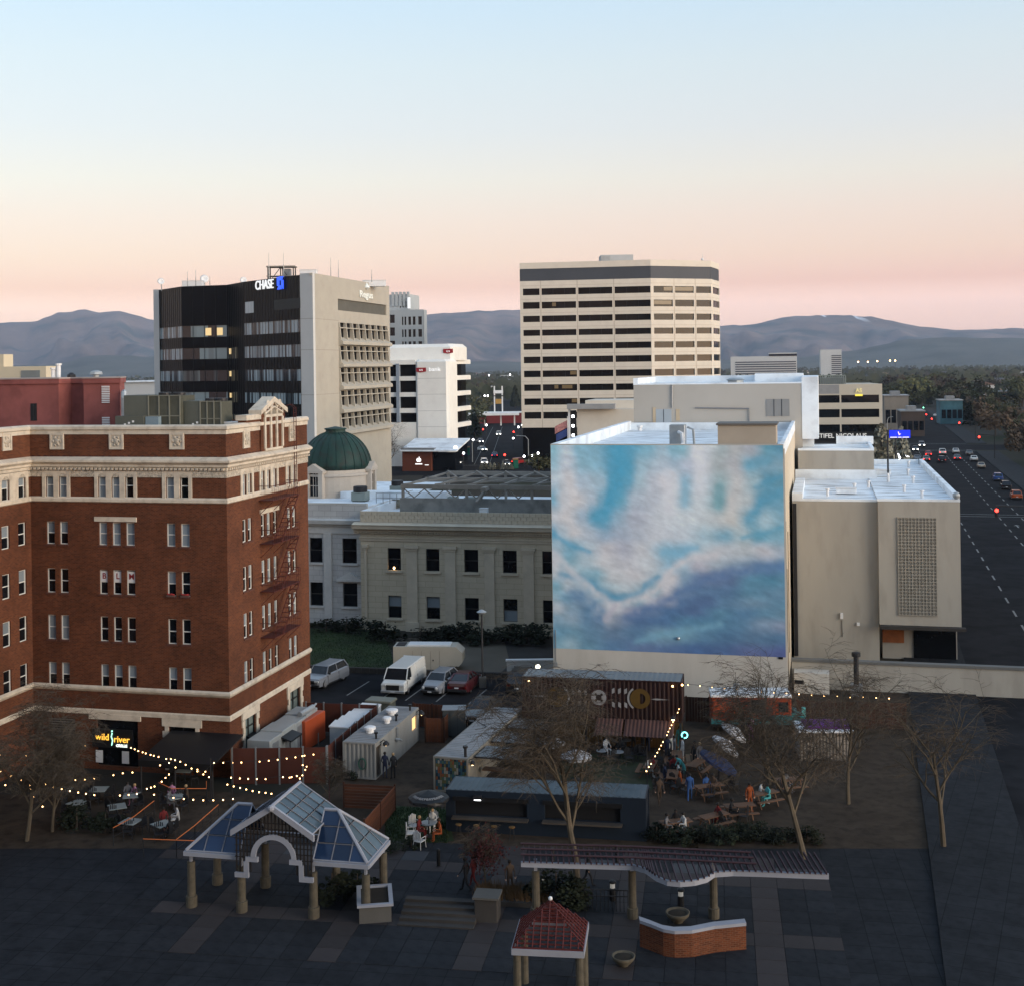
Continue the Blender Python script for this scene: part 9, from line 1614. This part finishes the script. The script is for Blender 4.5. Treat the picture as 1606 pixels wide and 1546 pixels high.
# ================================================================ bare trees of the courtyard
TWIG = mat('bare_twig', (.058, .044, .031), .9, .2, 2.); TWIG2 = mat('pale_bare_bark', (.085, .067, .046), .9, .3, 1.5, .2)
def bare_tree(label, loc, H_, spread, seed, lean=(0, 0), split=.35, levels=5):
 r_ = random.Random(seed); t = thing('bare_tree', label, 'tree', loc); tr, li, tw = MB(), MB(), MB(); segs = [0]
 def grow(p, d, L, rad, lv):
  pts = [p]; n = 4 if lv < 3 else 3; rs = [rad]
  for i in range(n):
   d = (d + Vector((r_.gauss(0, 1), r_.gauss(0, 1), r_.gauss(0, .6))) * (.05 if lv == 0 else .13 if lv < 3 else .22) + Vector((0, 0, .06 if lv < 3 else -.11))).normalized(); p = p + d * (L / n); pts.append(p); rs.append(rad * (1 - .5 * (i + 1) / n))
  (tr if lv == 0 else li if lv < 3 else tw).tube(pts, rs, 7 if lv == 0 else 5 if lv < 3 else 3, False); segs[0] += 1
  if lv >= levels: return
  kids = (7, 6, 6, 5, 4, 3)[lv]
  for k in range(kids):
   f = (split + (1 - split) * (k + .5) / kids) if lv == 0 else .3 + .7 * (k + r_.random() * .6) / kids; i = min(n - 1, int(f * n)); q = pts[i].lerp(pts[i + 1], f * n - i)
   a = r_.random() * 6.283 if lv else k * 2.4 + r_.random(); out = Vector((math.cos(a), math.sin(a), 0)) * (spread if lv == 0 else .85); nd = (d * (.75 if lv < 3 else .55) + out + Vector((0, 0, .25 if lv < 2 else -.05))).normalized(); grow(q, nd, L * r_.uniform(.52, .74), max(.0095, rs[i] * .55), lv + 1)
 grow(Vector((0, 0, -.05)), Vector((lean[0], lean[1], 1)).normalized(), H_ * .52, H_ * .0155, 0)
 to = tr.obj('trunk', TWIG2, t); li.obj('limbs', TWIG2, t); o = tw.obj('crown', TWIG, t); o['kind'] = 'stuff'; return t
bare_tree('large bare tree in front of the navy bar', tuple(G(906, 1396)), 12.2, .62, 5, (.0, .03), .42)
bare_tree('bare tree right of the path with a leaning trunk', tuple(G(1262, 1346)), 11.2, .6, 12, (-.16, .08), .35)
bare_tree('bare tree at the left end of the restaurant patio', tuple(G(42, 1318)), 8.6, .95, 23, (.05, .05), .3)
bare_tree('twiggy bare tree over the restaurant entrance', tuple(G(82, 1304)), 6.2, .8, 31, (.02, .05), .3)
bare_tree('slim bare tree beside the mural building', tuple(G(1207, 1230)), 8.2, .3, 44, (-.03, 0), .45, 3)
bare_tree('bare tree beyond the right grove', tuple(G(1330, 1260)), 9.0, .8, 51, (0, 0), .35, 4); bare_tree('bare tree at the far right plaza corner', tuple(G(1480, 1330)), 10.0, .8, 61, (0, 0), .35, 4)
bare_tree('bare brown tree right of the green dome', tuple(G(607, 748)), 14, .7, 91, (0, 0), .3, 4); bare_tree('bare brown tree close behind the green dome', tuple(G(588, 744)), 12.5, .7, 95, (0, 0), .3, 4)
PK = mat('rosy_twig', (.075, .038, .036), .9, .2, 2.)
t_ = bare_tree('small rosy twigged tree beside the slatted fence', tuple(G(517, 1262)), 3.4, .9, 71, (0, 0), .2, 4); t_.children[-1].data.materials[0] = PK
t_ = bare_tree('small red leaved tree on the plaza edge', tuple(G(762, 1394)), 3.6, .8, 81, (0, 0), .35, 4)
rr_ = random.Random(9); lf = MB()
for _ in range(900): v = Vector((rr_.gauss(0, .45), rr_.gauss(0, .45), 1.9 + rr_.gauss(0, .4))); a = Vector((rr_.gauss(0, 1), rr_.gauss(0, 1), rr_.gauss(0, 1))).normalized() * .05; d = a.orthogonal(); lf.face([lf._p(v + a), lf._p(v + d), lf._p(v - a), lf._p(v - d)])
tag(lf.obj('leaves', mat('dark_red_leaves', (.05, .010, .010), .9, .3, 2.), t_), kind='stuff')
for k, (px, py, s) in enumerate(((520, 1410, 1.6), (560, 1402, 1.3), (873, 1418, 2.0), (895, 1420, 1.6), (120, 1302, 1.6), (165, 1304, 1.3), (645, 1330, .8), (612, 1336, .8), (520, 1216, 1.2), (548, 1222, .7))): tree(('leafy green shrub in the pavilion planter', 'smaller green shrub beside the pavilion planter', 'round dark shrub left of the balustrade', 'round dark shrub against the balustrade', 'green shrub under the twiggy tree', 'smaller green shrub under the twiggy tree', 'low plant at the lawn edge near the chairs', 'low plant at the left lawn edge', 'dark climbing shrub at the patio fence end', 'low shrub at the kitchen container foot')[k], tuple(G(px, py)), s, s * 1.3, 'shrub', None, 'garden_shrub')
rc_ = random.Random(17)
for k in range(34): a = rc_.choice(((935, 1010, 1172, 1200), (1030, 1085, 1196, 1250), (1095, 1230, 1210, 1310))); chair('dark metal chair scattered in the bar garden', rc_.uniform(a[0], a[1]), rc_.uniform(a[2], a[3]), rc_.random() * 6.28, STEEL, 'dark bar garden chairs')
for k in range(12): tree('dark potted shrub along the bar garden edge', tuple(G(1024 + k * 22 + rc_.uniform(-6, 6), 1318 + rc_.uniform(-3, 3))), 1.0, 1.5, 'shrub', 'potted shrubs of the bar garden', 'garden_shrub')
# ================================================================ string lights: one string per run, every bulb a part
bulb_me = MB().ball((0, 0, 0), .038, n=8, m=6).mesh('bulb', BULB)
def string(label, pts, z):
 ps = [G(x, y, z) for x, y in pts]; t = thing('string_lights', label, 'string lights', tuple(ps[0]), 0, 'strings of warm bulbs'); l = [p - ps[0] for p in ps]
 MB().tube([p + Vector((0, 0, .06)) for p in l], .014, 3, False).obj('wire', BLACK, t)
 for p in l: inst(bulb_me, 'bulb', t, tuple(p))
 return ps
def zp(s, k, x0, y0): return [(x0 + float(a) / k, y0 + float(c) / k) for a, c in (q.split() for q in s.split(','))]
Z1 = '825 490,848 499,871 510,898 518,918 525,948 534,968 540,998 547,1047 560,1076 561,1102 567,1135 577,1169 597,1206 620,1243 638,1280 657,1316 674'
string('bulb string falling from the lit restaurant sign', zp(Z1, 4.015, 0, 1050), 2.8); string('bulb string along the left of the patio', zp('0 535,70 668,135 695,205 708,287 719,338 736,388 749,440 762,492 771,541 779,594 787', 4.015, 0, 1050), 2.6)
string('bulb string over the middle patio tables', zp('755 790,810 786,862 780,925 748,951 740,973 733,1018 703,1042 679,1064 657', 4.015, 0, 1050), 2.6); string('short bulb string below the restaurant notices', zp('475 692,534 690,595 682,714 662,773 650,834 645', 4.015, 0, 1050), 2.4); string('two bulb string beside the restaurant sign', zp('482 482,536 475', 4.015, 0, 1050), 2.6)
string('straight bulb string along the patio fence', zp('1008 600,1064 585,1105 613,1243 627,1293 640,1347 584,1406 584,1464 584,1520 582', 4.015, 0, 1050) + zp('65 805,130 803,262 797,328 790,392 783,457 775,520 766,570 757,585 754,650 746', 4.589, 350, 1020), 2.4)
string('bulb string behind the glass pavilion ridge', zp('57 912,120 918,180 921,243 922,305 923,430 908,478 912,492 908,530 900,552 918,570 895,590 855,600 833,572 822', 4.589, 350, 1020), 2.3); string('lower bulb string behind the glass pavilion ridge', zp('30 962,76 975,122 986,166 997,212 1008,258 1017,305 1022,347 1028', 4.589, 350, 1020), 2.2)
string('bulb string left of the glass pavilion', zp('970 785,1092 805,1157 812,1217 817,1280 820,1343 820,1405 818,1467 812', 4.015, 0, 1050), 2.0); string('tangle of bulbs at the left tree trunk', zp('5 640,34 724,190 725,200 735,193 748,210 797,268 860,165 540', 4.015, 0, 1050), 2.2)
string('long bulb string in front of the mural wall', zp('160 157,230 150,263 150,347 157,432 167,518 174,604 182,777 198,864 203,952 208,1040 214,1128 220,1215 226,1307 230,1397 235,1487 235,1580 240,1670 244', 4.461, 1020, 1040), 3.6)
string('steep bulb string over the crowded path', zp('200 318,190 342,157 408,148 430,135 452,125 475,115 500,88 547,75 572,62 597,48 622,33 647,5 700', 4.461, 1020, 1040) + zp('1027 813,1010 843', 4.724, 800, 1030), 3.2)
for px, py in ((365, 1262), (500, 1212), (1015, 1236), (331, 1256)): p = G(px, py); t = thing('string_post', ('dark post holding the bulb strings left of the pavilion', 'dark post holding the bulb strings at the patio fence end', 'dark post at the low end of the steep bulb string', 'dark post holding bulbs at the patio bar')[(365, 500, 1015, 331).index(px)], 'post', tuple(p)); MB().tube([(0, 0, 0), (0, 0, 2.6)], .04, 6).obj('pole', STEEL, t); MB().lathe([(.2, 0), (.2, .08), (.05, .1)], 10).obj('foot', DCONC, t)
t = thing('ring_lamp', 'small glowing blue green ring lamp above the crowd', 'lamp', tuple(G(1074, 1185))); MB().tube([(0, 0, 0), (0, 0, 1.2)], .03, 6).obj('pole', STEEL, t); MB().tube([(.2 * math.cos(k * .524), -.02, 1.4 + .2 * math.sin(k * .524)) for k in range(13)], .035, 6, False).obj('glowing_ring', glow('ring_glow', (.15, .8, .75), 4.), t)
# ================================================================ unseen building under the viewpoint, added and sized to shade the foreground
vh = thing('unseen_shade_building', 'unseen concrete building added behind the viewpoint for its shade', 'building', (0, -3.5, 0)); MB().box(-40, 40, -30, 0, 0, 60).obj('wall', mat('shade_building_concrete', (.26, .24, .22), .85, .1, .2), vh); MB().box(-40.3, 40.3, -30.3, .3, 60.01, 61).obj('parapet', CONC, vh)
wv = MB().box(0, 3.2, .01, .08, 0, 1.8).mesh('window', DARKGL)
for i in range(-4, 4):
 for k in range(5): inst(wv, 'window', vh, (i * 10 + 3, 0, 4 + k * 12))
# ================================================================ air: one closed box of thin haze round the whole scene
HAZE_M = bpy.data.materials.new('haze_air'); HAZE_M.use_nodes = True
_n, _l = HAZE_M.node_tree.nodes, HAZE_M.node_tree.links; _n.clear()
_o = _n.new('ShaderNodeOutputMaterial'); _v = _n.new('ShaderNodeVolumePrincipled'); _v.inputs['Color'].default_value = (0.62, 0.76, 1.0, 1); _v.inputs['Density'].default_value = 0.000045; _v.inputs['Anisotropy'].default_value = 0.0
_l.new(_v.outputs[0], _o.inputs['Volume'])
tag(MB().box(-12500, 12500, -170, 10700, -25, 520).obj('haze', HAZE_M), kind='stuff')
